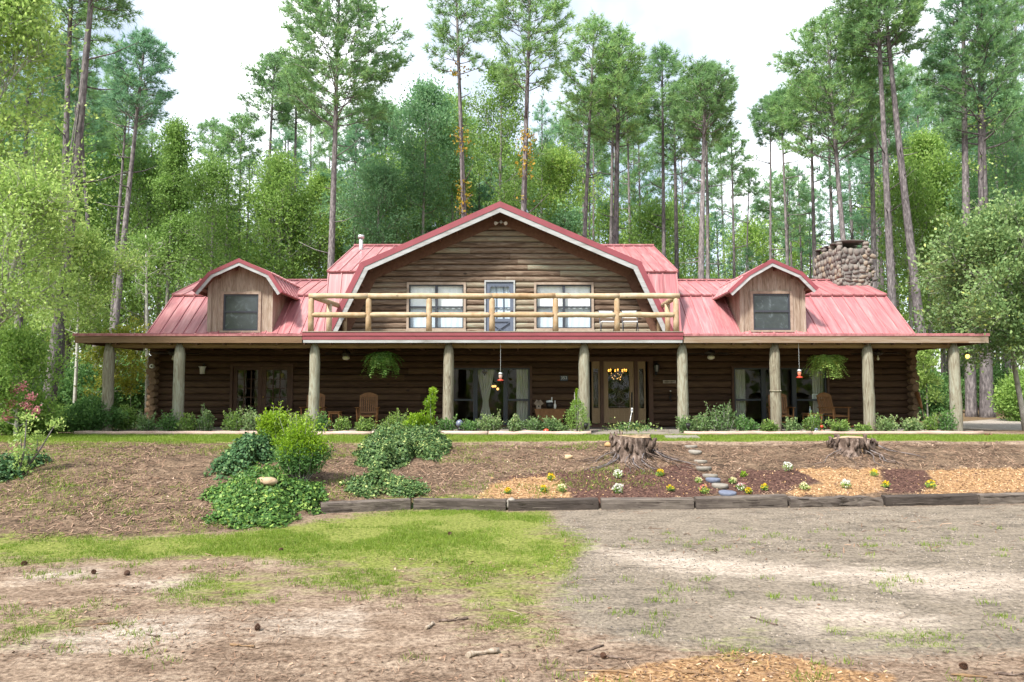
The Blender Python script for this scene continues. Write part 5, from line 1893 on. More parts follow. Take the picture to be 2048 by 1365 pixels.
# wall fittings
x = xp(1312, YW - .1, 737); z = zp(737, YW - .1)
t = thing('wall_lantern', 'black wall lantern with dull glass beside the entrance', 'lantern', (x, YW - .22, z))
mb = MB(); mb.box(-.04, .04, .09, .14, -.22, .18); mb.tube([(0, .09, .12), (0, .03, .22), (0, 0, .17)], .012, 6); mb.tube([(0, .09, -.10), (0, .03, -.24), (0, 0, -.12)], .010, 6); mb.build('bracket', M['black'], t, False)
mb = MB(); mb.lathe([(.055, -.11), (.085, .09), (.08, .09)], n=6, smooth=False); mb.build('lamp_glass', plain('seeded_glass', (.16, .17, .17), .1, spec=.7), t, False)
mb = MB(); mb.lathe([(.10, .092), (.10, .105), (.03, .17), (.012, .2)], n=6, smooth=False); mb.lathe([(.01, -.16), (.06, -.12), (.055, -.112)], n=6, smooth=False)
for k in range(6):
    a = k * PI / 3
    mb.tube([(.057 * math.cos(a), .057 * math.sin(a), -.11), (.087 * math.cos(a), .087 * math.sin(a), .09)], .006, 4)
mb.build('cage', M['black'], t, False)
x = xp(407, YW - .12, 738); z = zp(741, YW - .12)
t = thing('wall_pot', 'small white flared pot hung on the dark log wall', 'wall pot', (x, YW - .20, z))
mb = MB(); mb.lathe([(.075, -.12), (.09, .08), (.115, .10), (.12, .12), (.10, .12)], n=14); mb.build('pot', M['white_plastic'], t, False)
mb = MB(); mb.box(-.02, .02, .08, .13, 0, .22); mb.tube([(0, .1, .2), (0, 0, .13)], .008, 4); mb.build('bracket', M['black'], t, False)
x = xp(305, YW - .42, 733); z = zp(733, YW - .42)
t = thing('security_camera', 'round white security camera on the log corner', 'camera', (x, YW - .46, z))
mb = MB(); mb.tube([(0, -.05, 0), (0, .02, 0), (0, .10, 0)], [.065, .075, .05], 14); mb.build('body', M['white_plastic'], t, False)
mb = MB(); mb.tube([(.01, -.056, 0), (.01, -.049, 0)], .032, 12); mb.build('lens', M['black'], t, False)
# number plaque, painted board, wall charm, paper notice
x = xp(1128, YW - .12, 757); z = zp(757, YW - .12)
t = thing('number_plaque', 'dim grey house-number plaque on the log wall above the drop-leaf table', 'plaque', (x, YW - .10, z))
mb = MB(); mb.box(-.13, .13, 0, .02, -.09, .09); mb.build('plate', M['dark_frame'], t, False)
cu = bpy.data.curves.new('digits', 'FONT'); cu.body = '353'; cu.size = .14; cu.align_x = 'CENTER'; cu.align_y = 'CENTER'; cu.extrude = .003
ob = bpy.data.objects.new('digits', cu); C.objects.link(ob)
me = bpy.data.meshes.new_from_object(ob.evaluated_get(bpy.context.evaluated_depsgraph_get()))
bpy.data.objects.remove(ob)
me.materials.clear(); me.materials.append(M['galv'])
ob = bpy.data.objects.new('digits', me); C.objects.link(ob); ob.parent = t; ob.rotation_euler = (PI / 2, 0, 0); ob.location = (0, -.008, .01)
x = xp(1339, YW - .12, 764); z = zp(764, YW - .12)
t = thing('name_board', 'narrow pale wooden board with dark script beside the entrance', 'sign', (x, YW - .11, z))
mb = MB(); mb.box(-.21, .21, 0, .02, -.052, .052, .9); mb.build('board', M['dormer_wood'], t, False)
mb = MB(); q = -.17
rs = random.Random(4)
while q < .16:
    w = rs.uniform(.012, .028)
    mb.box(q, q + w * .35, -.004, -.001, -.022, rs.choice((.012, .026)), .5); mb.box(q + w * .36, q + w, -.004, -.001, rs.choice((-.02, 0, .01)), rs.choice((.012, .016)), .5)
    q += w + .008
mb.build('script', M['black'], t, False)
x = xp(1341, YW - .12, 790); z = zp(790, YW - .12)
t = thing('wall_charm', 'small dark dangling charm with a white bead below the pale board', 'ornament', (x, YW - .12, z))
mb = MB(); mb.tube([(0, 0, .12), (0, 0, -.2)], .005, 4); [mb.blob((.03 * math.sin(k * 2.1), 0, .02 - .055 * k), (.03, .02, .035), 7, 5, .5, 0, .2, k) for k in range(5)]; mb.build('string', M['black'], t, False)
mb = MB(); mb.blob((0, -.01, .12), (.025, .02, .025), 8, 6); mb.build('bead', M['white_plastic'], t, False)
x = xp(1635, YW - .02, 795); z = zp(795, YW - .02)
t = thing('paper_notice', 'sheet of white paper taped inside the reflecting window corner', 'notice', (x, YW + .02, z))
mb = MB(); mb.box(-.16, .16, 0, .003, -.105, .105); mb.build('sheet', M['white_cloth'], t, False)
mb = MB(); [mb.box(-.12, .12 - .05 * (k % 3), -.003, -.001, .06 - k * .035, .072 - k * .035) for k in range(4)]; mb.build('text_lines', M['dark_frame'], t, False)
x = xp(969, YW + .1, 745); z = zp(745, YW + .1)
t = thing('window_ornament', 'dark fleur-shaped ornament hung on the gathered sheer curtain', 'ornament', (x, YW + .12, z))
mb = MB()
mb.blob((0, 0, .03), (.035, .012, .09), 8, 6); mb.blob((-.055, 0, .01), (.03, .012, .055), 8, 6, .5, 0, 0, 0, -.5); mb.blob((.055, 0, .01), (.03, .012, .055), 8, 6, .5, 0, 0, 0, .5); mb.box(-.06, .06, -.012, .012, -.055, -.035); mb.blob((0, 0, -.08), (.03, .012, .035), 8, 6)
mb.build('emblem', M['black'], t, False)

# lit lamps indoors and the lit bulb at the porch end
t = thing('chandelier', 'lit amber chandelier glowing behind the leaded entrance door', 'chandelier', (xp(1233, 26.2, 745), 26.2, zp(745, 26.2)))
mb = MB(); mb.tube([(0, 0, .1), (0, 0, .62)], .012, 5)
for k in range(8):
    a = k * PI / 4
    mb.tube([(0, 0, 0), (.2 * math.cos(a), .2 * math.sin(a), -.06), (.34 * math.cos(a), .34 * math.sin(a), .02)], .010, 5)
mb.build('arms', M['lead'], t, False)
for k in range(8):
    a = k * PI / 4
    mb = MB(); mb.blob((.34 * math.cos(a), .34 * math.sin(a), .07), (.028, .028, .045), 8, 6, .5, 0, 0); mb.build('bulb', M['bulb'], t, False)
mb = MB()
for k in range(14):
    a = k * 2.4
    mb.blob((.22 * math.cos(a) * (1 - k / 30), .22 * math.sin(a) * (1 - k / 30), -.02 - .018 * k), (.016, .016, .024), 6, 4, .5, 0, 0)
mb.build('crystal', M['bulb_soft'], t, False)
t = thing('chandelier', 'small lit warm lamp seen through the curtained picture window', 'lamp', (xp(988, 27.0, 770), 27.0, zp(770, 27.0)))
mb = MB(); mb.tube([(0, 0, .1), (0, 0, 1.0)], .012, 5); mb.lathe([(.22, -.02), (.24, 0), (.03, .1)], n=12); mb.build('stem', M['lead'], t, False)
for k in range(4):
    a = k * PI / 2 + .3
    mb = MB(); mb.blob((.14 * math.cos(a), .14 * math.sin(a), -.05 - .1 * (k == 0)), (.05, .05, .05), 8, 6, .5, 0, 0); mb.build('bulb', M['bulb_soft'], t, False)
Yb = 22.4
t = thing('porch_bulb', 'lit warm bulb hanging at the end of the porch roof', 'lamp', (xp(1935, Yb, 712), Yb, zp(713, Yb)))
mb = MB(); mb.blob((0, 0, 0), (.055, .055, .065), 12, 8, .5, 0, 0); mb.build('bulb', emit('porch_bulb_glow', (1, .52, .10), 2.2), t, False)
mb = MB(); mb.lathe([(.03, .055), (.03, .12), (.008, .13)], n=10); mb.tube([(0, 0, .13), (0, 0, zp(686, YE) + .06 - zp(713, Yb))], .006, 4); mb.build('socket', M['black'], t, False)

# gable floodlight
t = thing('floodlight', 'twin-headed white floodlight under the gable peak', 'floodlight', (at(1002, 446, YW - .1).x, YW - .13, zp(446, YW - .1)))
mb = MB(); mb.tube([(0, .08, .02), (0, -.03, .02)], .045, 10); mb.tube([(0, -.02, .02), (-.12, -.06, -.01)], .012, 5); mb.tube([(0, -.02, .02), (.10, -.06, -.01)], .012, 5); mb.build('base', M['galv'], t, False)
for s, a in ((-1, -.9), (1, .35)):
    mb = MB(); d = Vector((math.sin(a), -.8, -.35)).normalized(); c0 = Vector((.13 * s, -.07, -.03))
    mb.tube([c0 - d * .05, c0, c0 + d * .075], [.02, .04, .062], 12); mb.build('lamp_head', M['white_plastic'], t, False)

# balcony folding chairs
def fold_chair(label, px, rz):
    Y = 22.9
    zt_ = ZD - .015
    t = thing('folding_chair', label, 'folding chair', (xp(px, Y, 650), Y, zt_), rz, 'white folding chairs on the balcony')
    mb = MB(); mb.box(-.21, .21, -.2, .2, .43, .465); mb.build('seat', M['white_plastic'], t, False)
    mb = MB(); mb.box(-.22, .22, .235, .26, .62, .84, .5, 0, Matrix.Rotation(-.06, 4, 'X')); mb.build('backrest', M['white_plastic'], t, False)
    for s in (-1, 1):
        leg(t, [(s * .23, -.26, 0), (s * .23, .02, .44), (s * .23, .24, .84)], .013, m='dark_frame')
        leg(t, [(s * .20, .24, 0), (s * .20, -.16, .44)], .013, m='dark_frame')
    mb = MB(); mb.tube([(-.2, .18, .08), (.2, .18, .08)], .009, 5); mb.tube([(-.23, -.22, .1), (.23, -.22, .1)], .009, 5); mb.build('stretcher', M['dark_frame'], t, False)


fold_chair('white folding chair next to the balcony window, left of a railing post', 1215, .1)
fold_chair('white folding chair nearer the railing corner, right of a railing post', 1260, -.06)

# broom against the corner
Yb = 23.6
p0, p1, p2 = at(1853, 858, Yb), at(1844, 818, Yb), at(1834, 786, Yb + .3)
t = thing('broom', 'straw broom leaning bristles-up against the stacked log ends', 'broom', (p0.x, p0.y, tz(p0.x, p0.y)))
p0 = Vector((p0.x, p0.y, tz(p0.x, p0.y) + .01)) - t.location; p1 = p1 - t.location; p2 = p2 - t.location
mb = MB(); mb.tube([p0, p1], .014, 7); mb.build('handle', M['rail_wood'], t, False)
mb = MB(); mb.tube([p1, p1.lerp(p2, .2), p2], [.02, .05, .085], 9, .3, jit=.15); mb.build('bristles', M['chair_wood'], t, False)

# garden lights, marker, small ornaments
for px, lab in ((1171.5, 'black spot light on a stake in front of the entrance post'), (1376, 'black spot light half hidden in the shrub beside the stepping stones')):
    Y = 20.85
    x = xp(px, Y, 850); z = tz(x, Y)
    t = thing('garden_light', lab, 'garden light', (x, Y, z), 0, 'black stake lights at the porch edge')
    mb = MB(); mb.tube([(0, 0, -.05), (0, 0, .16)], .012, 6); mb.build('stake', M['black'], t, False)
    mb = MB(); mb.tube([(0, 0, .15), (0, -.01, .22), (0, -.03, .31)], [.02, .055, .07], 10); mb.build('lamp_head', M['black'], t, False)
x, Y = xp(920, 22.4), 22.4
t = thing('glass_orb', 'blue-grey glass ball by the post at the curtained window', 'ornament', (x, Y, ZF))
mb = MB(); mb.lathe([(.07, 0), (.05, .03), (.05, .08)], n=10); mb.build('stand', M['black'], t, False)
mb = MB(); mb.blob((0, 0, .19), (.11, .11, .11), 14, 9, .5, 0, 0); mb.build('ball', plain('blue_grey_glaze', (.16, .19, .26), .2, spec=.6), t, False)
t = thing('garden_ball', 'small red ball ornament in the shrub by the square side table', 'ornament', (xp(1639, 20.95), 20.95, PL + .22))
mb = MB(); mb.blob((0, 0, 0), (.045, .045, .045), 10, 7, .5, 0, 0); mb.tube([(0, 0, -.04), (0, 0, -.25)], .006, 4); mb.build('ball', M['red_plastic'], t, False)
t = thing('garden_pick', 'small blue and white garden ornament in the shrub by the square side table', 'ornament', (xp(1628, 20.95), 20.95, PL + .14))
mb = MB(); mb.blob((0, 0, 0), (.05, .03, .04), 8, 6, .5, 0, .1); mb.blob((0, 0, -.05), (.06, .03, .025), 8, 5, .5, 1, .1); mb.tube([(0, 0, -.06), (0, 0, -.2)], .006, 4, .5, 1); mb.build('body', [M['blue_stone'], M['white_plastic']], t, False)
t = thing('toadstool', 'little red and yellow garden ornament under the drop-leaf table shrubs', 'ornament', (xp(1092, 20.95), 20.95, tz(xp(1092, 20.95), 20.95)))
mb = MB(); mb.lathe([(.05, 0), (.045, .07)], n=10, mi=1); mb.blob((0, 0, .10), (.08, .07, .06), 12, 7, .5, 0, .05); mb.build('body', [M['red_plastic'], M['petal_yellow']], t, False)
t = thing('paving_block', 'pale flat blocks stacked at the porch edge beside the stepping stones', 'block', (xp(1346, 21.0), 21.1, PL - .03))
mb = MB(); mb.box(-.16, .16, -.1, .1, 0, .07, .4); mb.box(-.13, .14, -.09, .1, .072, .15, .8); mb.build('slabs', M['step_stone'], t, False)

# ------------------------------------------------------------------ edging logs, timbers, stepping stones, stumps
def log_bar(name, label, cat, a, b, r, m, group, n=8):
    t = MB()
    k = max(4, int((b - a).length / .35))
    t.tube([a.lerp(b, i / k) + Vector((0, R2.uniform(-.012, .012), R2.uniform(-.012, .012))) for i in range(k + 1)], [r * R2.uniform(.9, 1.08) for _ in range(k + 1)], n, R2.random(), jit=.05)
    o = t.build(name, M[m])
    return tag(o, label, cat, group)


ed = [((150, 863), (528, 866), 'long thin edging log from the big round bush to the double doors'), ((530, 867), (742, 867), 'edging log in front of the slim side table and rockers'), ((744, 867), (975, 868), 'edging log half covered by the speckled ivy hump'),
      ((977, 869), (1182, 871), 'edging log ending at the entrance step'), ((1368, 867), (1622, 868), 'pale edging log running from the stepping stones to the square side table'), ((1624, 868), (1966, 871), 'pale edging log running out past the last porch post')]
for (a, b, lab) in ed:
    A, B = at(a[0], a[1], 20.75), at(b[0], b[1], 20.75)
    A.z = tz(A.x, A.y) + .045; B.z = tz(B.x, B.y) + .045
    log_bar('edging_log', lab, 'edging log', A, B, .062, 'edge_log', 'peeled edging logs of the porch bed')


def timber(label, px0, px1, seed, rot=0.0, hgt=.185, lift=0.0, rotten=False):
    def pt(px):
        Yv = 13.3
        for _ in range(4):
            X = xp(px, Yv, 1010)
            Yv = float(np.interp(X, FX, FY))
        return Vector((X, Yv, 0))
    a, b = pt(px0 + 2), pt(px1 - 2)
    d = (b - a).normalized(); s = Vector((-d.y, d.x, 0))
    rr = random.Random(seed)
    n = max(6, int((b - a).length / .12))
    sec = [(0, -.06), (-.004, hgt * .5), (0, hgt - .02), (.025, hgt), (.15, hgt + .003), (.175, hgt - .02), (.175, -.06)]
    vs, fs = [], []
    m = len(sec)
    for i in range(n + 1):
        p = a.lerp(b, i / n)
        q = fbm(np.array([i * .35 + seed * 9]), np.array([seed * 3.1]), 1.0, 3)[0] - .5
        for (u, z) in sec:
            j = .016 if not rotten else .05
            e = 1 if (not rotten or z < .05) else (1 - .55 * max(0, q + .25))
            vs.append(p + s * (u + rr.uniform(-j, j) * .5) + Vector((0, 0, z * e + lift + rot * (i / n - .5) + rr.uniform(-j, j) * .35)))
    for i in range(n):
        for k in range(m):
            k2 = (k + 1) % m
            fs.append((i * m + k, i * m + k2, (i + 1) * m + k2, (i + 1) * m + k)[::-1])
    fs.append(tuple(range(m))); fs.append(tuple(reversed(range(n * m, n * m + m))))
    mb = MB(); mb.add(vs, fs, rr.random())
    # long cracks: thin dark grooves stand a little proud as splinters
    for k in range(4 if not rotten else 9):
        z = rr.uniform(.03, hgt - .03); i0 = rr.uniform(0, .6); i1 = i0 + rr.uniform(.1, .35)
        mb.bar(a.lerp(b, i0) + s * .004 + Vector((0, 0, z + lift)), a.lerp(b, min(i1, .98)) + s * .002 + Vector((0, 0, z + lift + rr.uniform(-.01, .01))), .02, rr.uniform(.006, .018), (0, 0, 1), rr.choice((0, .15, .9)))
    o = mb.build('timber', M['tie'])
    return tag(o, label, 'timber', 'old timbers edging the planting bed')


TB = [(640, 823, 'free-ended dark timber nearest the large ivy mound', 0, False), (825, 1013, 'black weathered timber sloping to the flat grey stone', .0, False), (1015, 1199, 'timber behind the flat grey stone, below the lone orange chips', .01, False), (1201, 1390, 'smooth brown timber below the ivy-topped stump', 0, False),
      (1391, 1577, 'pale grey squared timber at the foot of the stepping stones', .02, False), (1579, 1768, 'rotten caved-in timber with split top', 0, True), (1770, 1958, 'wide dark timber below the last dark mulch patch', .01, False), (1960, 2150, 'brown timber running out of the picture edge', .01, False)]
for k, (a, b, lab, ro, rot_) in enumerate(TB):
    timber(lab, a, b, k + 3, ro, .20 if k == 4 else .185, .01 if k == 4 else 0, rot_)
h = hit(1022, 1016)
mb = MB(); mb.blob((0, 0, .03), (.085, .05, .10), 9, 6, .8, 0, .2, 5, .5); o = mb.build('flat_stone', M['step_stone']); o.location = (h.x, h.y - .05, h.z + .02)
tag(o, 'flat grey stone leaning on the timber joint', 'stone')

SS = [(1382, 896, 0, 'worn oval stepping stone just below the landing slab'), (1390, 907, 0, 'grey round stepping stone with a shadowed rim, second down from the landing slab'), (1401, 926, 0, 'thick-rimmed round stepping stone at mid slope'), (1407, 940, 0, 'flat tan stepping stone below the thick-rimmed one'), (1420, 955, 0, 'tan stepping stone just above the blue one'),
      (1426, 963, 1, 'blue-tinted stepping stone between two tan ones'), (1440, 975, 0, 'widest pale stepping stone near the timbers'), (1455, 990, 1, 'blue stepping stone against the grey timber, lowest of all')]
for k, (px, py, bl, lab) in enumerate(SS):
    h = hit(px, py)
    mb = MB(); r_ = .145 * R2.uniform(.92, 1.1)
    mb.lathe([(r_ * .9, -.05), (r_, 0), (r_, .025), (r_ * .94, .035), (0.01, .037)], n=18, rnd=R2.random())
    o = mb.build('stepping_stone', M['blue_stone'] if bl else M['step_stone'])
    o.location = (h.x, h.y, h.z + .02); o.rotation_euler = (R2.uniform(.02, .10), R2.uniform(-.05, .05), R2.uniform(0, 3))
    tag(o, lab, 'stepping stone', 'round stepping stones up the bank')
a = hit(1369, 877)
mb = MB(); mb.box(-.42, .42, -.5, .5, -.06, .03, .8); o = mb.build('landing_slab', M['step_stone']); o.location = (a.x, a.y + .35, a.z + .005); o.rotation_euler = (0, 0, -.15)
tag(o, 'square pale landing slab at the top of the stepping stones', 'paving slab')


def stump(name, label, px, py_base, r, h, seed, roots, Yadd=0.0):
    b = hit(px, py_base)
    t = thing(name, label, 'tree stump', (b.x, b.y + Yadd, tz(b.x, b.y + Yadd)))
    n, m = 40, 12
    vs, fs = [], []
    g = np.random.default_rng(seed)
    ph = g.uniform(0, 6.28, 6)
    for i in range(m + 1):
        u = i / m
        for k in range(n):
            a = 2 * PI * k / n
            fl = (1 - u) ** 2.2
            rad = r * (1 + fl * (.42 + .32 * math.sin(3 * a + ph[0]) + .22 * math.sin(5 * a + ph[1])) + .07 * math.sin(7 * a + ph[2] + u * .8) + .05 * math.sin(13 * a + ph[3]) + .03 * g.normal())
            vs.append((math.cos(a) * rad, math.sin(a) * rad, -.25 + (h + .19) * u + .025 * math.sin(a * 2 + ph[4]) * u + .012 * g.normal() * (u < 1)))
    for i in range(m):
        for k in range(n):
            k2 = (k + 1) % n
            fs.append((i * n + k, i * n + k2, (i + 1) * n + k2, (i + 1) * n + k))
    mb = MB(); mb.add(vs, fs, .5, 0, True)
    for k in range(26):                              # bark plates
        a = g.uniform(0, 2 * PI); z = g.uniform(.02, h * .85)
        rad = r * (1.05 + .35 * (1 - z / h) ** 2)
        q_ = g.uniform(.5, 1.2); mb.blob((math.cos(a) * rad, math.sin(a) * rad, z), (.045 * q_, .045 * q_, .11 * q_), 6, 4, g.random(), 0, .45, k, g.normal(0, .3))
    mb.build('bark', M['stump_bark'], t, False)
    top = vs[-n:]
    mb = MB(); mb.add([(0, 0, h - .03)] + [(x * .97, y * .97, z + .004) for x, y, z in top], [(0, 1 + k, 1 + (k + 1) % n) for k in range(n)], .5); mb.build('cut_top', M['stump_top'], t, False)
    for k in range(roots):
        a = g.uniform(PI * 1.08, PI * 1.92)
        L_ = g.uniform(.5, 1.15)
        pts = []
        for i in range(7):
            q = r * 1.1 + L_ * i / 6
            x = math.cos(a) * q + .08 * math.sin(i * 1.1 + k); y = math.sin(a) * q * .9
            pts.append((x, y, max(tz(t.location.x + x, t.location.y + y) - t.location.z + .02, -.9) + .30 * h * (1 - i / 6) ** 2))
        rr = g.uniform(.006, .018)
        mb = MB(); mb.tube(pts, [rr * (1 - .12 * i) for i in range(7)], 5, g.random(), jit=.15); mb.build('root', M['stump_bark' if k % 3 else 'bark'], t, False)
    return t


s1 = stump('rotting_stump', 'big rotting stump crowned with ivy and trailing roots, above the stepping stones', 1268, 918, .40, .42, 3, 30, .3)
g = np.random.default_rng(9)
n = 620
P = np.stack([g.normal(0, .23, n), g.normal(0, .23, n), s1.location.z * 0 + .48 + np.abs(g.normal(0, .07, n))], -1)
r = thing('stump_ivy', 'small yellow-green creeper growing on the rotting stump top', 'creeper', s1.location)
_u = P * [1.5, 1.5, 0] + [0, 0, .5]
_defer = (r, P, _u, g)
mt_ = hit(1262, 868)
t = thing('marker_flag', 'thin wire stake with a blue and white tag stuck on the rotting stump', 'marker', (xp(1252, s1.location.y), s1.location.y, s1.location.z + .46))
zt_ = zp(822, s1.location.y) - t.location.z
mb = MB(); mb.tube([(0, 0, 0), (.05, 0, .12), (.11, 0, zt_)], .006, 5); mb.build('wire', M['galv'], t, False)
mb = MB(); mb.box(.092, .128, -.006, .006, zt_ - .03, zt_ + .06, .5, 0); mb.box(.098, .122, -.009, -.007, zt_ - .01, zt_ + .04, .5, 1); mb.build('tag', [M['white_plastic'], M['blue_stone']], t, False)
stump('cut_stump', 'wide bare cut stump on the brow on the chimney side', 1718, 905, .40, .26, 8, 14, .3)
# fresh orange rot chunks below the stumps
for k, (px, py, s, lab) in enumerate(((1222, 893, .12, 'orange rotten wood chunk at the side of the rotting stump'), (1725, 905, .10, 'orange wood chunk broken from the front of the bare cut stump'), (1137, 918, .09, 'single splinter of orange wood lying on the bare bank'))):
    h = hit(px, py)
    mb = MB(); mb.blob((0, 0, .03), (s * 1.2, s * .6, s * .5), 7, 5, .75 + .1 * k, 0, .4, k + 50); o = mb.build('wood_chunk', M['chip']); o.location = h; tag(o, lab, 'wood chunk')

# ------------------------------------------------------------------ sticks and pine cones on the foreground
STK = [((877, 1246), (936, 1240), .016, 'short bare stick alone in the middle of the dirt'), ((934, 1318), (997, 1308), .030, 'thick pale broken branch piece near the picture bottom'), ((1156, 1306), (1208, 1294), .013, 'dark crooked stick above the pine cone by the orange chips'),
      ((1132, 1342), (1294, 1350), .012, 'longest dark twig crossing the orange chip edge'), ((1183, 1313), (1266, 1323), .014, 'dark stick lying beside the pine cone by the orange chips'), ((1012, 1220), (1045, 1232), .010, 'thin pale curved twig beside the grass tongue'), ((852, 1262), (866, 1251), .022, 'stubby pale wood bit near the short bare stick'),
      ((461, 1293), (510, 1296), .014, 'straight stick below the upright pine cone'), ((293, 1271), (318, 1276), .014, 'small dark stick between the sand patches'), ((148, 1256), (240, 1248), .010, 'long thin twig over the far pale sand patch'), ((277, 1307), (305, 1298), .012, 'pale splinter pointing uphill near the picture edge'),
      ((1902, 1352), (1974, 1358), .016, 'brown stick just under the pine cone at the drive corner'), ((1988, 1351), (2050, 1353), .014, 'stick running off the picture edge at the drive corner'), ((1364, 1348), (1418, 1352), .014, 'short stick lying on the orange chips'), ((1502, 1237), (1555, 1253), .010, 'thin stick on the dark worn part of the drive')]
for k, (a, b, r_, lab) in enumerate(STK):
    A, B = hit(*a), hit(*b)
    rr = random.Random(k)
    mb = MB(); n = 6
    pts = [A.lerp(B, i / n) for i in range(n + 1)]
    d = (B - A).normalized(); s = Vector((-d.y, d.x, 0)); L_ = (B - A).length
    pts = [Vector((p.x, p.y, tz(p.x, p.y) + r_ * .7)) + s * rr.uniform(-.05, .05) * L_ for p in pts]
    mb.tube(pts, [r_ * (.55 + .3 * math.sin(i * 1.3 + k)) for i in range(n + 1)], 6, rr.random(), jit=.2)
    if k % 3 == 0:
        mb.tube([pts[3], pts[3] + (d + s * .9) * L_ * .16 + Vector((0, 0, .01))], [r_ * .5, r_ * .25], 5, rr.random())
    o = mb.build('stick', M['beam' if k % 2 else 'stump_bark'] if k not in (1, 5, 6, 10) else M['dormer_wood'])
    tag(o, lab, 'stick', 'fallen sticks on the dirt')
mb = MB()
g_ = random.Random(3)
for i in range(70):
    u = i / 70
    a = i * 2.399
    rad = .036 * math.sin(PI * min(1, u * .86 + .14)) + .004
    z = .10 * u
    c, s = math.cos(a), math.sin(a)
    p = Vector((c * rad, s * rad, z))
    mb.add([Vector((c * rad * .3, s * rad * .3, z - .004)), p + Vector((-s * .011, c * .011, .002)), p + Vector((c * .012, s * .012, .010)), p + Vector((s * .011, -c * .011, .002)), Vector((c * rad * .3, s * rad * .3, z + .010))], [(0, 3, 2, 1), (4, 1, 2, 3)], g_.random())
cone_mesh = mb
cn = thing('pine_cone', 'upright dark pine cone in the open dirt, closest of those by the grass', 'pine cone', hit(515, 1263), 0, 'fallen pine cones', .6)
cone_mesh.build('scales', M['brown_trim'], cn, False)
for k, (px, py, s, lab) in enumerate(((257, 1150, 1.3, 'flat-lying pine cone beside the twin sand spots'), (184, 1149, 1.1, 'pine cone with a twig, between the twin sand spots'), (41, 1133, 1.3, 'dark pine cone nearest the picture edge below the grass'), (1209, 1321, 1.0, 'open pine cone among sticks above the orange chips'), (1936, 1341, 1.1, 'big pine cone at the drive corner by the crossing sticks'), (566, 1103, 1.1, 'small dark pine cone in the grass below the large ivy mound'), (898, 1070, 1.2, 'tiny brown pine cone in the middle of the green grass'))):
    h = hit(px, py)
    dup(cn, (h.x, h.y, h.z + .022), k * 1.1, lab, None, s * .52, 1.45, .3 * k)
_r, _P, _u, _g = _defer
np_obj('leaves', leafquads(_P, _u, .055, .6, .7, _g), 4, _g.random(len(_P)), M['leaf_ivy_pale'], _r)

# ------------------------------------------------------------------ shrubs in the porch bed
GB = 'evergreen shrubs along the porch bed'
bed_y = 21.15
protos = []


def bed_shrub(px, wpx, ytop, label, kind=0, Y=bed_y, ybot=864):
    x = xp(px, Y, 850)
    h = max(.2, zp(ytop, Y) - tz(x, Y)); w = wpx / F * Y * 1.12
    return shrub('porch_shrub', label, (x, Y, tz(x, Y)), w, h * .9, ('leaf_shrub', 'leaf_shrub', 'leaf_shrub_b', 'leaf_dark')[int(px * 7) % 4], seed=int(px), stems=10 + int(w * 10), per=18, size=.066, stray=5, group=GB, d=min(w, .55), lump=.40)


BS = [
    (292, 44, 826, 'loose knee-high shrub between the big round bush and the log corner'),
    (337, 42, 824, 'rounded shrub at the foot of the second porch post, nearest the log corner', 0),
    (378, 38, 829, 'low shrub just past the second porch post toward the glazed double doors', 0),
    (411, 30, 816, 'upright narrow shrub below the white wall pot'),
    (466, 42, 820, 'leafy shrub before the nearer jamb of the glazed double doors'),
    (503, 44, 816, 'tallest shrub right in front of the glazed double doors'),
    (545, 40, 830, 'dark low shrub hidden behind the lime bush, under the double doors'),
    (602, 62, 822, 'wide shrub screening the rocking chair half hidden by a post'),
    (645, 26, 826, 'small shrub hugging the post beside the slim side table'),
    (686, 34, 832, 'two-lobed shrub in front of the slim side table'),
    (730, 46, 836, 'low spreading shrub in front of the fully visible slatted rocker'),
    (790, 62, 822, 'broad shrub below the hanging fern, behind the speckled ivy mound'),
    (893, 36, 834, 'shrub wrapped around the foot of the post by the curtained window'),
    (941, 40, 840, 'twiggy shrub under the dark jamb of the curtained window'),
    (980, 56, 826, 'fullest shrub in the middle of the curtained window'),
    (1031, 34, 832, 'paired-sprig shrub under the gathered curtain edge by the chain feeder'),
    (1068, 40, 834, 'shrub in front of the birdhouse end of the drop-leaf table'),
    (1099, 26, 834, 'small bluish shrub under the drop-leaf table flap'),
    (1120, 28, 842, 'reddish-tipped low shrub between drop-leaf table and the tall conical plant'),
    (1371, 30, 834, 'bushy little shrub at the foot of the post beside the stepping stones'),
    (1403, 38, 826, 'airy shrub two plants over from the stepping-stone post'),
    (1444, 60, 806, 'highest leafy shrub beside the big reflecting window'),
    (1493, 50, 832, 'mid-size shrub under the first pane of the reflecting window'),
    (1538, 34, 842, 'low shrub before the banded porch post'),
    (1584, 28, 838, 'compact shrub between banded post and the square side table'),
    (1626, 34, 826, 'shrub climbing in front of the square side table with the bottle'),
    (1678, 44, 838, 'shrub in front of the turned rocking chair'),
    (1726, 28, 848, 'tiny shrub just before the post near the stacked log ends'),
    (1772, 44, 832, 'dense rounded shrub past the post near the stacked log ends'),
    (1824, 42, 834, 'shrub at the stacked log ends next to the broom'),
    (1862, 24, 828, 'slim upright shrub between the broom and the end post'),
    (1893, 38, 816, 'tall sparse shrub leaning on the last porch post'),
]
for b in BS:
    bed_shrub(*b[:4])
# big round bush at the first post
x = xp(208, 22.2, 830)
shrub('round_bush', 'big dark round bush hiding the foot of the first porch post', (x, 21.6, PL), 1.75, 1.0, 'leaf_dark', 3, 34, 130, .075, d=1.3, lump=.42, cat='bush')
x = xp(252, 22.6, 830)
shrub('round_bush', 'lighter leggy bush growing out beside the big round bush', (x, 22.6, PL), .8, .75, 'leaf', 4, 14, 60, .075, lump=.4, cat='bush')
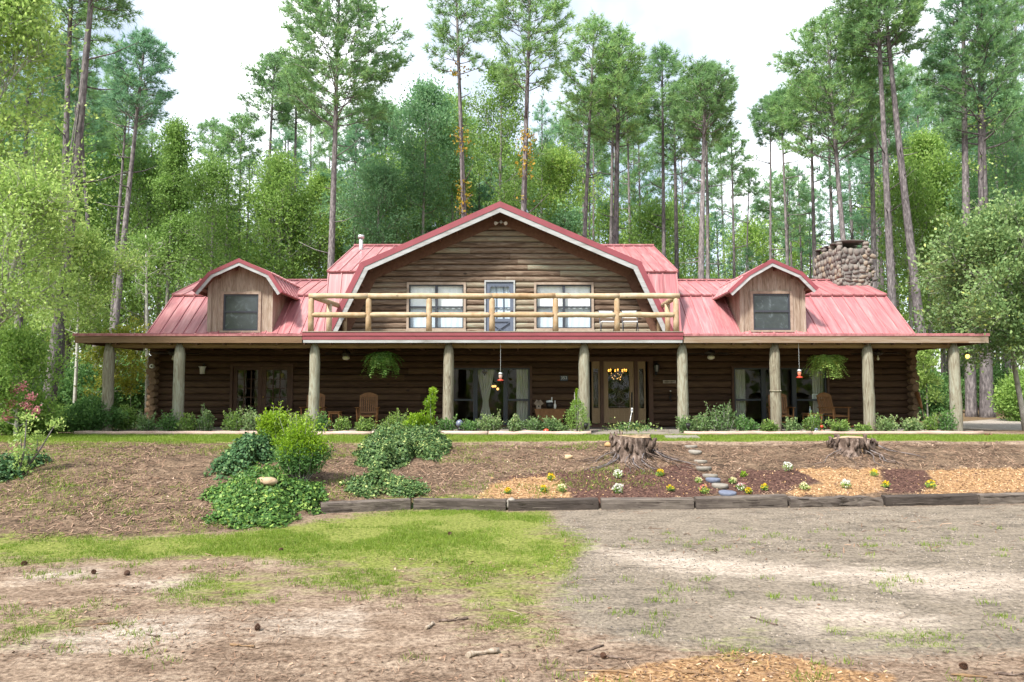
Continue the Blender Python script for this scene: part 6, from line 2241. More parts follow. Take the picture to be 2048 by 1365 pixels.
# tall conical plant by the entrance post
x = xp(1154, 21.0, 820)
r = thing('conical_shrub', 'tall feathery conical shrub with yellowish tip against the entrance post', 'shrub', (x, 21.0, PL))
g = np.random.default_rng(77)
mb = MB()
P, T = [], []
Hc = zp(780, 21.0) - PL
for i in range(5):
    a = i * 1.26
    mb.tube([(0, 0, -.03), (.05 * math.cos(a), .05 * math.sin(a), Hc * .5), (.09 * math.cos(a), .09 * math.sin(a), Hc * (.8 + .05 * i))], [.014, .01, .004], 4)
mb.build('stem', M['bark_grey'], r, False)
n = 2600
tz_ = g.random(n) ** .8
rad = (.36 * np.sin(np.clip(tz_ * 1.02 + .18, 0, 1) * PI) ** .75 * (1 - .45 * tz_)) * g.uniform(.55, 1.05, n)
an = g.uniform(0, 2 * PI, n)
lob = 1 + .22 * np.sin(an * 3 + tz_ * 14)
P = np.stack([np.cos(an) * rad * lob, np.sin(an) * rad * lob, .08 + tz_ * (Hc - .08)], -1)
np_obj('foliage', leafquads(P, P * np.array([1.6, 1.6, 0]) + np.array([0, 0, .6]), .055, .38, .5, g), 4, np.clip(g.beta(2, 2, n), 0, 1), [M['leaf'], M['leaf_lime']], r, (tz_ + g.normal(0, .08, n) > .72).astype(int))

# ------------------------------------------------------------------ lime shrubs and ivy on the bank
h = hit(548, 915)
shrub('lime_bush', 'narrow upright lime bush with a bare leg, behind the broader lime bush', h, .62, .98, 'leaf_dark', 21, 14, 110, .055, stray=6, d=.5, top_mat='leaf_lime', top_at=.42, lump=.42, cat='bush', base=.25, upright=.5)
h = hit(600, 962)
shrub('lime_bush', 'broad lime-tipped bush standing highest on the bank beside the timber end', h, 1.05, 1.08, 'leaf_dark', 22, 24, 120, .055, stray=12, d=.8, top_mat='leaf_lime', top_at=.50, lump=.36, cat='bush', base=.28)
x = xp(838, 17.5, 850)
shrub('lime_bush', 'thin lime shoots sprouting from the top of the speckled ivy mound', (x, 17.5, tz(x, 17.5) + .30), .62, .42, 'leaf_lime', 23, 10, 80, .055, d=.4, lump=.45, cat='bush')
x = xp(861, 17.45, 800)
shrub('lime_bush', 'tall single lime spire above the speckled ivy mound', (x, 17.45, tz(x, 17.45) + .25), .26, zp(778, 17.45) - tz(x, 17.45) - .25, 'leaf_lime', 24, 4, 90, .055, d=.2, lump=.62, cat='bush', upright=1)
h = hit(590, 930)
shrub('fern_tuft', 'mid-green ferny tuft wedged between the two lime bushes', (h.x - .1, h.y, h.z), .5, .42, 'leaf', 25, 9, 60, .07, asp=.25, cat='plant')


def ivy_mound(name, label, px, py_top, py_bot, wpx, hgt, leaf, seed, n=2600, size=.062, skew=0., hole=None, flat=1.0, cat='ivy'):
    """ivy-covered hump following the bank"""
    a, b = hit(px, py_top), hit(px + skew, py_bot)
    cx, cy = (a.x + b.x) / 2, (a.y + b.y) / 2
    rx, ry = wpx / F * cy / 2, max(.3, abs(a.y - b.y) / 2)
    r = thing(name, label, cat, (cx, cy, tz(cx, cy)))
    g = np.random.default_rng(seed)

    def surf(X, Y):
        q = ((X - cx) / rx) ** 2 + ((Y - cy) / ry) ** 2
        an = np.arctan2((Y - cy) / ry, (X - cx) / rx)
        edge = 1 + .20 * np.sin(an * 3 + seed) + .13 * np.sin(an * 5 + seed * 2) + .10 * np.sin(an * 11 + seed)
        q = q / edge ** 2
        hh = hgt * np.clip(1 - q, 0, 1) ** flat * (1 + 1.5 * (fbm(X, Y, 2.4, seed % 50) - .5))
        if hole:
            hq = ((X - cx - hole[0] * rx) / (rx * hole[2])) ** 2 + ((Y - cy - hole[1] * ry) / (ry * hole[2])) ** 2
            hh = hh * np.clip(hq - .5, 0, 1)
            q = np.where(hq < .8, 2, q)
        return terr(X, Y) + hh, q
    # hump under the leaves
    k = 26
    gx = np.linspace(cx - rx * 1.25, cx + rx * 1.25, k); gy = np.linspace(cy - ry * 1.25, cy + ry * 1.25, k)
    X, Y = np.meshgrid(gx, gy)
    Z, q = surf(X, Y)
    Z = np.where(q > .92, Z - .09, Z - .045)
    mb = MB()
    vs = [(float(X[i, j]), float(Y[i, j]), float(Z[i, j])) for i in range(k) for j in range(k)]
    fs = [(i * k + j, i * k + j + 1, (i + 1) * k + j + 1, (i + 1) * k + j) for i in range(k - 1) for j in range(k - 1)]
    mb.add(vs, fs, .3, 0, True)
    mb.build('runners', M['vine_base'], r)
    an = g.uniform(0, 2 * PI, n * 2); rr = np.sqrt(g.random(n * 2)) * 1.25
    X = cx + np.cos(an) * rr * rx; Y = cy + np.sin(an) * rr * ry
    Z, q = surf(X, Y)
    keep = (q < 1.2) & (g.random(n * 2) < np.clip(1.15 - .9 * (q - .5), .12, 1) * np.clip(.55 + 1.3 * (fbm(X, Y, 4, seed % 30) - .3), .25, 1))
    X, Y, Z, q = X[keep], Y[keep], Z[keep], q[keep]
    lift = np.abs(g.normal(0, .05, len(X))) * np.where(q > 1, .4, 1)
    P = np.stack([X, Y, Z + lift], -1)
    e = .03
    nx = -(surf(X + e, Y)[0] - Z) / e; ny = -(surf(X, Y + e)[0] - Z) / e
    nrm = unit(np.stack([nx, ny, np.ones_like(nx)], -1))
    t = unit(np.cross(nrm, g.normal(0, 1, nrm.shape)))
    u = unit(t + nrm * g.uniform(-.1, .8, (len(X), 1)))
    v = unit(np.cross(u, nrm) + g.normal(0, .35, nrm.shape))
    s = size * g.uniform(.4, 1.3, (len(X), 1))
    V = np.stack([P, P + u * s * .5 + v * s * .42, P + u * s, P + u * s * .5 - v * s * .42], 1).reshape(-1, 3) - np.array(tuple(r.location))
    rn = np.clip(.25 * fbm(X, Y, 3, seed % 40) + .85 * g.random(len(X)) ** 1.7, 0, 1)
    np_obj('leaves', V, 4, rn, M[leaf], r)
    return r


ivy_mound('ivy_mound', 'large glossy ivy mound at the foot of the bank, spreading onto the grass', 522, 962, 1056, 200, .40, 'leaf_ivy', 31, 9000, .06, 8, flat=1.4, cat='ivy mound')
ivy_mound('ivy_mound', 'dark ivy patch higher up the bank under the narrow lime bush', 500, 896, 950, 118, .34, 'leaf_ivy_dark', 32, 4000, .065, 20, cat='ivy mound')
ivy_mound('ivy_mound', 'tall speckled ivy hump on the brow with lime shoots on top', 812, 878, 940, 150, .42, 'leaf_ivy_pale', 33, 22000, .055, -10, flat=.7, cat='ivy mound')
ivy_mound('ivy_patch', 'low ring of pale ivy with a bare middle behind the timbers', 770, 960, 998, 150, .14, 'leaf_ivy_pale', 34, 4200, .05, 0, (-.15, -.1, .30), cat='ivy patch')
ivy_mound('ivy_patch', 'small ivy sprig beside the free end of the timber row', 624, 990, 1008, 30, .12, 'leaf_ivy', 35, 700, .05, 0, cat='ivy patch')
ivy_mound('ivy_patch', 'dim ivy clump in the corner under the bare-stemmed saplings', 12, 925, 980, 90, .22, 'leaf_ivy_dark', 36, 1800, .06, 0, cat='ivy patch')
# pale cut top of the stump buried in ivy
h = hit(532, 975)
mb = MB(); mb.blob((0, 0, 0), (.19, .17, .08), 12, 7, .5, 0, .12, 3)
o = mb.build('ivy_stump', M['stump_top']); o.location = at(532, 964, 12.6)
tag(o, 'pale rounded stump top poking out of the large ivy mound', 'tree stump')

# bare-stemmed saplings at the edge of the bank
for k, (px, py, hh, ln_, lab) in enumerate(((36, 952, 1.0, .12, 'straight leggy sapling with leaf tufts at tip and foot, on the bank'), (44, 945, .85, .62, 'slanting leggy sapling crossing behind the straight one on the bank'))):
    h = hit(px, py)
    r = thing('sapling', lab, 'sapling', h)
    mb = MB(); g = np.random.default_rng(60 + k)
    tips = [Vector((ln_ * .9, 0, hh)), Vector((ln_ * .5 - .08, .05, hh * .7)), Vector((ln_ * .25, -.05, hh * .42))]
    mb.tube([(0, 0, -.05), tips[0] * .5 + Vector((.04, 0, 0)), tips[0]], [.022, .016, .008], 6)
    mb.tube([tips[0] * .45, tips[1]], [.012, .006], 5); mb.tube([tips[0] * .2, tips[2]], [.012, .006], 5)
    mb.build('stem', M['bark'], r, False)
    P = np.concatenate([np.array(tuple(t)) + g.normal(0, .075, (110, 3)) for t in tips] + [g.normal(0, .10, (90, 3)) * [1, 1, .5] + [0, 0, .1]])
    np_obj('foliage', leafquads(P, np.tile([0, 0, .6], (len(P), 1)), .06, .5, .7, g), 4, g.random(len(P)), M['leaf_yellow'], r)

# ------------------------------------------------------------------ bedding flowers
FL = [
    (1016, 988, 'y', .75, 'small yellow-flowered plant at the edge of the orange chips, lowest there'),
    (1102, 962, 'y', .9, 'yellow-flowered plant on top of the orange chip patch'),
    (1088, 985, 'y', .8, 'yellow-flowered plant in the middle of the lone orange chip patch'),
    (1123, 985, 'c', 1.0, 'cream-flowered plant where orange chips meet dark mulch'),
    (1236, 957, 'w', 1.1, 'white-flowered plant just below the ivy-topped stump roots'),
    (1235, 987, 'w', 1.2, 'fullest white-flowered plant near the timbers, under the other white one'),
    (1321, 954, 'y', .9, 'yellow-flowered plant on dark mulch beside the ivy-topped stump'),
    (1342, 984, 'y', .8, 'lone yellow-flowered plant near the timbers in the dark mulch'),
    (1397, 966, 'c', .7, 'small cream-flowered plant beside the middle stepping stones'),
    (1408, 988, 'r', 1.1, 'red and yellow-flowered plant beside the lowest stepping stones'),
    (1487, 954, 'g', .9, 'green unopened plant uphill of the small flowers past the stepping stones'),
    (1465, 968, 'c', .8, 'pale-flowered plant nearest the stepping stones on the chimney side'),
    (1482, 982, 'p', 1.0, 'pink and white-flowered plant just above the wide grey timber'),
    (1497, 988, 'y', .7, 'yellow-green plant touching the pink and white one'),
    (1529, 981, 'y', .8, 'short yellow-flowered plant alone on dark mulch past the pink one'),
    (1575, 943, 'w', 1.2, 'white-flowered plant highest on the bank where orange chips begin'),
    (1609, 981, 'c', 1.0, 'cream-flowered plant at the tip of the dark mulch tongue'),
    (1691, 977, 'w', 1.15, 'white-flowered plant in the middle of the wide orange chips'),
    (1748, 953, 'y', .95, 'yellow-flowered plant right below the bare cut stump'),
    (1772, 976, 'y', .8, 'yellow-flowered plant on the border of wide orange chips and dark patch'),
    (1861, 977, 'y', 1.1, 'large yellow-flowered plant at the chimney-side edge of the last dark patch'),
]
for k, (px, py, c, s, lab) in enumerate(FL):
    h = hit(px, py)
    r = thing('bedding_flower', lab, 'flower', h, 0, 'bedding flowers along the timber bed', .66)
    g = np.random.default_rng(700 + k)
    n = 120
    o = unit(g.normal(0, 1, (n, 3))) * g.random((n, 1)) ** .4 * np.array([.12, .12, .08]) * s + np.array([0, 0, .075 * s])
    o[:, 2] = np.maximum(o[:, 2], .01)
    np_obj('foliage', leafquads(o, o * 2 + [0, 0, .2], .06, .5, .5, g), 4, g.random(n), M['leaf_lime'] if c == 'g' else M['leaf'], r)
    if c != 'g':
        m = {'w': 46, 'c': 26, 'y': 22, 'r': 22, 'p': 26}[c]
        b = unit(g.normal(0, 1, (m, 3)) + [0, -.3, .9]) * np.array([.115, .115, .10]) * s * g.uniform(.8, 1.1, (m, 1)) + np.array([0, 0, .10 * s])
        b = np.repeat(b, 4, 0) + g.normal(0, .008, (m * 4, 3))
        mats = {'w': [M['petal_white']], 'c': [M['petal_cream']], 'y': [M['petal_yellow']], 'r': [M['petal_red'], M['petal_yellow']], 'p': [M['pink'], M['petal_white']]}[c]
        np_obj('blossom', leafquads(b, b * 0 + [0, -.3, .7], .038, .9, .8, g), 4, g.random(m * 4), mats, r, (np.repeat(g.random(m), 4) > .5).astype(int) * (len(mats) - 1))
# ------------------------------------------------------------------ the woods
def gz(Y):
    return tz(0, Y) if Y > 18 else 0


def key_pine(x1, y1, x2, y2, Y, top, cb, hw, label, seed, dia=None, blue=False, **kw):
    a, b = at(x1, y1, Y), at(x2, y2, Y)
    zt = zp(top, Y)
    g0 = gz(Y)
    sl = (b.x - a.x) / (b.z - a.z)
    xb = a.x + sl * (g0 - a.z)
    H = zt - g0
    c = (zp(cb, Y) - g0) / H
    return pine('pine_tree', label, (xb, Y, g0), H, (dia or .36) / 2, c, hw / F * Y, (sl * H, 0), seed, mats=M['needle_blue'] if blue else M['needle'], group='tall pines around the house', **kw)


KP = [
    (115, 860, 143, 0, 27, -190, 90, 110, 'slim grey pine trunk standing just behind the thick leaning pine, away from chimney', 1, .34, {}),
    (90, 860, 185, 0, 23.6, -170, 20, 120, 'thick leaning pine nearest the porch end with the big round bush', 2, .42, {}),
    (232, 650, 280, 170, 34, 62, 255, 72, 'leaning pine with a rounded blue-green crown above the porch end with the round bush', 3, .36, dict(blue=True, nb=44)),
    (226, 650, 253, 190, 36, 140, 300, 46, 'thinner pine leaning beside the round blue-green-crowned pine', 4, .25, dict(nb=24)),
    (661, 530, 677, 60, 35, -45, 265, 148, 'biggest widest-crowned pine, rising beside the vent pipe', 5, .42, dict(nb=64, dens=1.2)),
    (525, 540, 545, 220, 42, 105, 250, 62, 'pine with bare orange-brown upper trunk behind the dormer with the weathered side wall', 6, .34, {}),
    (588, 540, 592, 170, 44, 118, 260, 52, 'straight pine between the orange-barked pine and the widest-crowned pine', 7, .34, {}),
    (478, 540, 482, 300, 46, 232, 330, 50, 'short flat-topped pine above the dormer far from the chimney', 8, .26, dict(nb=26)),
    (405, 560, 420, 340, 48, 236, 340, 40, 'small ragged pine just left of the flat-topped pine', 9, .22, dict(nb=22)),
    (712, 430, 735, 250, 48, 190, 330, 50, 'thin slanting pine close behind the widest-crowned pine', 10, .26, {}),
    (770, 430, 772, 280, 50, 205, 300, 50, 'thin upright pine rising over the gable slope on the vent-pipe side', 11, .26, {}),
    (928, 430, 915, 60, 33, -70, 150, 72, 'pine wound with an orange-leaved vine, left of the gable peak', 12, .36, dict(nb=34)),
    (1049, 420, 1056, 120, 32, -65, 190, 92, 'tall pine just right of the gable peak, bare below a broad crown', 13, .38, dict(nb=46)),
    (1172, 470, 1182, 180, 36, 28, 265, 68, 'slim pale-trunked pine behind the chimney-side gable slope', 14, .30, {}),
    (1185, 470, 1188, 250, 46, 170, 330, 40, 'thin companion stem close beside the slim pale-trunked pine', 15, .22, dict(nb=22)),
    (1232, 490, 1236, 230, 36, 52, 300, 68, 'stout pine with a double-looking trunk above the upper roof end', 16, .42, dict(nb=50, dens=1.2)),
    (1222, 490, 1225, 280, 41, 90, 280, 50, 'dark trunk pressed against the stout pine above the upper roof end', 17, .32, {}),
    (1262, 490, 1256, 300, 46, 150, 300, 55, 'leaning dark pine next to the stout pine above the upper roof end', 18, .28, {}),
    (1327, 520, 1325, 200, 38, 88, 260, 55, 'straight mid pine rising over the corner of the upper roof', 19, .30, dict(nb=40)),
    (1352, 545, 1350, 330, 42, 190, 330, 45, 'dark straight pine beside the corner of the upper roof', 20, .38, {}),
    (1404, 560, 1408, 240, 34, 128, 275, 72, 'round-topped pine with a forked lower trunk between upper roof and chimney-side dormer', 21, .40, dict(nb=52, dens=1.2)),
    (1413, 560, 1414, 280, 37, 170, 300, 50, 'thin twin stem touching the round-topped fork-trunked pine', 22, .26, {}),
    (1467, 540, 1464, 320, 44, 262, 370, 42, 'short open pine before the bright sky gap near the chimney-side dormer', 23, .26, dict(nb=22)),
    (1493, 520, 1497, 390, 50, 338, 400, 34, 'smallest slender pine in the bright sky gap over the chimney-side dormer', 24, .22, dict(nb=18)),
    (1542, 520, 1540, 290, 44, 190, 290, 40, 'thin pine rising exactly over the peak of the chimney-side dormer', 25, .24, {}),
    (1573, 520, 1565, 250, 42, 175, 270, 36, 'thin pine just past the peak of the chimney-side dormer', 26, .26, {}),
    (1628, 500, 1622, 250, 40, 150, 260, 50, 'pine directly behind the back edge of the stone chimney', 27, .32, {}),
    (1688, 480, 1663, 180, 36, 28, 330, 115, 'broad heavy-crowned pine rising out of the stone chimney top', 28, .36, dict(nb=62, dens=1.2, low=.9)),
    (1748, 560, 1741, 150, 38, 5, 330, 72, 'straight pine just beside the stone chimney on the bulb side', 29, .36, dict(nb=44)),
    (1783, 600, 1758, 60, 33, -85, 120, 105, 'tall slightly leaning pine behind the roof end past the chimney', 30, .42, dict(nb=46)),
    (1860, 825, 1772, 30, 33, -90, 110, 95, 'strongly leaning pine with its foot seen under the porch end by the bulb', 31, .46, dict(nb=44)),
    (1943, 832, 1928, 120, 33.5, -60, 240, 72, 'grey pine trunk directly behind the lit bulb', 32, .46, dict(nb=40, blue=True)),
    (1974, 832, 1960, 80, 33, -90, 300, 105, 'thickest pine trunk past the lit bulb, nearest the gravel drive', 33, .56, dict(nb=54, dens=1.1)),
    (2012, 810, 2030, 100, 40, -40, 150, 80, 'darker pine trunk farthest past the bulb, at the picture edge', 34, .34, {}),
    (190, 700, 160, 200, 40, 40, 320, 70, 'straight shadowed pine deep behind the leaning pair by the round bush', 35, .30, {}),
    (40, 600, 60, 100, 38, -30, 260, 90, 'dark mid-wood pine half veiled by the yellow-green tree', 36, .34, {}),
]
KT = {}
for p in KP:
    kw = dict(p[11])
    KT[p[9]] = key_pine(*p[:8], p[8], p[9], p[10], **kw)


def vine(tree, t0, t1, r, leafmat_, n, seed):
    """leaves climbing a trunk: part of what moves with it, but its own plant"""
    g = np.random.default_rng(seed)
    P = []
    t = g.uniform(t0, t1, n)
    a = g.uniform(0, 2 * PI, n)
    q = r + np.abs(g.normal(0, .25, n)) * (.4 + .6 * (fbm(t * 3, t * 0, 1.7, seed) > .5))
    return t, a, q


def trunk_vine(k, y0, y1, label, mat_, seed, n=900, rad=.14, puff=.24):
    p = [q for q in KP if q[9] == k][0]
    Y = p[4]
    a, b = at(p[0], p[1], Y), at(p[2], p[3], Y)
    g = np.random.default_rng(seed)
    z = g.uniform(zp(y0, Y), zp(y1, Y), n)
    dens = vnoise(z, z * 0, .9, seed)
    z = z[dens > .38]; n = len(z)
    x = a.x + (b.x - a.x) * (z - a.z) / (b.z - a.z)
    an = g.uniform(0, 2 * PI, n); q = rad + np.abs(g.normal(0, puff, n))
    base = Vector((a.x, Y, float(z.min())))
    r = thing('climbing_vine', label, 'vine', base)
    P = np.stack([x + np.cos(an) * q - base.x, np.sin(an) * q, z - base.z], -1)
    np_obj('leaves', leafquads(P, np.tile([0, 0, -.3], (n, 1)), .13, .7, .9, g), 4, g.random(n), mat_, r)
    mb = MB(); mb.tube([(0, -rad, 0), (float(x[z.argmax()] - base.x), -rad * .8, float(z.max() - base.z))], .02, 5); mb.build('stem', M['bark'], r, False)


trunk_vine(12, 430, 130, 'sparse orange and yellow vine climbing the pine left of the gable peak', M['leaf_red'], 3, 600, .14, .18)
trunk_vine(13, 400, 260, 'sparse yellow vine on the pine just right of the gable peak', M['leaf_red'], 4, 360, .15, .16)
trunk_vine(31, 820, 640, 'green vine on the foot of the strongly leaning pine', M['leaf'], 6, 260, .2, .1)
trunk_vine(33, 560, 60, 'light green vine up the thickest trunk past the lit bulb', M['leaf_yellow'], 7, 900, .22, .3)
trunk_vine(2, 640, 200, 'yellow-green creeper on the thick leaning pine by the round bush', M['leaf_yellow'], 8, 900, .2, .3)


def key_leaf(px, top, cbot, hw, Y, label, seed, leaf, dia=.25, ground=None, x_base=None, **kw):
    g0 = gz(Y) if ground is None else ground
    c = at(px, (top + cbot) / 2, Y)
    H = zp(top, Y) - g0
    xb = c.x if x_base is None else xp(x_base, Y, 800)
    return broadleaf('broadleaf_tree', label, (xb, Y, g0), H, dia / 2, max(.08, (zp(cbot, Y) - g0) / H), hw / F * Y, leaf, seed, tip=(c.x - xb, 0), group='broadleaf trees in the woods', **kw)


key_leaf(848, 175, 430, 74, 41, 'blue-green rounded hardwood left of the gable peak', 1, 'leaf_cool', nl=22, kids=(4, 5), per=12, size=.15, puff=.38)
key_leaf(905, 190, 430, 50, 44, 'bright green hardwood behind the vine-wrapped pine', 2, 'leaf', nl=18, kids=(4, 4), per=14, size=.15)
key_leaf(1000, 130, 420, 84, 40, 'open airy hardwood spreading between the two pines over the gable peak', 3, 'leaf', nl=20, kids=(4, 4), per=12, size=.14)
key_leaf(345, 240, 560, 62, 42, 'conical light green tree behind the porch end with the round bush', 4, 'leaf', nl=26, kids=(4, 4), per=13, size=.15, conical=True)
key_leaf(425, 330, 600, 75, 40, 'dense green hardwood behind the hip of the roof far from the chimney', 5, 'leaf', nl=22, kids=(4, 5), per=9, size=.14, puff=.42)
key_leaf(560, 320, 600, 80, 41, 'full green hardwood between the vent-pipe pine and the weathered dormer', 6, 'leaf', nl=24, kids=(4, 5), per=9, size=.14, puff=.42)
key_leaf(640, 350, 560, 60, 43, 'mid-green hardwood behind the foot of the widest-crowned pine', 7, 'leaf', nl=20, kids=(4, 4), per=14, size=.14)
key_leaf(755, 340, 520, 75, 40, 'leafy hardwood right behind the vent pipe', 8, 'leaf_cool', nl=22, kids=(4, 5), per=9, size=.14, puff=.42)
key_leaf(1120, 300, 480, 60, 42, 'pale green hardwood over the chimney-side slope of the gable', 9, 'leaf', nl=18, kids=(4, 4), per=12, size=.14)
key_leaf(1850, 260, 560, 80, 43, 'mixed green hardwood between the leaning pine and the bulb-side pines', 10, 'leaf', nl=24, kids=(4, 5), per=13, size=.15)
key_leaf(2010, 180, 520, 110, 38, 'deep green hardwood filling the corner past the lit bulb', 11, 'leaf_cool', nl=28, kids=(4, 5), per=14, size=.14)
key_leaf(1905, 330, 560, 60, 47, 'dark hardwood peeping between the bulb-side pine trunks', 12, 'leaf', nl=20, kids=(4, 4), per=13, size=.15)
# large yellow-green trees close by
key_leaf(0, -60, 420, 165, 19.5, 'large yellow-green tree crown filling the picture edge beside the leaning pines', 13, 'leaf_yellow', dia=.3, x_base=-120, nl=34, kids=(5, 5), per=7, size=.125, puff=.24)
key_leaf(60, 380, 660, 150, 18.5, 'lower yellow-green tree whose boughs reach toward the porch roof end', 14, 'leaf_yellow', dia=.2, x_base=-60, nl=26, kids=(4, 5), per=8, size=.10, puff=.26, droop=.25)
key_leaf(160, 470, 680, 90, 24.5, 'spindly yellow-green understory tree over the porch roof end', 15, 'leaf_yellow', dia=.1, x_base=148, nl=20, kids=(4, 4), per=13, size=.10, bark='bark_pale', puff=.2)
key_leaf(238, 695, 790, 75, 25.5, 'pale yellow-leaved little tree behind the first porch post', 16, 'leaf_pale', dia=.06, x_base=215, nl=14, kids=(3, 4), per=11, size=.10, bark='bark_pale', puff=.13)
key_leaf(290, 470, 600, 42, 27, 'thin whitish bare-limbed tree beside the log corner', 17, 'leaf', dia=.15, x_base=296, nl=14, kids=(3, 3), per=3, size=.11, bark='bark_pale', puff=.2)
# broad evergreen by the drive
key_leaf(1990, 452, 740, 140, 23, 'leathery-leaved evergreen with yellow tips leaning over the lit-bulb porch end', 18, 'leaf_magnolia', dia=.14, x_base=2050, nl=38, kids=(5, 5), per=12, size=.125, puff=.2)
key_leaf(1852, 690, 800, 26, 27, 'slim young tree behind the log ends and broom', 19, 'leaf_yellow', dia=.04, nl=10, kids=(3, 3), per=8, size=.10, puff=.12)

# crape myrtle with pink flowers
rt = key_leaf(35, 690, 870, 85, 19.5, 'pink-flowered shrub tree at the picture edge below the yellow-green boughs', 20, 'leaf', dia=.08, nl=20, kids=(4, 4), per=15, size=.085, puff=.16)
g = np.random.default_rng(5)
P = []
for (px, py) in ((28, 782), (62, 795), (52, 812), (20, 808), (72, 822), (12, 835), (45, 775)):
    q = at(px, py, 18.9)
    P.append(np.array([q.x - rt.location.x, q.y - rt.location.y, q.z - rt.location.z]) + g.normal(0, .06, (70, 3)))
P = np.concatenate(P)
np_obj('blossom', leafquads(P, P * 0 + [0, -.2, .5], .05, .9, .9, g), 4, g.random(len(P)), M['pink'], rt)

# understory shrubs around both porch ends
US = [(120, 760, 860, 80, 26, 'leaf_dark', 'dark thicket bush behind the thick leaning pine foot'), (165, 715, 860, 70, 30, 'leaf_dark', 'taller shadowed bush between leaning pines and first porch post'),
      (268, 690, 860, 60, 31, 'leaf_dark', 'deep green bush seen between the first two porch posts'), (60, 830, 866, 70, 21, 'leaf', 'low bright bush at the foot of the pink-flowered shrub tree'), (128, 815, 862, 36, 22.5, 'leaf', 'small bright bush beside the thick leaning pine foot'),
      (1850, 735, 850, 40, 30, 'leaf_dark', 'dark bush behind the log ends near the broom'), (1895, 745, 850, 45, 38, 'leaf_dark', 'shadowed bush between the leaning pine foot and the last porch post'),
      (2000, 720, 835, 60, 40, 'leaf_dark', 'dim bush under the leathery evergreen'), (2046, 740, 850, 50, 30, 'leaf', 'green bush at the picture edge by the gravel drive'), (1960, 700, 820, 50, 44, 'leaf_dark', 'dark bush behind the bulb-side pine trunks'),
      (5, 700, 860, 90, 24, 'leaf_dark', 'dark bush behind the pink-flowered shrub tree'), (225, 740, 860, 50, 36, 'leaf_dark', 'dark bush far behind the pale yellow-leaved little tree')]
for k, (px, t, b, hw, Y, lf, lab) in enumerate(US):
    x = xp(px, Y, 800); z = tz(x, Y)
    shrub('woodland_bush', lab, (x, Y, z), hw * 2 / F * Y, zp(t, Y) - z, lf, 300 + k, 26, 100, .13, group='bushes at the wood edge', cat='bush', lump=.42)

# ------------------------------------------------------------------ background trees: a few kinds, copied
for q in range(1):
    PP = [pine('slender_pine', None, (0, 0, 0), 20, .15, c, w, (lx, 0), 200 + k, n, mats=M['needle'] if k % 2 else M['needle_blue'], stubs=5, ln=.34, per=9) for k, (c, w, lx, n) in enumerate(((.55, 2.1, .4, 34), (.62, 1.8, -.5, 30), (.5, 2.4, .2, 36), (.68, 2.0, 0, 28), (.6, 1.5, -.2, 26)))]
    BB = [broadleaf('woodland_tree', None, (0, 0, 0), 12, .11, c, w, lf, 400 + k, nl=20, kids=(4, 4), per=7, size=.18, puff=.55, conical=cn) for k, (c, w, lf, cn) in enumerate(((.25, 2.3, 'leaf', False), (.2, 2.0, 'leaf_cool', False), (.3, 2.5, 'leaf', False), (.15, 2.1, 'leaf', True), (.35, 2.4, 'leaf', False)))]

REG = [(330, 'past the porch end by the round bush'), (640, 'behind the dormer far from the chimney'), (1000, 'behind the vent-pipe half of the gable'), (1360, 'behind the chimney-side half of the gable'), (1650, 'behind the dormer near the chimney'), (1850, 'behind the stone chimney'), (3000, 'past the lit-bulb porch end')]
PT_X = [-200, 200, 300, 380, 480, 560, 640, 800, 950, 1100, 1200, 1400, 1500, 1560, 1700, 1900, 2048, 2300]
PT_Y = [60, 60, 190, 260, 240, 150, 150, 210, 170, 170, 110, 190, 290, 190, 80, 60, 20, 0]
BT_X = [-200, 150, 300, 400, 650, 850, 1000, 1120, 1180, 1400, 1650, 1780, 1850, 2048, 2300]
BT_Y = [150, 200, 270, 340, 340, 260, 270, 330, 370, 385, 380, 340, 290, 220, 200]
ORD_ = ['first', 'second', 'third', 'fourth', 'fifth', 'sixth', 'seventh', 'eighth', 'ninth', 'tenth', 'eleventh', 'twelfth', 'thirteenth', 'fourteenth', 'fifteenth', 'sixteenth', 'seventeenth', 'eighteenth', 'nineteenth', 'twentieth']

def ordinal(n):
    if n <= 20: return ORD_[n - 1]
    return ['', '', 'twenty', 'thirty', 'forty'][n // 10] + ('-' + ORD_[n % 10 - 1] if n % 10 else 'ieth')


rb = random.Random(42)


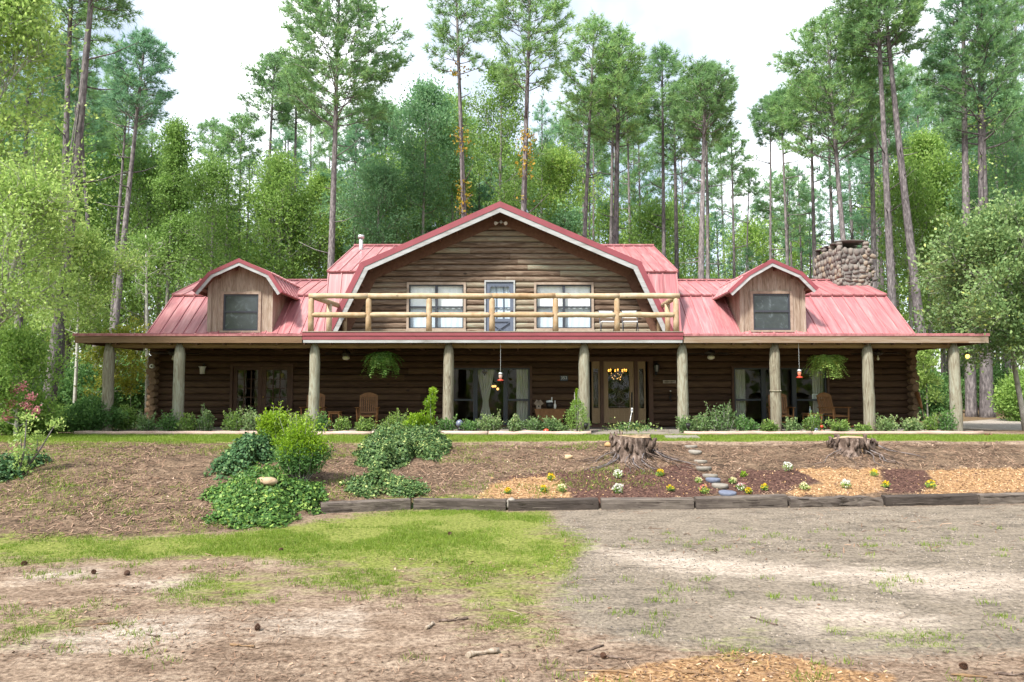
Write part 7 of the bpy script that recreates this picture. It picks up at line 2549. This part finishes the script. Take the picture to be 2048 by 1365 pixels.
def fill(kind, count, protos, tx, ty, y0, y1, spread, base_h, phrase, group):
    spots = []
    for i in range(count):
        px = -180 + 2400 * (i + rb.random()) / count
        Y = rb.uniform(y0, y1)
        top = np.interp(px, tx, ty) + rb.uniform(0, spread)
        spots.append((px, Y, top))
    used = set()
    byreg = {}
    for s in spots:
        ri = next(i for i, r in enumerate(REG) if s[0] < r[0])
        byreg.setdefault(ri, []).append(s)
    for ri, ss in byreg.items():
        ss.sort()
        for j, (px, Y, top) in enumerate(ss):
            x = xp(px, Y, 500); z = tz(x, Y)
            sc_ = (zp(top, Y) - z) / base_h
            k = rb.randrange(len(protos))
            lab = f'{phrase} {REG[ri][1]}, {ordinal(j + 1)} of {len(ss)} from left'
            rz = rb.uniform(0, 6.28)
            w = min(1.25, max(.7, sc_ ** .5)) * rb.uniform(.85, 1.1)
            if k not in used:
                o = protos[k]; used.add(k)
                o.location = (x, Y, z); o.rotation_euler = (0, 0, rz); o.scale = (w, w, sc_); o['label'] = lab; o['group'] = group
            else:
                dup(protos[k], (x, Y, z), rz, lab, group, (w, w, sc_))
    for k, o in enumerate(protos):
        if k not in used:
            for c in list(o.children): bpy.data.objects.remove(c)
            bpy.data.objects.remove(o)


fill('pine', 112, PP, PT_X, PT_Y, 43, 80, 230, 20, 'slender distant pine', 'distant pines in the woods')
fill('leaf', 72, BB, BT_X, BT_Y, 40, 76, 200, 12, 'distant leafy tree', 'distant leafy trees in the woods')

# ------------------------------------------------------------------ the far-off wood, one mass all round the clearing
def far_wood():
    g = np.random.default_rng(88)
    n = 26000
    px = g.uniform(-900, 2950, n)
    Y = g.uniform(80, 115, n)
    X = (px - CX) / F * Y
    z0 = terr(X, Y)
    top = 6.5 + 4.5 * fbm(X, Y * 0, .16, 5) + np.where((px < 700) | (px > 1700), 6, 0)
    Z = z0 + g.random(n) * top
    P = np.stack([X, Y, Z], -1)
    V1 = leafquads(P, np.tile([0, 0, .3], (n, 1)), .8, .7, 1.0, g)
    # the wood behind the viewer and at the sides
    m = 12000
    a = g.uniform(.62 * PI, 2.38 * PI, m)
    R_ = g.uniform(30, 42, m)
    X = np.cos(a) * R_ * 1.1; Y = np.sin(a) * R_ + 8
    ok = (Y < 2) | (np.abs(X) > .78 * Y + 6)
    X, Y = X[ok], Y[ok]
    z = terr(X, Y) + g.random(len(X)) ** .9 * (7 + 9 * fbm(X, Y, .14, 6))
    V2 = leafquads(np.stack([X, Y, z], -1), np.tile([0, 0, .3], (len(X), 1)), .95, .7, 1.0, g)
    V = np.concatenate([V1, V2])
    o = np_obj('forest', V, 4, g.random(len(V) // 4), M['leaf'])
    tag(o, kind='stuff')


far_wood()
